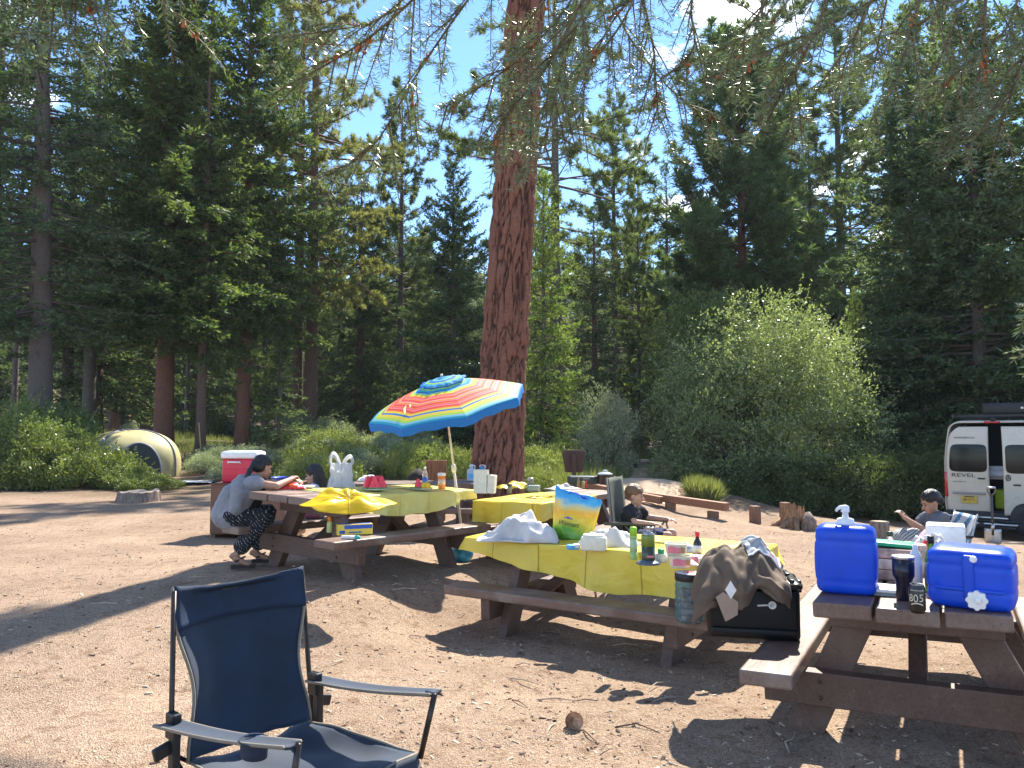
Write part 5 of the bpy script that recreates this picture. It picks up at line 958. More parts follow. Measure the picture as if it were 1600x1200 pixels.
# ---------- table with the pot (T4)
q = ont('T4', 952, 758); t_ = thing('cooking_pot', 'black enamel pot with a pale lid on the far table end', 'pot', q+Vector((-.05, .1, 0))); mb = MB(); mb.lathe([(.09, 0), (.105, .01), (.115, .03), (.115, .15), (.12, .156)], 28); mb.build('body', col('enamel', (.012, .014, .02), .2, coat=.5), t_, smooth=True); mb = MB(); mb.lathe([(.12, .156), (.11, .17), (.05, .19), (0, .195)], 28); mb.tube([(-.035, 0, .188), (-.03, 0, .215), (.03, 0, .215), (.035, 0, .188)], .008, 8); mb.build('lid', M('pot_lid', (.62, .68, .70), .2, .3, .05), t_, smooth=True)
for s_ in (-1, 1): mb = MB(); mb.tube([(s_*.112, -.04, .12), (s_*.15, -.03, .12), (s_*.15, .03, .12), (s_*.112, .04, .12)], .008, 8); mb.build('handle', BLK, t_, smooth=True)
q = ont('T4', 915, 758); t_ = thing('camp_stove', 'dark green folded camp stove left of the black pot', 'camp stove', q+Vector((0, .25, 0)), .1); mb = MB(); mb.rbox((0, 0, .06), (.48, .28, .12), .02, n=3); mb.build('case', col('stove_green', (.035, .055, .04), .4), t_, smooth=True, ang=40); mb = MB(); mb.box((0, 0, .124), (.46, .02, .012)); mb.tube([(-.05, -.145, .09), (-.05, -.165, .09), (.05, -.165, .09), (.05, -.145, .09)], .006, 6); mb.build('handle', STEEL, t_, smooth=False)
q = ont('T4', 904, 763); mb = MB(); mb.lathe([(.02, 0), (.022, .09), (.010, .13), (.010, .15), (0, .151)], 14); S('bottle', 'slender brown bottle on the bare table end', 'bottle', mb, col('brownb', (.25, .17, .06), .3), q); q = ont('T4', 908, 763); mb = MB(); mb.lathe([(.022, 0), (.022, .10), (0, .101)], 14); S('spice_jar', 'tan spice jar just right of the slender brown bottle', 'jar', mb, col('tanjar', (.40, .30, .10), .4), q+Vector((.03, 0, 0)))
q = ont('T4', 916, 762); mb = MB(); mb.lathe([(.013, 0), (.014, .06), (.008, .075), (.012, .08), (.012, .10), (0, .101)], 12); S('sauce_bottle', 'tiny red sauce bottle right of the tan spice jar', 'bottle', mb, REDP, q)
q = ont('T4', 880, 764); mb = MB(); mb.grid(lambda u, v: Vector((-.24+.48*u, .13-.26*v, .006+max(0, math.sin(PI*u)*math.sin(PI*v))*(.045+.06*noise.noise((u*5, v*4, 12))))), 30, 18); S('cling_film', 'crumpled clear film wrap beside the yellow cloth edge', 'film', mb, BAGW, q, .5, solid=.002)
q = ont('T4', 927, 756); mb = MB(); mb.grid(lambda u, v: Vector((-.06+.12*u, .05-.1*v, .006+math.sin(PI*u)*math.sin(PI*v)*(.07+.05*noise.noise((u*4, v*4, 2))))), 12, 10); S('paper_towel', 'scrunched white paper towel against the black pot', 'paper towel', mb, PAPER, q, 0, solid=.002)
q = ont('T4', 829, 765); t_ = thing('lantern', 'grey camping lantern with a clear globe', 'lantern', q+Vector((0, .08, .01))); mb = MB(); mb.lathe([(.045, 0), (.05, .01), (.045, .05), (.04, .055)], 18); mb.build('base', BLK, t_, smooth=True); mb = MB(); mb.lathe([(.04, .055), (.042, .12), (.04, .125)], 18); mb.build('globe', CLEAR, t_, smooth=True); mb = MB(); mb.lathe([(.048, .122), (.05, .135), (.035, .148), (0, .15)], 18); mb.lathe([(.012, .055), (.012, .12)], 10); mb.build('cap', col('lantern_grey', (.30, .31, .30), .35), t_, smooth=True)
q = ont('T4', 834, 770); mb = MB(); mb.rbox((0, 0, .045), (.17, .08, .085), .025, n=4); S('radio', 'rounded grey green speaker box in front of the lantern', 'speaker', mb, M('greygreen', (.22, .30, .29), .5, var=.1), q+Vector((0, 0, .012)), face_cam(q), ang=50)
q = ont('T4', 796, 772); t_ = thing('pill_jar', 'small grey tin cup on the creased yellow cloth', 'cup', q+Vector((0, 0, .01))); mb = MB(); mb.lathe([(.026, 0), (.030, .006), (.028, .05), (.031, .10)], 16); mb.build('body', col('tin', (.22, .22, .18), .35, metal=.5), t_, smooth=True); mb = MB(); mb.lathe([(.033, .10), (.033, .118), (0, .119)], 16); mb.build('lid', BLK, t_, smooth=True)
q = ont('T4', 805, 766); mb = MB(); mb.grid(lambda u, v: Vector((-.26+.52*u, .14-.28*v, .008+max(0, math.sin(PI*u)*math.sin(PI*v))**.7*(.07+.05*noise.noise((u*3, v*3, 15)))+.012*math.sin(u*18))), 34, 20); S('yellow_wrap', 'bunched spare piece of yellow plastic behind the small tin cup', 'plastic sheet', mb, YEL, q+Vector((0, .18, .01)), .3, solid=.002)
# ---------- back table (T3)
for k, (px, l) in enumerate([(737, 'left one of two clear water jugs with blue labels before the trunk'), (753, 'bluish water jug right of its twin before the trunk')]):
    q = ont('T3', px, 752); t_ = thing('gallon_jug', l, 'water jug', q, face_cam(q), 'clear water jugs on the back table'); mb = MB(); jug_shape(mb, .15, .15, .20, .03, .004, (.05, .12)); mb.lathe([(.05, .195), (.022, .235), (.02, .25)], 16); mb.build('body', M('jug_plastic%d' % k, (.62, .72, .80) if k == 0 else (.12, .48, .80), .2, var=.05, transl=.4, spec=.5), t_, smooth=True); mb = MB(); mb.tube([(.045, 0, .20), (.055, 0, .245), (.02, 0, .262), (-.02, 0, .262), (-.04, 0, .235)], .008, 8); mb.build('handle', WHT, t_, smooth=True); mb = MB(); mb.box((0, -.083, .085), (.11, .004, .075)); mb.build('label', SKYB, t_); mb = MB(); mb.lathe([(.022, .248), (.022, .264), (0, .265)], 12); mb.build('cap', REDP if k else WHT, t_, smooth=True)
q = ont('T3', 575, 752); mb = MB(); mb.grid(lambda u, v: Vector((-.16+.32*u, .12-.24*v, .008+max(0, math.sin(PI*u)*math.sin(PI*v))**.5*(.085+.05*noise.noise((u*4, v*4, 18))))), 22, 16); S('white_bundle', 'white cloth bundle on the left end of the back table', 'bundle', mb, PAPER, q, 0, solid=.003)
q = ont('T3', 553, 752); mb = MB(); mb.lathe([(.05, 0), (.055, .12), (.055, .15), (0, .151)], 16); S('jar', 'olive green jar left of the white bundle', 'jar', mb, OLIVE, q)
q = Gp(722, 9.0); mb = MB(); mb.ball((0, 0, .11), (.13, .12, .115), 16); mb.mat(1).ball((-.20, .03, .08), (.10, .09, .085), 14); S('beach_ball', 'small green and blue ball under the parasol table', 'ball', mb, [M('ball_blue', (.05, .30, .42), .35, var=.5, scale=8), M('ball_green', (.15, .38, .10), .4, var=.4, scale=8)], q)
# ================================================================ people
def remesh(o, vox, it=4):
    m = o.modifiers.new('r', 'REMESH'); m.mode = 'VOXEL'; m.voxel_size = vox; m.use_smooth_shade = True
    m = o.modifiers.new('s', 'SMOOTH'); m.factor = .5; m.iterations = it; return o
SKIN = M('skin', (.42, .235, .155), .5, var=.06, scale=9, spec=.4, transl=.04); SKIN2 = M('skin_fair', (.50, .30, .215), .5, var=.06, scale=9, spec=.4, transl=.04)
HAIRB = M('hair_black', (.010, .009, .009), .35, var=.3, scale=60, stretch=(4, 4, 1), bump=.5, bscale=160); HAIRL = M('hair_light', (.16, .10, .055), .45, var=.35, scale=60, stretch=(4, 4, 1), bump=.5, bscale=160)
EYE = M('eye_dark', (.02, .014, .01), .2); LIP = M('lips', (.30, .10, .085), .5)
def figure(t_, J, sc_, skin, hs=1., fem=0):
    """J: joints in local metres (y forward, x right); sc_ limb thickness factor; hs head scale. returns head frame"""
    V = {k: Vector(v) for k, v in J.items() if k != 'face'}; mb = MB(); k = sc_
    pel, ch, nk, hd = V['pelvis'], V['chest'], V['neck'], V['head']
    sw = (V['sL']-V['sR']).length/2
    for a in (-1, 0, 1):
        ax = (V['sR']-V['sL']).normalized(); mb.cap2(pel+ax*a*.07*k, ch+ax*a*.075*k, .105*k, .10*k); mb.cap2(ch+ax*a*.08*k, nk+ax*a*.06*k-Vector((0, 0, .03)), .098*k, .06*k)
    mb.cap2(nk-Vector((0, 0, .05)), hd-Vector((0, 0, .02)), .05*k, .048*k)
    for s in 'LR':
        mb.cap2(nk.lerp(V['s'+s], .35)-Vector((0, 0, .02)), V['s'+s], .055*k, .058*k); mb.cap2(V['s'+s], V['e'+s], .052*k, .040*k); mb.cap2(V['e'+s], V['w'+s], .041*k, .028*k)
        mb.cap2(V['h'+s], V['k'+s], .085*k, .058*k); mb.cap2(V['k'+s], V['a'+s], .056*k, .034*k)
        a, tt = V['a'+s], V['t'+s]; mb.cap2(a-Vector((0, 0, .03*k)), tt, .036*k, .026*k); mb.cap2(a-(tt-a)*.25-Vector((0, 0, .035*k)), a, .030*k, .034*k)
        # hand: palm, four bent fingers of different length, thumb from the side of the palm
        w = V['w'+s]; d = (V['p'+s]-w).normalized(); sd_ = d.cross(Vector((0, 0, 1))); sd_ = sd_.normalized() if sd_.length > .1 else Vector((1, 0, 0)); up = sd_.cross(d); hk = k*1.0
        pc = w+d*.055*hk
        for q in (-1, 0, 1): mb.cap2(w+sd_*q*.016*hk+d*.01, w+d*.078*hk+sd_*q*.024*hk, .017*hk, .015*hk, 8)
        for q, ln in ((-1.5, .058), (-.5, .070), (.5, .074), (1.5, .064)):
            b = w+d*.082*hk+sd_*q*.0185*hk; m_ = b+(d*.82-up*.35).normalized()*ln*.55*hk; e_ = m_+(d*.45-up*.85).normalized()*ln*.5*hk; mb.cap2(b, m_, .0098*hk, .0088*hk, 8); mb.cap2(m_, e_, .0088*hk, .0075*hk, 8)
        ts = -1 if s == 'R' else 1; b = w+d*.025*hk+sd_*ts*.022*hk; m_ = b+(d*.5+sd_*ts*.8-up*.2).normalized()*.04*hk; mb.cap2(b, m_, .012*hk, .010*hk, 8); mb.cap2(m_, m_+(d*.9+sd_*ts*.15-up*.3).normalized()*.03*hk, .010*hk, .008*hk, 8)
    # head: skull, face, jaw, nose, ears, brow
    f = Vector(J['face']).normalized(); r = f.cross(Vector((0, 0, 1))).normalized(); u = r.cross(f); HM = Matrix((r, f, u)).transposed(); h = hs
    def P(x, y, z): return hd+HM @ Vector((x*h, y*h, z*h))
    mb.ball(P(0, -.012, .03), (.074*h, .090*h, .085*h), 18, HM); mb.ball(P(0, .018, -.025), (.060*h, .068*h, .082*h), 16, HM); mb.ball(P(0, .045, -.078), (.034*h, .036*h, .030*h), 12, HM)
    mb.cap2(P(0, .082, -.002), P(0, .104, -.032), .009*h, .014*h, 8); mb.ball(P(0, .078, -.062), (.024*h, .014*h, .011*h), 10, HM)
    for s in (-1, 1): mb.ball(P(s*.074, -.008, -.012), (.009*h, .020*h, .030*h), 10, HM); mb.ball(P(s*.038, .060, -.03), (.022*h, .018*h, .022*h), 10, HM); mb.ball(P(s*.03, .079, .020), (.022*h, .010*h, .008*h), 8, HM)
    o = mb.build('body', skin, t_, smooth=True); remesh(o, .0062 if k < .85 else .007, 3)
    for s in (-1, 1): mb = MB(); mb.ball(P(s*.029, .0795, .002), (.0105*h, .006*h, .0065*h), 10, HM); mb.build('eye', EYE, o, smooth=True); mb = MB(); mb.cap2(P(s*.016, .088, .022), P(s*.046, .078, .025), .004*h, .003*h, 6); mb.build('eyebrow', EYE, o, smooth=True)
    mb = MB(); mb.cap2(P(-.018, .0875, -.063), P(.018, .0875, -.063), .005*h, .005*h, 6); mb.build('mouth', LIP, o, smooth=True)
    return o, P, HM, V
def garment(name, t_, prims, mat, vox=.009, it=5, lump=.0):
    mb = MB()
    for p in prims:
        if len(p) == 4: mb.cap2(*p)
        else: mb.ball(p[0], p[1], 14, p[2] if len(p) > 2 else None)
    o = mb.build(name, mat, t_, smooth=True); remesh(o, vox, it)
    if name not in ('hair', 'cap', 'ponytail'):
        for sc_, st in ((.11, .026), (.045, .012)):
            tx = bpy.data.textures.new('folds', 'CLOUDS'); tx.noise_scale = sc_; m = o.modifiers.new('d', 'DISPLACE'); m.texture = tx; m.strength = st; m.mid_level = .5
    else:
        tx = bpy.data.textures.new('strands', 'CLOUDS'); tx.noise_scale = .022; m = o.modifiers.new('d', 'DISPLACE'); m.texture = tx; m.strength = .010; m.mid_level = .5
    return o
def torso_prims(V, k, g, low=.0, wide=1.):
    ax = (V['sR']-V['sL']).normalized(); o = []
    for a in (-1, 0, 1): o += [(V['pelvis']+ax*a*.075*k*wide-Vector((0, 0, low)), V['chest']+ax*a*.08*k, .108*k+g, .102*k+g), (V['chest']+ax*a*.08*k, V['neck']+ax*a*.055*k-Vector((0, 0, .035)), .10*k+g, .058*k+g)]
    for s in 'LR': o += [(V['neck'].lerp(V['s'+s], .35)-Vector((0, 0, .02)), V['s'+s], .057*k+g, .060*k+g)]
    return o
def rzf(fx, fy): return math.atan2(-fx, fy)
def bands(name, c1, c2, sc_=26, axis=(0, 0, 1), thr=.5):
    m, t = nt(name); tc = ND(t, 'ShaderNodeTexCoord'); w_ = ND(t, 'ShaderNodeTexWave', wave_type='BANDS', bands_direction='DIAGONAL', i_Scale=sc_, i_Distortion=1.5, i_Detail=1.); LK(t, tc.outputs['Object'], w_.inputs['Vector'])
    n_ = ND(t, 'ShaderNodeTexNoise', i_Scale=90.); LK(t, tc.outputs['Object'], n_.inputs['Vector']); a_ = ND(t, 'ShaderNodeMath', operation='MULTIPLY'); LK(t, w_.outputs[1], a_.inputs[0]); LK(t, n_.outputs[0], a_.inputs[1])
    cr = ramp(t, [(thr-.04, c1), (thr+.04, c2)], a_.outputs[0]); p = ND(t, 'ShaderNodeBsdfPrincipled', i_Roughness=.9); LK(t, cr, p.inputs['Base Color']); LK(t, p.outputs[0], ND(t, 'ShaderNodeOutputMaterial').inputs[0]); return m
# ---- woman in the grey hoodie on the far bench of the parasol table
g0 = TF['T1'] @ Vector((-1.08, .74, 0)); t_ = thing('person', 'woman in grey hoodie and black cap leaning on the bare table end', 'person', g0, rzf(.93, .36))
J = dict(pelvis=(0, -.03, .52), chest=(0, .10, .73), neck=(0, .20, .86), head=(0, .265, .965), face=(-.50, .82, -.22), sL=(-.165, .16, .82), sR=(.165, .16, .82), eL=(-.24, .42, .78), eR=(.21, .38, .79), wL=(-.08, .56, .82), wR=(.03, .53, .84), pL=(.0, .63, .83), pR=(-.04, .58, .87),
  hL=(-.10, 0, .49), hR=(.10, 0, .49), kL=(-.14, .33, .50), kR=(.13, .29, .48), aL=(-.10, .22, .12), aR=(.14, .02, .13), tL=(-.10, .36, .035), tR=(.15, .14, .03))
b, P, HM, V = figure(t_, J, .95, SKIN, 1.02); k = .95
HOOD = M('grey_hoodie', (.225, .225, .24), .95, var=.12, scale=6, bump=.35, bscale=120, sheen=.2)
pr = torso_prims(V, k, .022, .03, 1.15)+[(Vector((0, -.06, .52)), Vector((0, .0, .68)), .155, .14), (Vector((-.08, .07, .84)), Vector((.08, .07, .84)), .062, .062), (Vector((-.03, .04, .80)), Vector((.03, .04, .80)), .075, .075)]
pr += [(V['sR'], V['sR'].lerp(V['eR'], .25), .075, .07), (V['sL'], V['sL'].lerp(V['eL'], .25), .075, .07), (Vector((.16, .03, .76)), Vector((.19, .02, .58)), .07, .065)]
garment('hoodie', t_, pr, HOOD, .010, 4)
PT = bands('patterned_pants', (.010, .010, .014), (.48, .48, .46), 15, thr=.54); garment('pants', t_, [(V['h'+s], V['k'+s], .105, .085) for s in 'LR']+[(V['k'+s], V['k'+s].lerp(V['a'+s], .8), .085, .075) for s in 'LR']+[(Vector((-.1, -.02, .50)), Vector((.1, -.02, .50)), .115, .115)], PT, .010, 4)
garment('cap', t_, [(P(0, -.02, .045), (.083, .098, .085), HM), (P(0, -.10, .02), P(0, -.11, -.02), .04, .035), (P(-.03, -.06, .0), P(.03, -.06, .0), .06, .06)], HAIRB, .008, 3); garment('ponytail', t_, [(P(0, -.11, .0), P(.02, -.16, -.09), .032, .028), (P(.02, -.16, -.09), P(.05, -.17, -.20), .028, .012)], HAIRB, .008, 2)
garment('top', t_, [(V['chest']+Vector((0, .06, -.10)), V['neck']+Vector((0, .04, -.06)), .10, .08)], M('black_top', (.012, .012, .018), .9), .010, 3)
SANDAL = M('sandal', (.03, .018, .012), .7)
def shoes(V, s, mat, r=.042):
    a, tt = V['a'+s], V['t'+s]; d = (tt-a); d.z = 0; d.normalize(); mb = MB(); z = tt.z-.028; mb.prism([(-.035, -.07), (.035, -.07), (.045, .10), (.03, .16), (-.03, .16), (-.045, .10)], z, z+.03, Matrix.Rotation(math.atan2(-d.x, d.y), 3, 'Z'), (a.x+d.x*.03, a.y+d.y*.03, 0)); mb.tube([a+Vector((d.y*.04, -d.x*.04, -.06)), a+d*.09+Vector((0, 0, -.02)), a+Vector((-d.y*.04, d.x*.04, -.06))], .010, 6); mb.build('sandal', mat, t_, bevel=.008)
shoes(V, 'R', SANDAL); shoes(V, 'L', SANDAL)
# ---- girl with long black hair
g0 = TF['T1'] @ Vector((.02, .70, 0)); t_ = thing('person', 'girl with long black hair facing the woman across the table', 'person', g0, rzf(-.96, -.1))
J = dict(pelvis=(0, 0, .50), chest=(0, .03, .67), neck=(0, .05, .78), head=(0, .07, .885), face=(.12, .95, -.2), sL=(-.125, .04, .745), sR=(.125, .04, .745), eL=(-.17, .16, .62), eR=(.17, .15, .62), wL=(-.10, .30, .72), wR=(.10, .28, .74), pL=(-.06, .36, .75), pR=(.05, .33, .79),
  hL=(-.07, .02, .48), hR=(.07, .02, .48), kL=(-.10, .30, .49), kR=(.10, .29, .48), aL=(-.10, .30, .20), aR=(.12, .28, .17), tL=(-.10, .40, .14), tR=(.12, .37, .11))
b, P, HM, V = figure(t_, J, .70, SKIN2, .92); k = .70
garment('hair', t_, [(P(0, -.022, .045), (.082, .094, .085), HM), (P(-.045, -.05, .0), P(-.05, -.05, -.17), .05, .045), (P(.045, -.05, .0), P(.05, -.05, -.17), .05, .045), (P(0, -.075, .0), P(0, -.08, -.20), .055, .045), (P(-.045, .050, .068), P(.045, .050, .068), .024, .024)], HAIRB, .008, 3)
garment('shirt', t_, torso_prims(V, k, .014)+[(V['s'+s], V['s'+s].lerp(V['e'+s], .6), .055, .05) for s in 'LR'], M('lilac_shirt', (.55, .53, .66), .9, var=.1), .009, 4)
garment('pants', t_, [(V['h'+s], V['k'+s], .075, .055) for s in 'LR']+[(V['k'+s], V['k'+s].lerp(V['a'+s], .7), .055, .045) for s in 'LR'], M('pink_pants', (.55, .20, .32), .9, var=.15), .009, 4)
# ---- boy in black in the green lawn chair
fx, fy = .86, -.42; g0 = Gp(1000, 8.2); t_ = thing('person', 'boy in black shirt resting both arms on a grey green lawn chair', 'person', g0, rzf(fx, fy))
J = dict(pelvis=(0, -.06, .50), chest=(0, -.09, .70), neck=(0, -.075, .81), head=(0, -.04, .915), face=(-.02, .90, -.12), sL=(-.15, -.07, .765), sR=(.15, -.07, .765), eL=(-.25, .03, .665), eR=(.25, .03, .665), wL=(-.25, .24, .655), wR=(.25, .22, .655), pL=(-.24, .32, .65), pR=(.24, .30, .65),
  hL=(-.075, 0, .48), hR=(.075, 0, .48), kL=(-.085, .33, .535), kR=(.085, .33, .525), aL=(-.085, .42, .18), aR=(.085, .42, .16), tL=(-.085, .53, .10), tR=(.085, .53, .08))
b, P, HM, V = figure(t_, J, .74, SKIN2, .95); k = .74; BSH = M('black_shirt', (.013, .014, .018), .9, var=.2); BSHO = M('navy_shorts', (.02, .03, .08), .9, var=.2)
garment('hair', t_, [(P(0, -.025, .045), (.083, .096, .085), HM), (P(-.045, .038, .066), P(.045, .038, .066), .030, .030), (P(-.045, .062, .046), P(.03, .068, .050), .014, .014)], HAIRL, .008, 3)
garment('shirt', t_, torso_prims(V, k, .014)+[(V['s'+s], V['s'+s].lerp(V['e'+s], .6), .06, .052) for s in 'LR'], BSH, .009, 4); garment('shorts', t_, [(V['h'+s], V['h'+s].lerp(V['k'+s], .72), .085, .068) for s in 'LR']+[(V['pelvis']-Vector((.05, 0, 0)), V['pelvis']+Vector((.05, 0, 0)), .085, .085)], BSHO, .009, 4)
CHG = M('chair_fabric_green', (.085, .095, .075), .85, var=.12, scale=12, bump=.2, bscale=300); CHF = M('chair_frame_grey', (.17, .17, .15), .4, .4, .1)
t_ = thing('lawn_chair', 'high backed grey green folding lawn chair with armrests', 'lawn chair', g0, rzf(fx, fy))
mb = MB(); mb.grid(lambda u, v: Vector(((u-.5)*.48*(1-.06*v), -.20-.07*v-.03*(1-(2*u-1)**2), .40+.70*v)), 10, 14); mb.build('backrest', CHG, t_, smooth=True, solid=.02); mb = MB(); mb.grid(lambda u, v: Vector(((u-.5)*.48, -.20+.48*v, .40+.035*v-.03*(1-(2*u-1)**2))), 10, 8); mb.build('seat', CHG, t_, smooth=True, solid=.02)
for s in (-1, 1):
    mb = MB(); mb.tube([(s*.255, -.30, .63), (s*.258, -.05, .645), (s*.258, .24, .635)], [.016, .02, .016], 8); mb.build('armrest', CHG, t_, smooth=True)
    for pts in ([(s*.25, -.275, 1.11), (s*.25, -.20, .40), (s*.25, -.23, .30)], [(s*.25, .22, .63), (s*.25, .27, .43), (s*.25, .36, .03)], [(s*.25, -.08, .63), (s*.25, .10, .42), (s*.25, .12, .40)], [(s*.25, -.36, .03), (s*.25, .0, .38), (s*.25, .2, .62)], [(s*.25, -.42, .02), (s*.25, -.24, .42)], [(s*.25, -.2, .405), (s*.25, .29, .435)]): mb = MB(); mb.tube(pts, .011, 6); mb.build('frame_tube', CHF, t_, smooth=True)
mb = MB(); mb.tube([(-.25, -.42, .02), (.25, -.42, .02)], .011, 6); mb.build('frame_tube', CHF, t_, smooth=True); mb = MB(); mb.tube([(-.25, .36, .03), (.25, .36, .03)], .011, 6); mb.build('frame_tube', CHF, t_, smooth=True)
# ---- boy in grey at the right, reading his hands, blanket over one knee
fx, fy = -.97, .10; g0 = Gp(1458, 7.8); t_ = thing('person', 'boy in grey shirt holding his hands up before his face', 'person', g0, rzf(fx, fy))
J = dict(pelvis=(0, -.08, .46), chest=(0, -.08, .66), neck=(0, -.06, .775), head=(0, -.005, .872), face=(-.08, .88, -.38), sL=(-.145, -.06, .73), sR=(.145, -.06, .73), eL=(-.17, .12, .61), eR=(.16, .10, .62), wL=(-.05, .27, .72), wR=(.03, .24, .73), pL=(-.01, .32, .79), pR=(.0, .30, .80),
  hL=(-.075, -.02, .44), hR=(.075, -.02, .44), kL=(-.09, .32, .50), kR=(.10, .30, .47), aL=(-.10, .36, .18), aR=(.10, .40, .42), tL=(-.10, .47, .10), tR=(.06, .52, .41))
b, P, HM, V = figure(t_, J, .74, SKIN, .97); k = .74
garment('hair', t_, [(P(0, -.025, .045), (.084, .098, .086), HM), (P(-.042, .040, .066), P(.042, .040, .066), .028, .028), (P(-.03, -.085, -.01), P(.03, -.085, -.01), .04, .04)], HAIRB, .008, 3)
garment('shirt', t_, torso_prims(V, k, .014)+[(V['s'+s], V['s'+s].lerp(V['e'+s], .6), .06, .054) for s in 'LR'], M('grey_shirt', (.12, .13, .155), .9, var=.1), .009, 4); garment('shorts', t_, [(V['h'+s], V['h'+s].lerp(V['k'+s], .75), .085, .068) for s in 'LR']+[(V['pelvis']-Vector((.05, 0, .02)), V['pelvis']+Vector((.05, 0, -.02)), .085, .085)], BSHO, .009, 4)
BLK2 = bands('patterned_blanket', (.42, .40, .37), (.09, .09, .10), 14, thr=.34)
def blk(u, v): return Vector((-.26+.40*u, .04+.40*v+.02*noise.noise((u*4, v*4, 2)), .555+.055*math.sin(PI*v)*math.sin(PI*u)-.14*max(0, abs(u-.45)-.22)/.3+.03*noise.noise((u*5, v*5, 6))-.14*max(0, v-.8)/.2))
mb = MB(); mb.grid(blk, 26, 26); S('blanket', 'grey patterned blanket over the raised knees of the boy in grey', 'blanket', mb, BLK2, g0, rzf(fx, fy), solid=.012)
mb = MB(); mb.rbox((0, 0, .03), (.13, .09, .055), .012, n=2); mb.mat(1).rbox((0, 0, .062), (.125, .085, .012), .006, n=2); S('sandwich_box', 'small pale green and cream box in front of the boy in grey', 'box', mb, [col('palegreen', (.45, .50, .14), .5), CRM], ont('T2', 1424, 868)+Vector((-.02, .02, .01)), .3)
STR = bands('blue_white_stripe', (.62, .63, .64), (.06, .20, .34), 3, thr=.32)
t_ = thing('folding_chair', 'low folding chair with blue and white back under the boy in grey', 'folding chair', g0, rzf(fx, fy))
mb = MB(); mb.grid(lambda u, v: Vector(((u-.5)*.46, -.22-.11*v-.03*(1-(2*u-1)**2), .36+.40*v)), 10, 10); mb.build('backrest', STR, t_, smooth=True, solid=.012); mb = MB(); mb.grid(lambda u, v: Vector(((u-.5)*.46, -.22+.44*v, .36+.01*v-.03*(1-(2*u-1)**2))), 10, 8); mb.build('seat', STR, t_, smooth=True, solid=.012)
for s in (-1, 1):
    mb = MB(); mb.tube([(s*.24, -.28, .56), (s*.245, .18, .57)], .016, 8); mb.build('armrest', BLK, t_, smooth=True)
    for pts in ([(s*.235, -.34, .78), (s*.235, -.22, .36), (s*.235, .20, .01)], [(s*.235, .22, .37), (s*.235, -.28, .01)], [(s*.235, .16, .56), (s*.235, .21, .37)]): mb = MB(); mb.tube(pts, .010, 6); mb.build('frame_tube', STEEL, t_, smooth=True)
mb = MB(); mb.grid(lambda u, v: Vector((-.15+.30*u, .10-.2*v, .0+.18*math.sin(PI*u)**.7*math.sin(PI*v)**.7*(1+.3*noise.noise((u*4, v*4, 2))))), 20, 14); S('towel', 'pink and lilac towel heaped beside the boy in grey', 'towel', mb, M('pink_towel', (.62, .42, .55), .9, var=.35, scale=7), ont('T2', 1465, 862)+Vector((0, .0, .005)), .2, solid=.005)
# ================================================================ camp furniture and structures farther back
g = Gp(393, 11.05); t_ = thing('storage_locker', 'brown steel food locker standing behind the woman', 'food locker', (g.x, g.y+.35, gz(g.x, g.y)), .02)
BOXB = M('brown_paint', (.155, .072, .042), .5, var=.10, scale=5, dirt=.35, dcol=(.22, .14, .09), bump=.1); mb = MB(); mb.box((0, 0, .41), (1.20, .72, .70)); mb.build('body', BOXB, t_, bevel=.012); mb = MB(); mb.box((0, 0, .768), (1.24, .76, .014)); mb.build('lid', BOXB, t_, bevel=.004)
for sx in (-1, 1): mb = MB(); mb.box((sx*.56, 0, .03), (.06, .66, .07)); mb.build('foot', BOXB, t_)
for sx in (-1, 1): mb = MB(); mb.box((sx*.29, -.364, .41), (.55, .010, .62)); d_ = mb.build('door', BOXB, t_, bevel=.004); mb = MB(); mb.box((sx*.06, -.376, .42), (.03, .014, .14)); mb.build('handle', STEEL, d_)
lg = Vector((g.x, g.y+.35, gz(g.x, g.y)+.776)); t_ = thing('cooler', 'red cooler with a white lid on the brown food locker', 'cooler', lg+Vector((-.24, -.06, 0)), -.06)
mb = MB(); mb.rbox((0, 0, .175), (.50, .34, .35), .03, n=3); mb.build('box', M('cooler_red', (.62, .022, .055), .4, var=.05, scale=4), t_, smooth=True, ang=40); mb = MB(); mb.rbox((0, 0, .40), (.54, .38, .10), .03, n=3); mb.rbox((0, 0, .452), (.46, .30, .02), .02, n=3); mb.build('lid', WHT, t_, smooth=True, ang=40)
for s in (-1, 1): mb = MB(); mb.tube([(-.02, -.175, .28), (-.02, -.195, .30), (.16, -.195, .30), (.16, -.175, .28)] if s < 0 else [(.255, -.06, .28), (.275, -.06, .30), (.275, .06, .30), (.255, .06, .28)], .012, 8); o = mb.build('handle', WHT, t_, smooth=True); o.location = (-.13 if s < 0 else 0, 0, 0)
mb = MB(); mb.box((0, -.171, .20), (.46, .004, .006)); mb.box((0, -.171, .10), (.46, .004, .006)); mb.build('groove', M('cooler_groove', (.35, .012, .03), .5), t_)
# tent
g = Gp(203, 23.); t_ = thing('tent', 'yellow dome tent with grey seams and a dark open doorway', 'tent', g, .62)
TY = M('tent_yellow', (.43, .37, .17), .6, var=.08, scale=3, bump=.3, bscale=5, transl=.10); TG = M('tent_grey', (.20, .20, .235), .6, var=.06); TD = M('tent_door_shade', (.035, .04, .035), .8)
def tent(u, v, e=0):
    a = 2*PI*u; c, s_ = math.cos(a), math.sin(a); rr = math.cos(PI/2*v**1.15)**.8; q = (abs(c)**2.6+abs(s_)**2.6)**(-1/2.6); hw = 1.35+e; return Vector((hw*q*c*rr*(1+.05*math.sin(v*PI)), hw*q*s_*rr*(1+.05*math.sin(v*PI)), (1.38+e)*math.sin(PI/2*v)**.9+.03*noise.noise((c*2, s_*2, v*3))*(1-v)))
mb = MB(); mb.grid(tent, 64, 18); mb.build('fly', TY, t_, smooth=True)
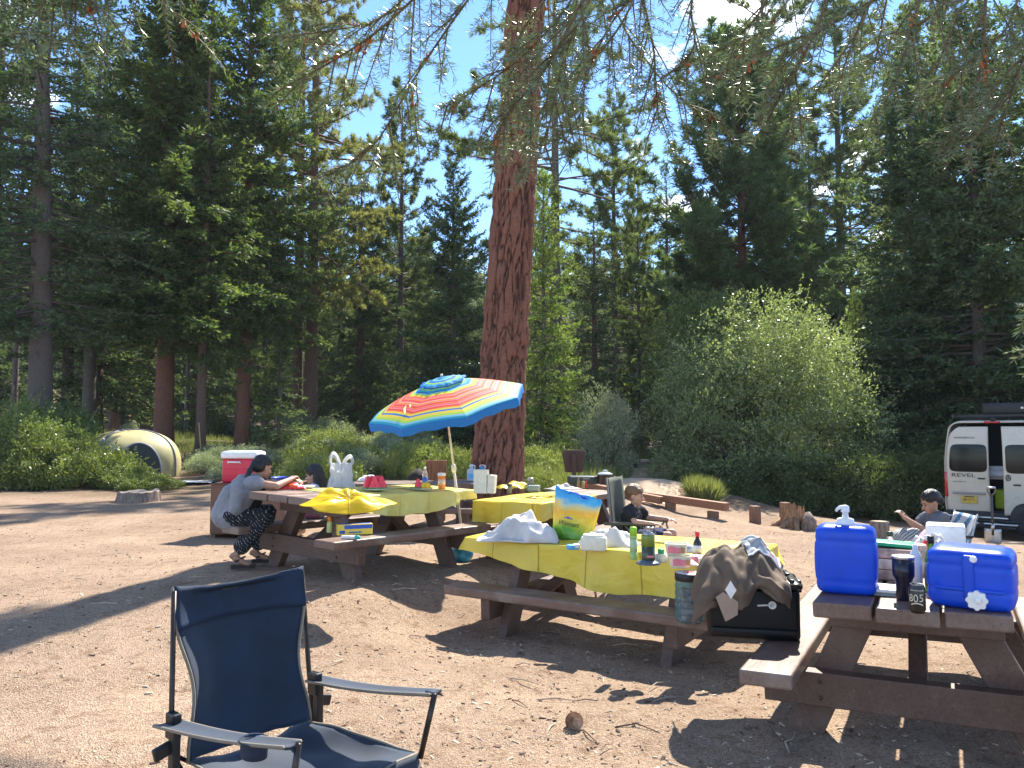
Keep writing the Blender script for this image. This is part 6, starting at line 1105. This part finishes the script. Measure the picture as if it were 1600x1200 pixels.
for a in (.125, .375, .625, .875): mb = MB(); mb.tube([tent(a, v/14, .012) for v in range(15)], .020, 6); mb.build('seam', TG, t_, smooth=True)
def arch(u, v, w0=.60, h0=1.0, e=.02):
    ph = PI*(1-u); x = w0*math.cos(ph)*v; z = h0*math.sin(ph)**.75*v; n_ = u; a = .75; vv = math.asin(min(1, max(0, z/1.52)))/(PI/2); rr = math.cos(PI/2*vv**1.15)**.8; return Vector((x*(1-.12*vv), -(1.35*rr*(1+.05*math.sin(vv*PI))*(1-.02*abs(x)**2)+e), z))
mb = MB(); mb.grid(lambda u, v: arch(u, v), 28, 10); mb.build('doorway', TD, t_, smooth=True); mb = MB(); mb.tube([arch(u/28, 1.0, e=.03) for u in range(29)], .028, 6); mb.build('door_seam', TG, t_, smooth=True)  # dark panel over the fly stands in for shade inside the open doorway
mb = MB(); mb.grid(lambda u, v: Vector((-.55+1.1*u+.04*noise.noise((u*5, v*4, 1)), -.5+1.0*v, .03+.03*abs(noise.noise((u*6, v*6, 3)))-.02*((u-.5)**2+(v-.5)**2))), 20, 16); gq = Gp(305, 21.5); S('ground_sheet', 'pale blue grey ground sheet right of the tent', 'ground sheet', mb, M('tarp', (.42, .46, .52), .6, var=.1), gq, .1, solid=.004)
g = Gp(316, 26.8); mb = MB(); mb.tube([(0, 0, -.05), (-.22, .15, 1.55)], .018, 8); S('pole', 'thin yellow pole leaning on the slender fir', 'pole', mb, M('yellow_pole', (.50, .36, .06), .5), g)
# stumps, posts, rail, sign
CUT = M('cut_wood', (.42, .33, .24), .85, var=.3, scale=9, bump=.4, bscale=30); OLDW = M('weathered_wood', (.20, .15, .12), .9, var=.35, scale=10, stretch=(3, 3, .6), bump=.7, bscale=40); ORW = M('orange_rotten_wood', (.30, .17, .085), .9, var=.45, scale=12, stretch=(4, 4, .5), bump=.8, bscale=40)
g = Gp(217, 16.6); mb = MB(); n = 26
def stp(u, v): a = 2*PI*u; r = (.40+.13*noise.noise((math.cos(a)*1.6, math.sin(a)*1.6, 1)))*(1+.10*(1-v)+.05*noise.noise((math.cos(a)*6, math.sin(a)*6, v*3))); return Vector((r*1.05*math.cos(a), r*.85*math.sin(a), -.06+.27*v+.07*noise.noise((math.cos(a)*3, math.sin(a)*3, 7))*v))
mb.grid(stp, 40, 5); mb.mat(1).add([stp(k/40, 1) for k in range(40)], [tuple(range(40))]); S('tree_stump', 'low flat cut stump in front of the manzanita', 'stump', mb, [OLDW, CUT], g)
g = Gp(1240, 16); mb = MB()
def jag(u, v): a = 2*PI*u; h = .32+.20*noise.noise((math.cos(a)*2.2, math.sin(a)*2.2, 4))+.16*abs(noise.noise((a*3, 0, 2))); r = .24+.16*(1-v)**2.2+.04*noise.noise((math.cos(a)*5, math.sin(a)*5, v)); return Vector((r*math.cos(a), r*.8*math.sin(a), -.08+(h+.16)*v))
mb.grid(jag, 60, 8); mb.add([jag(k/60, .55)*.97 for k in range(60)], [tuple(range(60))])
for k in range(9): a = k*.7; mb.tube([(.2*math.cos(a), .2*math.sin(a), .15), (.42*math.cos(a), .36*math.sin(a), .03), (.6*math.cos(a), .5*math.sin(a), -.05)], [.08, .06, .03], 6)
S('shattered_stump', 'shattered orange brown stump with jagged splinters', 'stump', mb, ORW, g, .4)
g = Gp(1262, 15.6); mb = MB(); mb.tube([(0, 0, -.05), (.05, 0, .2), (.02, .05, .36)], [.16, .13, .05], 9); mb.tube([(0, 0, 0), (.2, -.1, .02)], [.12, .04], 7); S('root_chunk', 'grey root chunk leaning right of the shattered stump', 'root', mb, OLDW, g)
POST = M('post_wood', (.20, .115, .075), .85, var=.25, scale=8, stretch=(3, 3, .5), bump=.4, bscale=40)
for px, Y, h, l in ((1180, 16.2, .36, 'short square wooden post left of the shattered stump'), (1227, 16.9, .36, 'short square wooden post half hidden by the shattered stump')):
    g = Gp(px, Y); mb = MB(); mb.box((0, 0, h/2-.05), (.19, .19, h+.1), taper=.94); S('bollard', l, 'post', mb, POST, g, .2, 'short wooden posts along the clearing edge', smooth=False, bevel=.015)
g = Gp(1375, 12.6); mb = MB(); mb.lathe([(.155, -.03), (.150, .02), (.145, .29), (.140, .30)], 20); mb.mat(1).lathe([(.140, .3005), (0, .302)], 20); S('log_round', 'upright log round between the upright jug and the boy in grey', 'log', mb, [OLDW, CUT], g)
RAIL = M('rail_wood', (.26, .125, .065), .75, var=.25, scale=6, stretch=(.6, 6, 6), bump=.4, bscale=40)
a_, b_ = Gp(1008, 17.4), Gp(1136, 15.6); d_ = (b_-a_).normalized(); t_ = thing('rail_fence', 'low rail of squared brown logs at the foot of the path', 'rail fence', (0, 0, 0))
mb = MB(); mb.bar(a_+Vector((0, 0, .15)), b_+Vector((0, 0, .26)), .16, .16); mb.build('rail', RAIL, t_, bevel=.012); c_ = a_+Vector((-1.6, .7, 0)); c_.z = gz(c_.x, c_.y); mb = MB(); mb.bar(c_+Vector((0, .0, .14)), a_+d_*.6+Vector((-.12, -.20, .15)), .16, .16); mb.build('rail', RAIL, t_, bevel=.012)
for q in (a_+d_*.75, b_-d_*.35): mb = MB(); mb.box((q.x, q.y, gz(q.x, q.y)+.02), (.20, .20, .22)); mb.build('post', POST, t_, bevel=.012)
g = Gp(897, 17.2); t_ = thing('sign_board', 'back of a brown wooden notice sign on a post', 'sign', g, -.03); SB = M('sign_brown', (.062, .035, .026), .75, var=.15, scale=8, stretch=(6, 1, 1), bump=.2)
zt = Wp(897, 703, 17.2).z-g.z; zb = Wp(897, 738, 17.2).z-g.z; hh = (zt-zb)/2; w_ = .25
mb = MB(); mb.prism([(-w_*.75, -hh), (w_*.75, -hh), (w_*.8, -hh*.8), (w_*1.02, hh*.45), (w_*1.02, hh*.82), (w_*.86, hh), (-w_*.86, hh), (-w_*1.02, hh*.82), (-w_*1.02, hh*.45), (-w_*.8, -hh*.8)], -.02, .02, Matrix.Rotation(PI/2, 3, 'X'), (0, 0, (zt+zb)/2)); mb.build('board', SB, t_, bevel=.01); mb = MB(); mb.box((0, -.055, zt/2-.2), (.09, .065, zt+.2)); mb.build('post', SB, t_, bevel=.006)
g = Gp(681, 13.4); t_ = thing('wooden_board', 'upright orange brown wooden panel behind the back table', 'wooden panel', g); mb = MB(); zt = Wp(681, 719, 13.4).z-g.z; mb.box((0, 0, zt/2+.1), (.36, .05, zt-.2)); mb.build('panel', M('panel_wood', (.22, .085, .03), .6, var=.4, scale=5, stretch=(6, 1, .7)), t_, bevel=.008); mb = MB(); mb.box((-.13, .05, zt*.3), (.06, .06, zt*.62)); mb.build('leg', POST, t_); mb = MB(); mb.box((.13, .05, zt*.3), (.06, .06, zt*.62)); mb.build('leg', POST, t_)
g = Gp(652, 16); mb = MB(); mb.tube([(0, 0, -.1), (0, 0, .35), (.02, 0, .58), (0, 0, .74)], [.32, .27, .22, .05], 14); S('burnt_stump', 'dark rounded burnt stump left of the upright wooden panel', 'stump', mb, M('burnt', (.028, .02, .016), .9, var=.3, scale=8, bump=.8, bscale=14), g)
for k, (px, Y, s, l) in enumerate([(8, 34, 1.1, 'large pale boulder at the far left under the pines'), (28, 33, .7, 'pale rock right of the large boulder'), (118, 40, .9, 'pale rock in the shade behind the manzanita'), (-12, 31, .8, 'pale boulder at the very left edge')]):
    g = Gp(px, Y); mb = MB(); mb.grid(lambda u, v: (lambda d: d*s*(.9+.35*noise.noise(d*1.3+Vector((k*3, 0, 0)))+.12*noise.noise(d*3.5)))(Vector((math.cos(2*PI*u)*math.sin(PI*v)*1.3, math.sin(2*PI*u)*math.sin(PI*v), -math.cos(PI*v)*.62))), 28, 16); S('boulder', l, 'boulder', mb, M('granite%d' % k, (.42, .39, .36), .9, var=.25, scale=4, bump=.6, bscale=12), g+Vector((0, 0, .1)), 0, 'pale boulders at the left')
for k, (px, Y, L, a, l) in enumerate([(545, 32, 3.2, .1, 'long grey fallen log between the trunks'), (330, 38, 2.6, .2, 'fallen log behind the slender fir'), (1120, 24.6, 2.4, -.1, 'dark fallen log under the big round bush')]):
    g = Gp(px, Y); mb = MB(); mb.tube([(-L/2, 0, .12), (0, .1, .16), (L/2, 0, .12)], [.17, .15, .10], 9); S('fallen_log', l, 'log', mb, OLDW, g, a)
# pine cones
CONE = M('cone', (.42, .27, .17), .8, var=.3, scale=30)
def cone(mb):
    for j in range(9):
        z = .012+.09*j/9; r = .042*math.sin(PI*(.18+.72*j/9))+.004; n = 9
        for k in range(n):
            a = 2*PI*(k+.5*(j % 2))/n; c = Vector((math.cos(a), math.sin(a), 0)); p0 = c*r*.25+Vector((0, 0, z)); p1 = c*r+Vector((0, 0, z+.008)); s_ = Vector((-c.y, c.x, 0))*.011; mb.add([p0-s_*.4, p0+s_*.4, p1+s_, p1-s_, p1+c*.004+Vector((0, 0, .008))], [(0, 1, 2, 3), (3, 2, 4)])
    mb.cap2((0, 0, .012), (0, 0, .09), .012, .008, 8)
first = None
for px, py, l in ((888, 1134, 'open pine cone on the sand below the middle table'), (1003, 968, 'small pine cone near the long bench'), (300, 952, 'pine cone in the shade left of the camp chair'), (1215, 1010, 'pine cone under the black tote')):
    Y = 3.0
    for _ in range(8): w_ = Wp(px, py, Y); Y *= (H0-gz(w_.x, Y))/(H0-w_.z)
    w_ = Wp(px, py, Y); loc = Vector((w_.x, Y, gz(w_.x, Y)+.03))
    if first is None: mb = MB(); cone(mb); first = S('pine_cone', l, 'pine cone', mb, CONE, loc, 0, 'pine cones on the sand', smooth=False); first.rotation_euler = (1.35, .2, .4)
    else: c = first.copy(); C.objects.link(c); c.location = loc; c['label'] = l; c.rotation_euler = (1.4, .3, px*.1); c.scale = (.8, .8, .8)
# shovel stuck in the ground
g = Gp(1552, 12.6); t_ = thing('shovel', 'D handled shovel standing upright before the van', 'shovel', g, -.5); zt = Wp(1552, 762, 12.6).z-g.z; GS_ = M('shovel_grey', (.13, .13, .13), .45, .3, .1)
mb = MB(); mb.tube([(0, 0, .12), (0, 0, zt-.13)], .019, 10); mb.build('shaft', M('shovel_shaft', (.055, .05, .048), .5), t_, smooth=True); mb = MB(); mb.tube([(0, 0, zt-.14), (-.05, 0, zt-.07), (-.058, 0, zt), (.058, 0, zt), (.05, 0, zt-.07), (0, 0, zt-.14)], .013, 8); mb.mat(1).tube([(-.06, 0, zt), (.06, 0, zt)], .019, 8); mb.build('grip', [GS_, STEEL], t_, smooth=True)
mb = MB(); mb.grid(lambda u, v: Vector(((u-.5)*.24*(1-.55*max(0, .35-v)/.35), .04*(2*u-1)**2, -.10+.32*v)), 10, 8); mb.tube([(0, 0, .2), (0, 0, .30)], .025, 8); mb.build('blade', STEEL, t_, smooth=True, solid=.004)
# ================================================================ camper van
VC = M('van_paint', (.56, .50, .40), .28, var=.03, scale=2, coat=.5, dirt=.12, dcol=(.40, .33, .25)); VG = M('van_glass', (.006, .007, .008), .12, var=0, spec=.28); VB = M('van_black', (.018, .018, .02), .5, var=.15); VDK = M('van_interior', (.03, .028, .027), .8); TL = M('tail_light', (.45, .012, .015), .15, var=.05, coat=.6); ALU = M('aluminium', (.50, .50, .51), .3, .9, .1)
th = R(40); g = Gp(1559, 17.0); g.z = gz(g.x, g.y)+.02; t_ = thing('camper_van', 'cream camper van with its rear doors ajar and a black roof box', 'van', g, -th)
def hw(z): return .985-.012*max(0, z-1.2)/.5-.10*max(0, (z-1.7)/.9)**1.5-.03*max(0, .75-z)/.25
ZB, ZT = .50, 2.62
def ring(y, sx=1., zt=ZT, zb=ZB):
    pts = []; n = 14
    for k in range(n+1): z = zb+(zt-.22-zb)*k/n; pts.append((hw(z)*sx, z))
    w = hw(zt-.22)*sx
    for k in range(1, 9): a = PI/2*k/8; pts.append((w-.24+.24*math.cos(a)*1.0, zt-.22+.20*math.sin(a)))
    full = pts+[(-x, z) for x, z in reversed(pts)]; return [Vector((x, y, z)) for x, z in full]
ys = [(0.02, 1, ZT, ZB), (.25, 1, ZT+.03, ZB), (2, 1, ZT+.06, ZB), (4.2, 1, ZT+.05, ZB), (4.6, .97, ZT-.1, ZB), (5.2, .93, 1.9, ZB), (5.4, .92, 1.35, ZB), (5.95, .86, 1.1, ZB), (6.05, .78, .95, .6)]
rs = [ring(*q) for q in ys]; N = len(rs[0]); mb = MB(); vs = [p for r in rs for p in r]; fs = [(i*N+k, i*N+k+1, (i+1)*N+k+1, (i+1)*N+k) for i in range(len(rs)-1) for k in range(N-1)]+[((len(rs)-1)*N+k for k in range(N))]; fs = [tuple(f) for f in fs]; fs += [(i*N+N-1, i*N, (i+1)*N, (i+1)*N+N-1) for i in range(len(rs)-1)]; mb.add(vs, fs)
mb.build('body', VC, t_, smooth=True, solid=.03, ang=35)
mb = MB(); mb.box((0, 2.5, .62), (1.8, 4.9, .04)); mb.box((0, 1.9, 1.6), (1.78, .04, 2.0)); mb.box((-.92, 1.0, 1.5), (.02, 1.8, 1.8)); mb.box((.92, 1.0, 1.5), (.02, 1.8, 1.8)); mb.build('interior', VDK, t_)
mb = MB(); mb.box((0, 1.0, 1.36), (1.74, 1.7, .05)); b = mb.build('bed', M('bed_wood', (.35, .30, .25), .6), t_); mb = MB(); mb.rbox((0, .95, 1.45), (1.7, 1.5, .13), .05, n=3); mb.rbox((.05, .45, 1.56), (.5, .35, .12), .05, n=3); mb.build('bedding', M('bedding', (.62, .62, .68), .9, var=.15, scale=4, bump=.5, bscale=6), b, smooth=True)
mb = MB(); mb.rbox((.12, .55, .88), (.42, .32, .44), .05, n=3); mb.build('lime_bag', col('limebag', (.42, .60, .02), .6), t_, smooth=True)
# rear doors
def door(u, v, x0, x1, side):
    z = .60+(2.50-.60)*v; w = hw(z)-.03; e = 0
    if v > .86: f = (v-.86)/.14; w -= .17*f**2.2
    lo, hi = (-w, x1) if side < 0 else (x0, w); x = lo+(hi-lo)*u; return Vector((x, -.035-.03*math.sin(PI*v)+.05*max(0, v-.75)+.04*(abs(x)/.95)**6, z))
def panel(name, fn, mat, par, nu=20, nv=30, solid=.03): mb = MB(); mb.grid(fn, nu, nv); return mb.build(name, mat, par, smooth=True, solid=solid)
def sub(fn, u0, u1, v0, v1, e=.02, r=.18):
    def f(u, v):
        uu, vv = 2*u-1, 2*v-1; k = 1.0; m_ = max(abs(uu), abs(vv)); s_ = (abs(uu)**7+abs(vv)**7)**(1/7) if m_ > 0 else 1; uu, vv = (uu*m_/s_, vv*m_/s_) if s_ > 1e-6 else (0, 0); p = fn(u0+(u1-u0)*(uu+1)/2, v0+(v1-v0)*(vv+1)/2); return p+Vector((0, -e, 0))
    return f
dl = panel('door', lambda u, v: door(u, v, 0, -.10, -1), VC, t_); fn = lambda u, v: door(u, v, 0, -.10, -1)
panel('window', sub(fn, .08, .96, .47, .795), VG, dl, 16, 16, 0)
LETT = M('van_letter', (.035, .035, .035), .4, .3); RX = (PI/2, 0, 0)
text('REVEL', .115, LETT, dl, (-.60, -.092, 1.415), RX, sx=1.55); text('WINNEBAGO', .062, LETT, dl, (-.56, -.060, 2.255), RX, sx=1.1); text('SPRINTER 4X4', .035, LETT, dl, (-.68, -.090, 1.27), RX, sx=1.2)
mb = MB(); mb.box((-.50, -.10, 1.02), (.64, .05, .05)); mb.build('plate_light_bar', col('bar_grey', (.30, .28, .25), .4), dl, bevel=.02)
mb = MB(); mb.box((-.50, -.092, .88), (.31, .012, .16)); pl = mb.build('number_plate', col('plate_yellow', (.62, .40, .05), .5), dl, bevel=.004); text('8K27 L', .085, LETT, pl, (-.50, -.0995, .875), RX, sx=.95); mb = MB(); mb.box((-.50, -.099, .945), (.20, .003, .02)); mb.build('plate_band', LETT, pl)
mb = MB(); mb.rbox((-.25, -.10, 1.355), (.14, .03, .03), .01, n=2); mb.build('handle', VB, dl, smooth=True)
hinge = bpy.data.objects.new('door', None)
mb = MB(); fr = lambda u, v: door(u, v, .12, 0, 1); HX = Vector((.93, -.02, 0)); RM = Matrix.Rotation(R(24), 3, 'Z')
def fo(u, v): return HX+RM @ (fr(u, v)-HX)
dr = panel('door', fo, VC, t_); bpy.data.objects.remove(hinge)
def subr(u0, u1, v0, v1): q = sub(fr, u0, u1, v0, v1); return lambda u, v: HX+RM @ (q(u, v)-HX)
panel('window', subr(.05, .92, .47, .795), VG, dr, 16, 16, 0)
def dpt(x, z, e=.09): return HX+RM @ (Vector((x, -e, z))-HX)
mb = MB(); c = dpt(.20, 1.40); mb.tube([c+RM @ Vector((.045*math.cos(a*PI/8), 0, .06*math.sin(a*PI/8))) for a in range(16)], .009, 6, closed=True); mb.tube([c, c+Vector((0, 0, .05))], .008, 6); mb.tube([c, c+RM @ Vector((.035, 0, -.035))], .008, 6); mb.tube([c, c+RM @ Vector((-.035, 0, -.035))], .008, 6); mb.build('emblem', VB, dr, smooth=True)
mb = MB(); c = dpt(.36, 1.25, .10); mb.rbox(c, (.14, .03, .035), .01, n=2); mb.build('handle', VB, dr, smooth=True)
for s in (-1, 1): mb = MB(); mb.rbox((s*.955, -.01, 1.20), (.07, .09, .56), .02, n=2); mb.build('tail_light', TL, t_, smooth=True)
mb = MB(); mb.rbox((0, -.06, .55), (1.94, .22, .17), .05, n=3); mb.build('bumper', VB, t_, smooth=True, ang=40)
for k in range(4): mb = MB(); mb.rbox((-.22, -.26-.075*k, .52-.06*k), (1.48-.08*k, .06, .045), .012, n=2); mb.build('rack_tray', ALU if k % 2 == 0 else VB, t_, smooth=True)
for k in range(3): mb = MB(); mb.tube([(-.75+.12*k, -.20, .56), (-.62+.12*k, -.52, .30)], .008, 6); mb.tube([(-.30+.05*k, -.2, .62), (-.55+.05*k, -.55, .34)], .007, 6); mb.build('rack_strap', STEEL, t_, smooth=True)
mb = MB(); mb.box((-.22, -.35, .40), (.07, .5, .06)); mb.build('rack_arm', VB, t_)
for s in (-1, 1):
    for y in (1.05, 5.0):
        if y > 4: pass
        mb = MB(); mb.lathe([(.20, -.12), (.30, -.13), (.37, -.10), (.385, -.06), (.385, .06), (.37, .10), (.30, .13), (.20, .12)], 28, (s*.84, y, .37), Matrix.Rotation(PI/2, 3, 'Y')); wl = mb.build('wheel', M('tyre', (.015, .015, .016), .85, var=.2), t_, smooth=True); mb = MB(); mb.lathe([(0, -.08), (.20, -.09), (.205, 0), (.20, .09), (0, .08)], 18, (s*.84, y, .37), Matrix.Rotation(PI/2, 3, 'Y')); mb.build('rim', VB, wl, smooth=True)
mb = MB(); mb.lathe([(.18, -.10), (.30, -.11), (.35, -.06), (.35, .06), (.30, .11), (.18, .10), (0, .09)], 26, (.60, -.24, .52), Matrix.Rotation(PI/2, 3, 'X')); mb.build('spare_wheel', VB, t_, smooth=True)
mb = MB(); mb.rbox((-.02, .0, 2.60), (.30, .07, .05), .015, n=2); mb.build('brake_light', TL, t_, smooth=True); mb = MB(); mb.ball((.0, -.02, 2.66), (.06, .06, .05), 10); mb.build('camera', VB, t_, smooth=True)
for y in (.25, 1.4, 2.6): mb = MB(); mb.box((0, y, ZT+.13), (1.62, .06, .05)); mb.build('rack_bar', VB, t_)
for s in (-1, 1): mb = MB(); mb.box((s*.80, 1.5, ZT+.12), (.05, 2.8, .09)); mb.build('rack_rail', VB, t_)
mb = MB(); mb.rbox((.22, 1.2, ZT+.29), (1.0, 1.5, .26), .05, n=3); mb.build('roof_box', VB, t_, smooth=True, ang=40); mb = MB(); mb.box((.50, .445, ZT+.30), (.05, .004, .04)); mb.build('label', WHT, t_)
# ================================================================ fir overhead, its twigs hang into the top of the view
def overhead():
    rg = np.random.default_rng(21); rr = random.Random(4)
    NB = leafmat('near_fir_needles', (.095, .14, .07), (.22, .28, .15), .28, .36, (1.1, 1.2, .6), spec=1., oscale=3.); TW = M('fir_twig', (.15, .095, .045), .7, var=.3, scale=40); BUD = M('fir_buds', (.42, .13, .045), .7, var=.3, scale=60)
    tx, ty = 4.6, 5.2; t_ = thing('fir_tree', 'nearby fir whose needled twigs hang across the top of the view', 'tree', (tx, ty, gz(tx, ty))); z0 = gz(tx, ty)
    mb = MB(); trunk_mb(mb, 15.5, .24, n=18, seed=4); mb.build('trunk', B_GRY, t_, smooth=True)
    mains = [[(900, -230, 2.3), (745, -20, 2.3), (655, 110, 2.25), (585, 225, 2.2), (512, 275, 2.2)], [(860, -260, 2.0), (700, -60, 2.0), (600, 40, 2.0), (520, 95, 2.0), (455, 130, 2.0)],
      [(1000, -230, 2.4), (905, -20, 2.4), (830, 75, 2.35), (760, 130, 2.3), (690, 170, 2.3)], [(1010, -200, 1.9), (900, 20, 1.9), (850, 110, 1.9), (800, 170, 1.9), (770, 225, 1.9)],
      [(1060, -200, 2.5), (990, 0, 2.5), (930, 90, 2.5), (860, 150, 2.4), (815, 235, 2.4)], [(880, -220, 2.6), (960, 10, 2.6), (1010, 95, 2.6), (1070, 160, 2.6), (1130, 190, 2.6)],
      [(960, -200, 2.2), (1000, -20, 2.2), (1020, 70, 2.2), (1025, 140, 2.2), (1030, 190, 2.2)], [(1250, -200, 2.3), (1200, -10, 2.3), (1160, 50, 2.3), (1110, 85, 2.3), (1060, 95, 2.3)],
      [(1330, -220, 2.0), (1290, 0, 2.0), (1255, 90, 2.0), (1225, 140, 2.0), (1200, 190, 2.0)], [(1400, -200, 2.5), (1360, 0, 2.5), (1325, 70, 2.5), (1290, 120, 2.5), (1265, 160, 2.5)],
      [(1480, -220, 2.2), (1440, -20, 2.2), (1420, 60, 2.2), (1400, 120, 2.2), (1360, 190, 2.2)], [(1560, -200, 2.0), (1540, 0, 2.0), (1535, 90, 2.0), (1510, 170, 2.0), (1490, 230, 2.0)],
      [(1650, -200, 2.4), (1590, 0, 2.4), (1560, 60, 2.4), (1500, 110, 2.4), (1440, 160, 2.4)], [(1700, -150, 1.8), (1640, 20, 1.8), (1600, 90, 1.8), (1580, 150, 1.8), (1560, 200, 1.8)],
      [(1500, -250, 1.8), (1400, -40, 1.8), (1330, 20, 1.8), (1250, 60, 1.8), (1170, 90, 1.8)], [(1790, 400, 1.9), (1730, 440, 1.9), (1680, 458, 1.9), (1640, 468, 1.9), (1600, 478, 1.9)],
      [(330, -240, 1.9), (262, -110, 1.9), (235, -55, 1.9), (252, -5, 1.9), (295, 50, 1.9)], [(210, -200, 1.7), (150, -110, 1.7), (115, -70, 1.7), (125, -25, 1.7), (155, 25, 1.7)], [(170, -240, 1.7), (110, -130, 1.7), (85, -70, 1.7), (80, -25, 1.7), (84, 30, 1.7)],
      [(1020, -220, 2.1), (930, -20, 2.1), (885, 80, 2.1), (865, 160, 2.1), (850, 240, 2.1)], [(960, -230, 2.6), (870, -30, 2.6), (815, 50, 2.6), (795, 130, 2.6), (800, 215, 2.6)], [(1650, -200, 2.6), (1560, -60, 2.6), (1500, 20, 2.6), (1470, 90, 2.6), (1450, 150, 2.6)], [(1100, -230, 2.3), (1030, -60, 2.3), (960, 30, 2.3), (920, 110, 2.3), (905, 190, 2.3)],
      [(1150, -240, 2.1), (1100, -60, 2.1), (1080, 10, 2.1), (1085, 70, 2.1), (1060, 110, 2.1)], [(780, -220, 2.7), (660, -40, 2.7), (590, 30, 2.7), (500, 50, 2.7), (440, 60, 2.7)], [(1300, -200, 2.8), (1240, -20, 2.8), (1200, 40, 2.8), (1150, 80, 2.8), (1120, 130, 2.8)], [(1600, -200, 2.8), (1500, -30, 2.8), (1450, 30, 2.8), (1390, 60, 2.8), (1340, 110, 2.8)]]
    mw = MB(); bud = MB(); P = []; D = []; L = []; limb = MB()
    def crv(pts, t): return cat(pts, min(.9999, max(0, t)))
    def needles(fn, length, dens=1., skip=0):
        n = int(length/.0023*dens)
        for k in range(n):
            t = rr.random()
            if t < skip: continue
            p = fn(t); f = (fn(min(1, t+.03))-fn(max(0, t-.03))); f.normalize(); s = f.cross(Vector((rr.gauss(0, .35), rr.gauss(0, .35), 1))); s.normalize(); s *= rr.choice((-1, 1)); u = s.cross(f)
            d = f*.55+s*.85+u*rr.gauss(0, .28)+Vector((0, 0, rr.uniform(-.05, .25))); P.append(tuple(p)); D.append(tuple(d)); L.append(.016+.015*rr.random())
    origin = Vector((tx, ty, z0+5.4))
    for mi, m_ in enumerate(mains):
        pts = [Wp(*q) for q in m_]; ln = sum((pts[i+1]-pts[i]).length for i in range(4)); hub = origin+Vector((0, 0, .25*(mi % 5)))
        mid = hub.lerp(pts[0], .55)+Vector((0, 0, .35)); ex = pts[0]
        limb = MB(); limb.tube([hub, hub.lerp(mid, .5)+Vector((0, 0, .05)), mid, ex.lerp(mid, .25)+Vector((0, 0, .02)), ex], [.045, .035, .022, .012, .0065], 6, cap=False); limb.build('limb', B_GRY, t_, smooth=True).matrix_parent_inverse = Matrix.Translation(t_.location).inverted()
        mw.tube([crv(pts, k/22) for k in range(23)], [.0042*(1-.75*k/22)+.0007 for k in range(23)], 5, cap=False); needles(lambda t: crv(pts, t), ln, .8, .22)
        ns = int(ln/.062)
        for k in range(ns):
            t = .2+.78*(k+rr.random()*.6)/ns; b = crv(pts, t); f = (crv(pts, t+.03)-crv(pts, t-.03)).normalized(); s = f.cross(Vector((rr.gauss(0, .4), rr.gauss(0, .9), .7))).normalized()*(1 if k % 2 else -1)
            l = (.10+.16*rr.random())*(1.15-.6*t); d = (f*.75+s*.6+Vector((0, 0, -.25-.2*rr.random()))).normalized(); e = b+d*l+Vector((0, 0, -.25*l)); q = b+d*l*.5
            tw = lambda x, b=b, q=q, e=e: b*(1-x)**2+q*2*x*(1-x)+e*x*x
            mw.tube([tw(x/7) for x in range(8)], [.0024*(1-.7*x/7)+.0004 for x in range(8)], 4, cap=False); needles(tw, l, 1., .05)
            if l > .14:
                for _ in range(3):
                    x = .3+.5*rr.random(); b2 = tw(x); s2 = (d.cross(Vector((rr.gauss(0, .6), rr.gauss(0, .6), 1)))).normalized()*rr.choice((-1, 1)); e2 = b2+(d*.7+s2*.7).normalized()*l*.4; t2 = lambda y, b2=b2, e2=e2: b2.lerp(e2, y)
                    mw.tube([b2, e2], [.0014, .0006], 4, cap=False); needles(t2, l*.4, 1.)
            if rr.random() < .14:
                for _ in range(7): x = rr.uniform(.0, .35); c = tw(x)+Vector((rr.gauss(0, .004), rr.gauss(0, .004), rr.gauss(0, .004))); bud.ball(c, (.0045, .0045, .007), 6)
    mw.build('twigs', TW, t_, smooth=True).matrix_parent_inverse = Matrix.Translation(t_.location).inverted(); bo = bud.build('buds', BUD, t_, smooth=True); bo['kind'] = 'stuff'; bo.matrix_parent_inverse = Matrix.Translation(t_.location).inverted()
    o = bpy.data.objects.new('crown', leafmesh('near_needles', np.array(P), np.array(D), np.array(L), .0029, NB, 5)); C.objects.link(o); o.parent = t_; o.matrix_parent_inverse = Matrix.Translation(t_.location).inverted()
    # rest of the crown higher up, out of sight
    m2, me = fir('fo', 91, 16, 7.6, 4.6, 130, (N_FIR, B_GRY), dens=.7, shape=.5); o = bpy.data.objects.new('crown', me); C.objects.link(o); o.parent = t_
overhead()
# ================================================================ air
HZ = .0003
mb = MB(); mb.box((0, 160, 32), (900, 520, 80)); m, t = nt('air'); pv = ND(t, 'ShaderNodeVolumePrincipled'); pv.inputs['Color'].default_value = (.80, .88, 1, 1); pv.inputs['Density'].default_value = HZ; pv.inputs['Anisotropy'].default_value = .0
LK(t, pv.outputs[0], ND(t, 'ShaderNodeOutputMaterial').inputs[1]); o = mb.build('haze', m); tag(o, 'thin clear mountain air softening the far trees', 'haze', kind='stuff'); o.visible_shadow = True
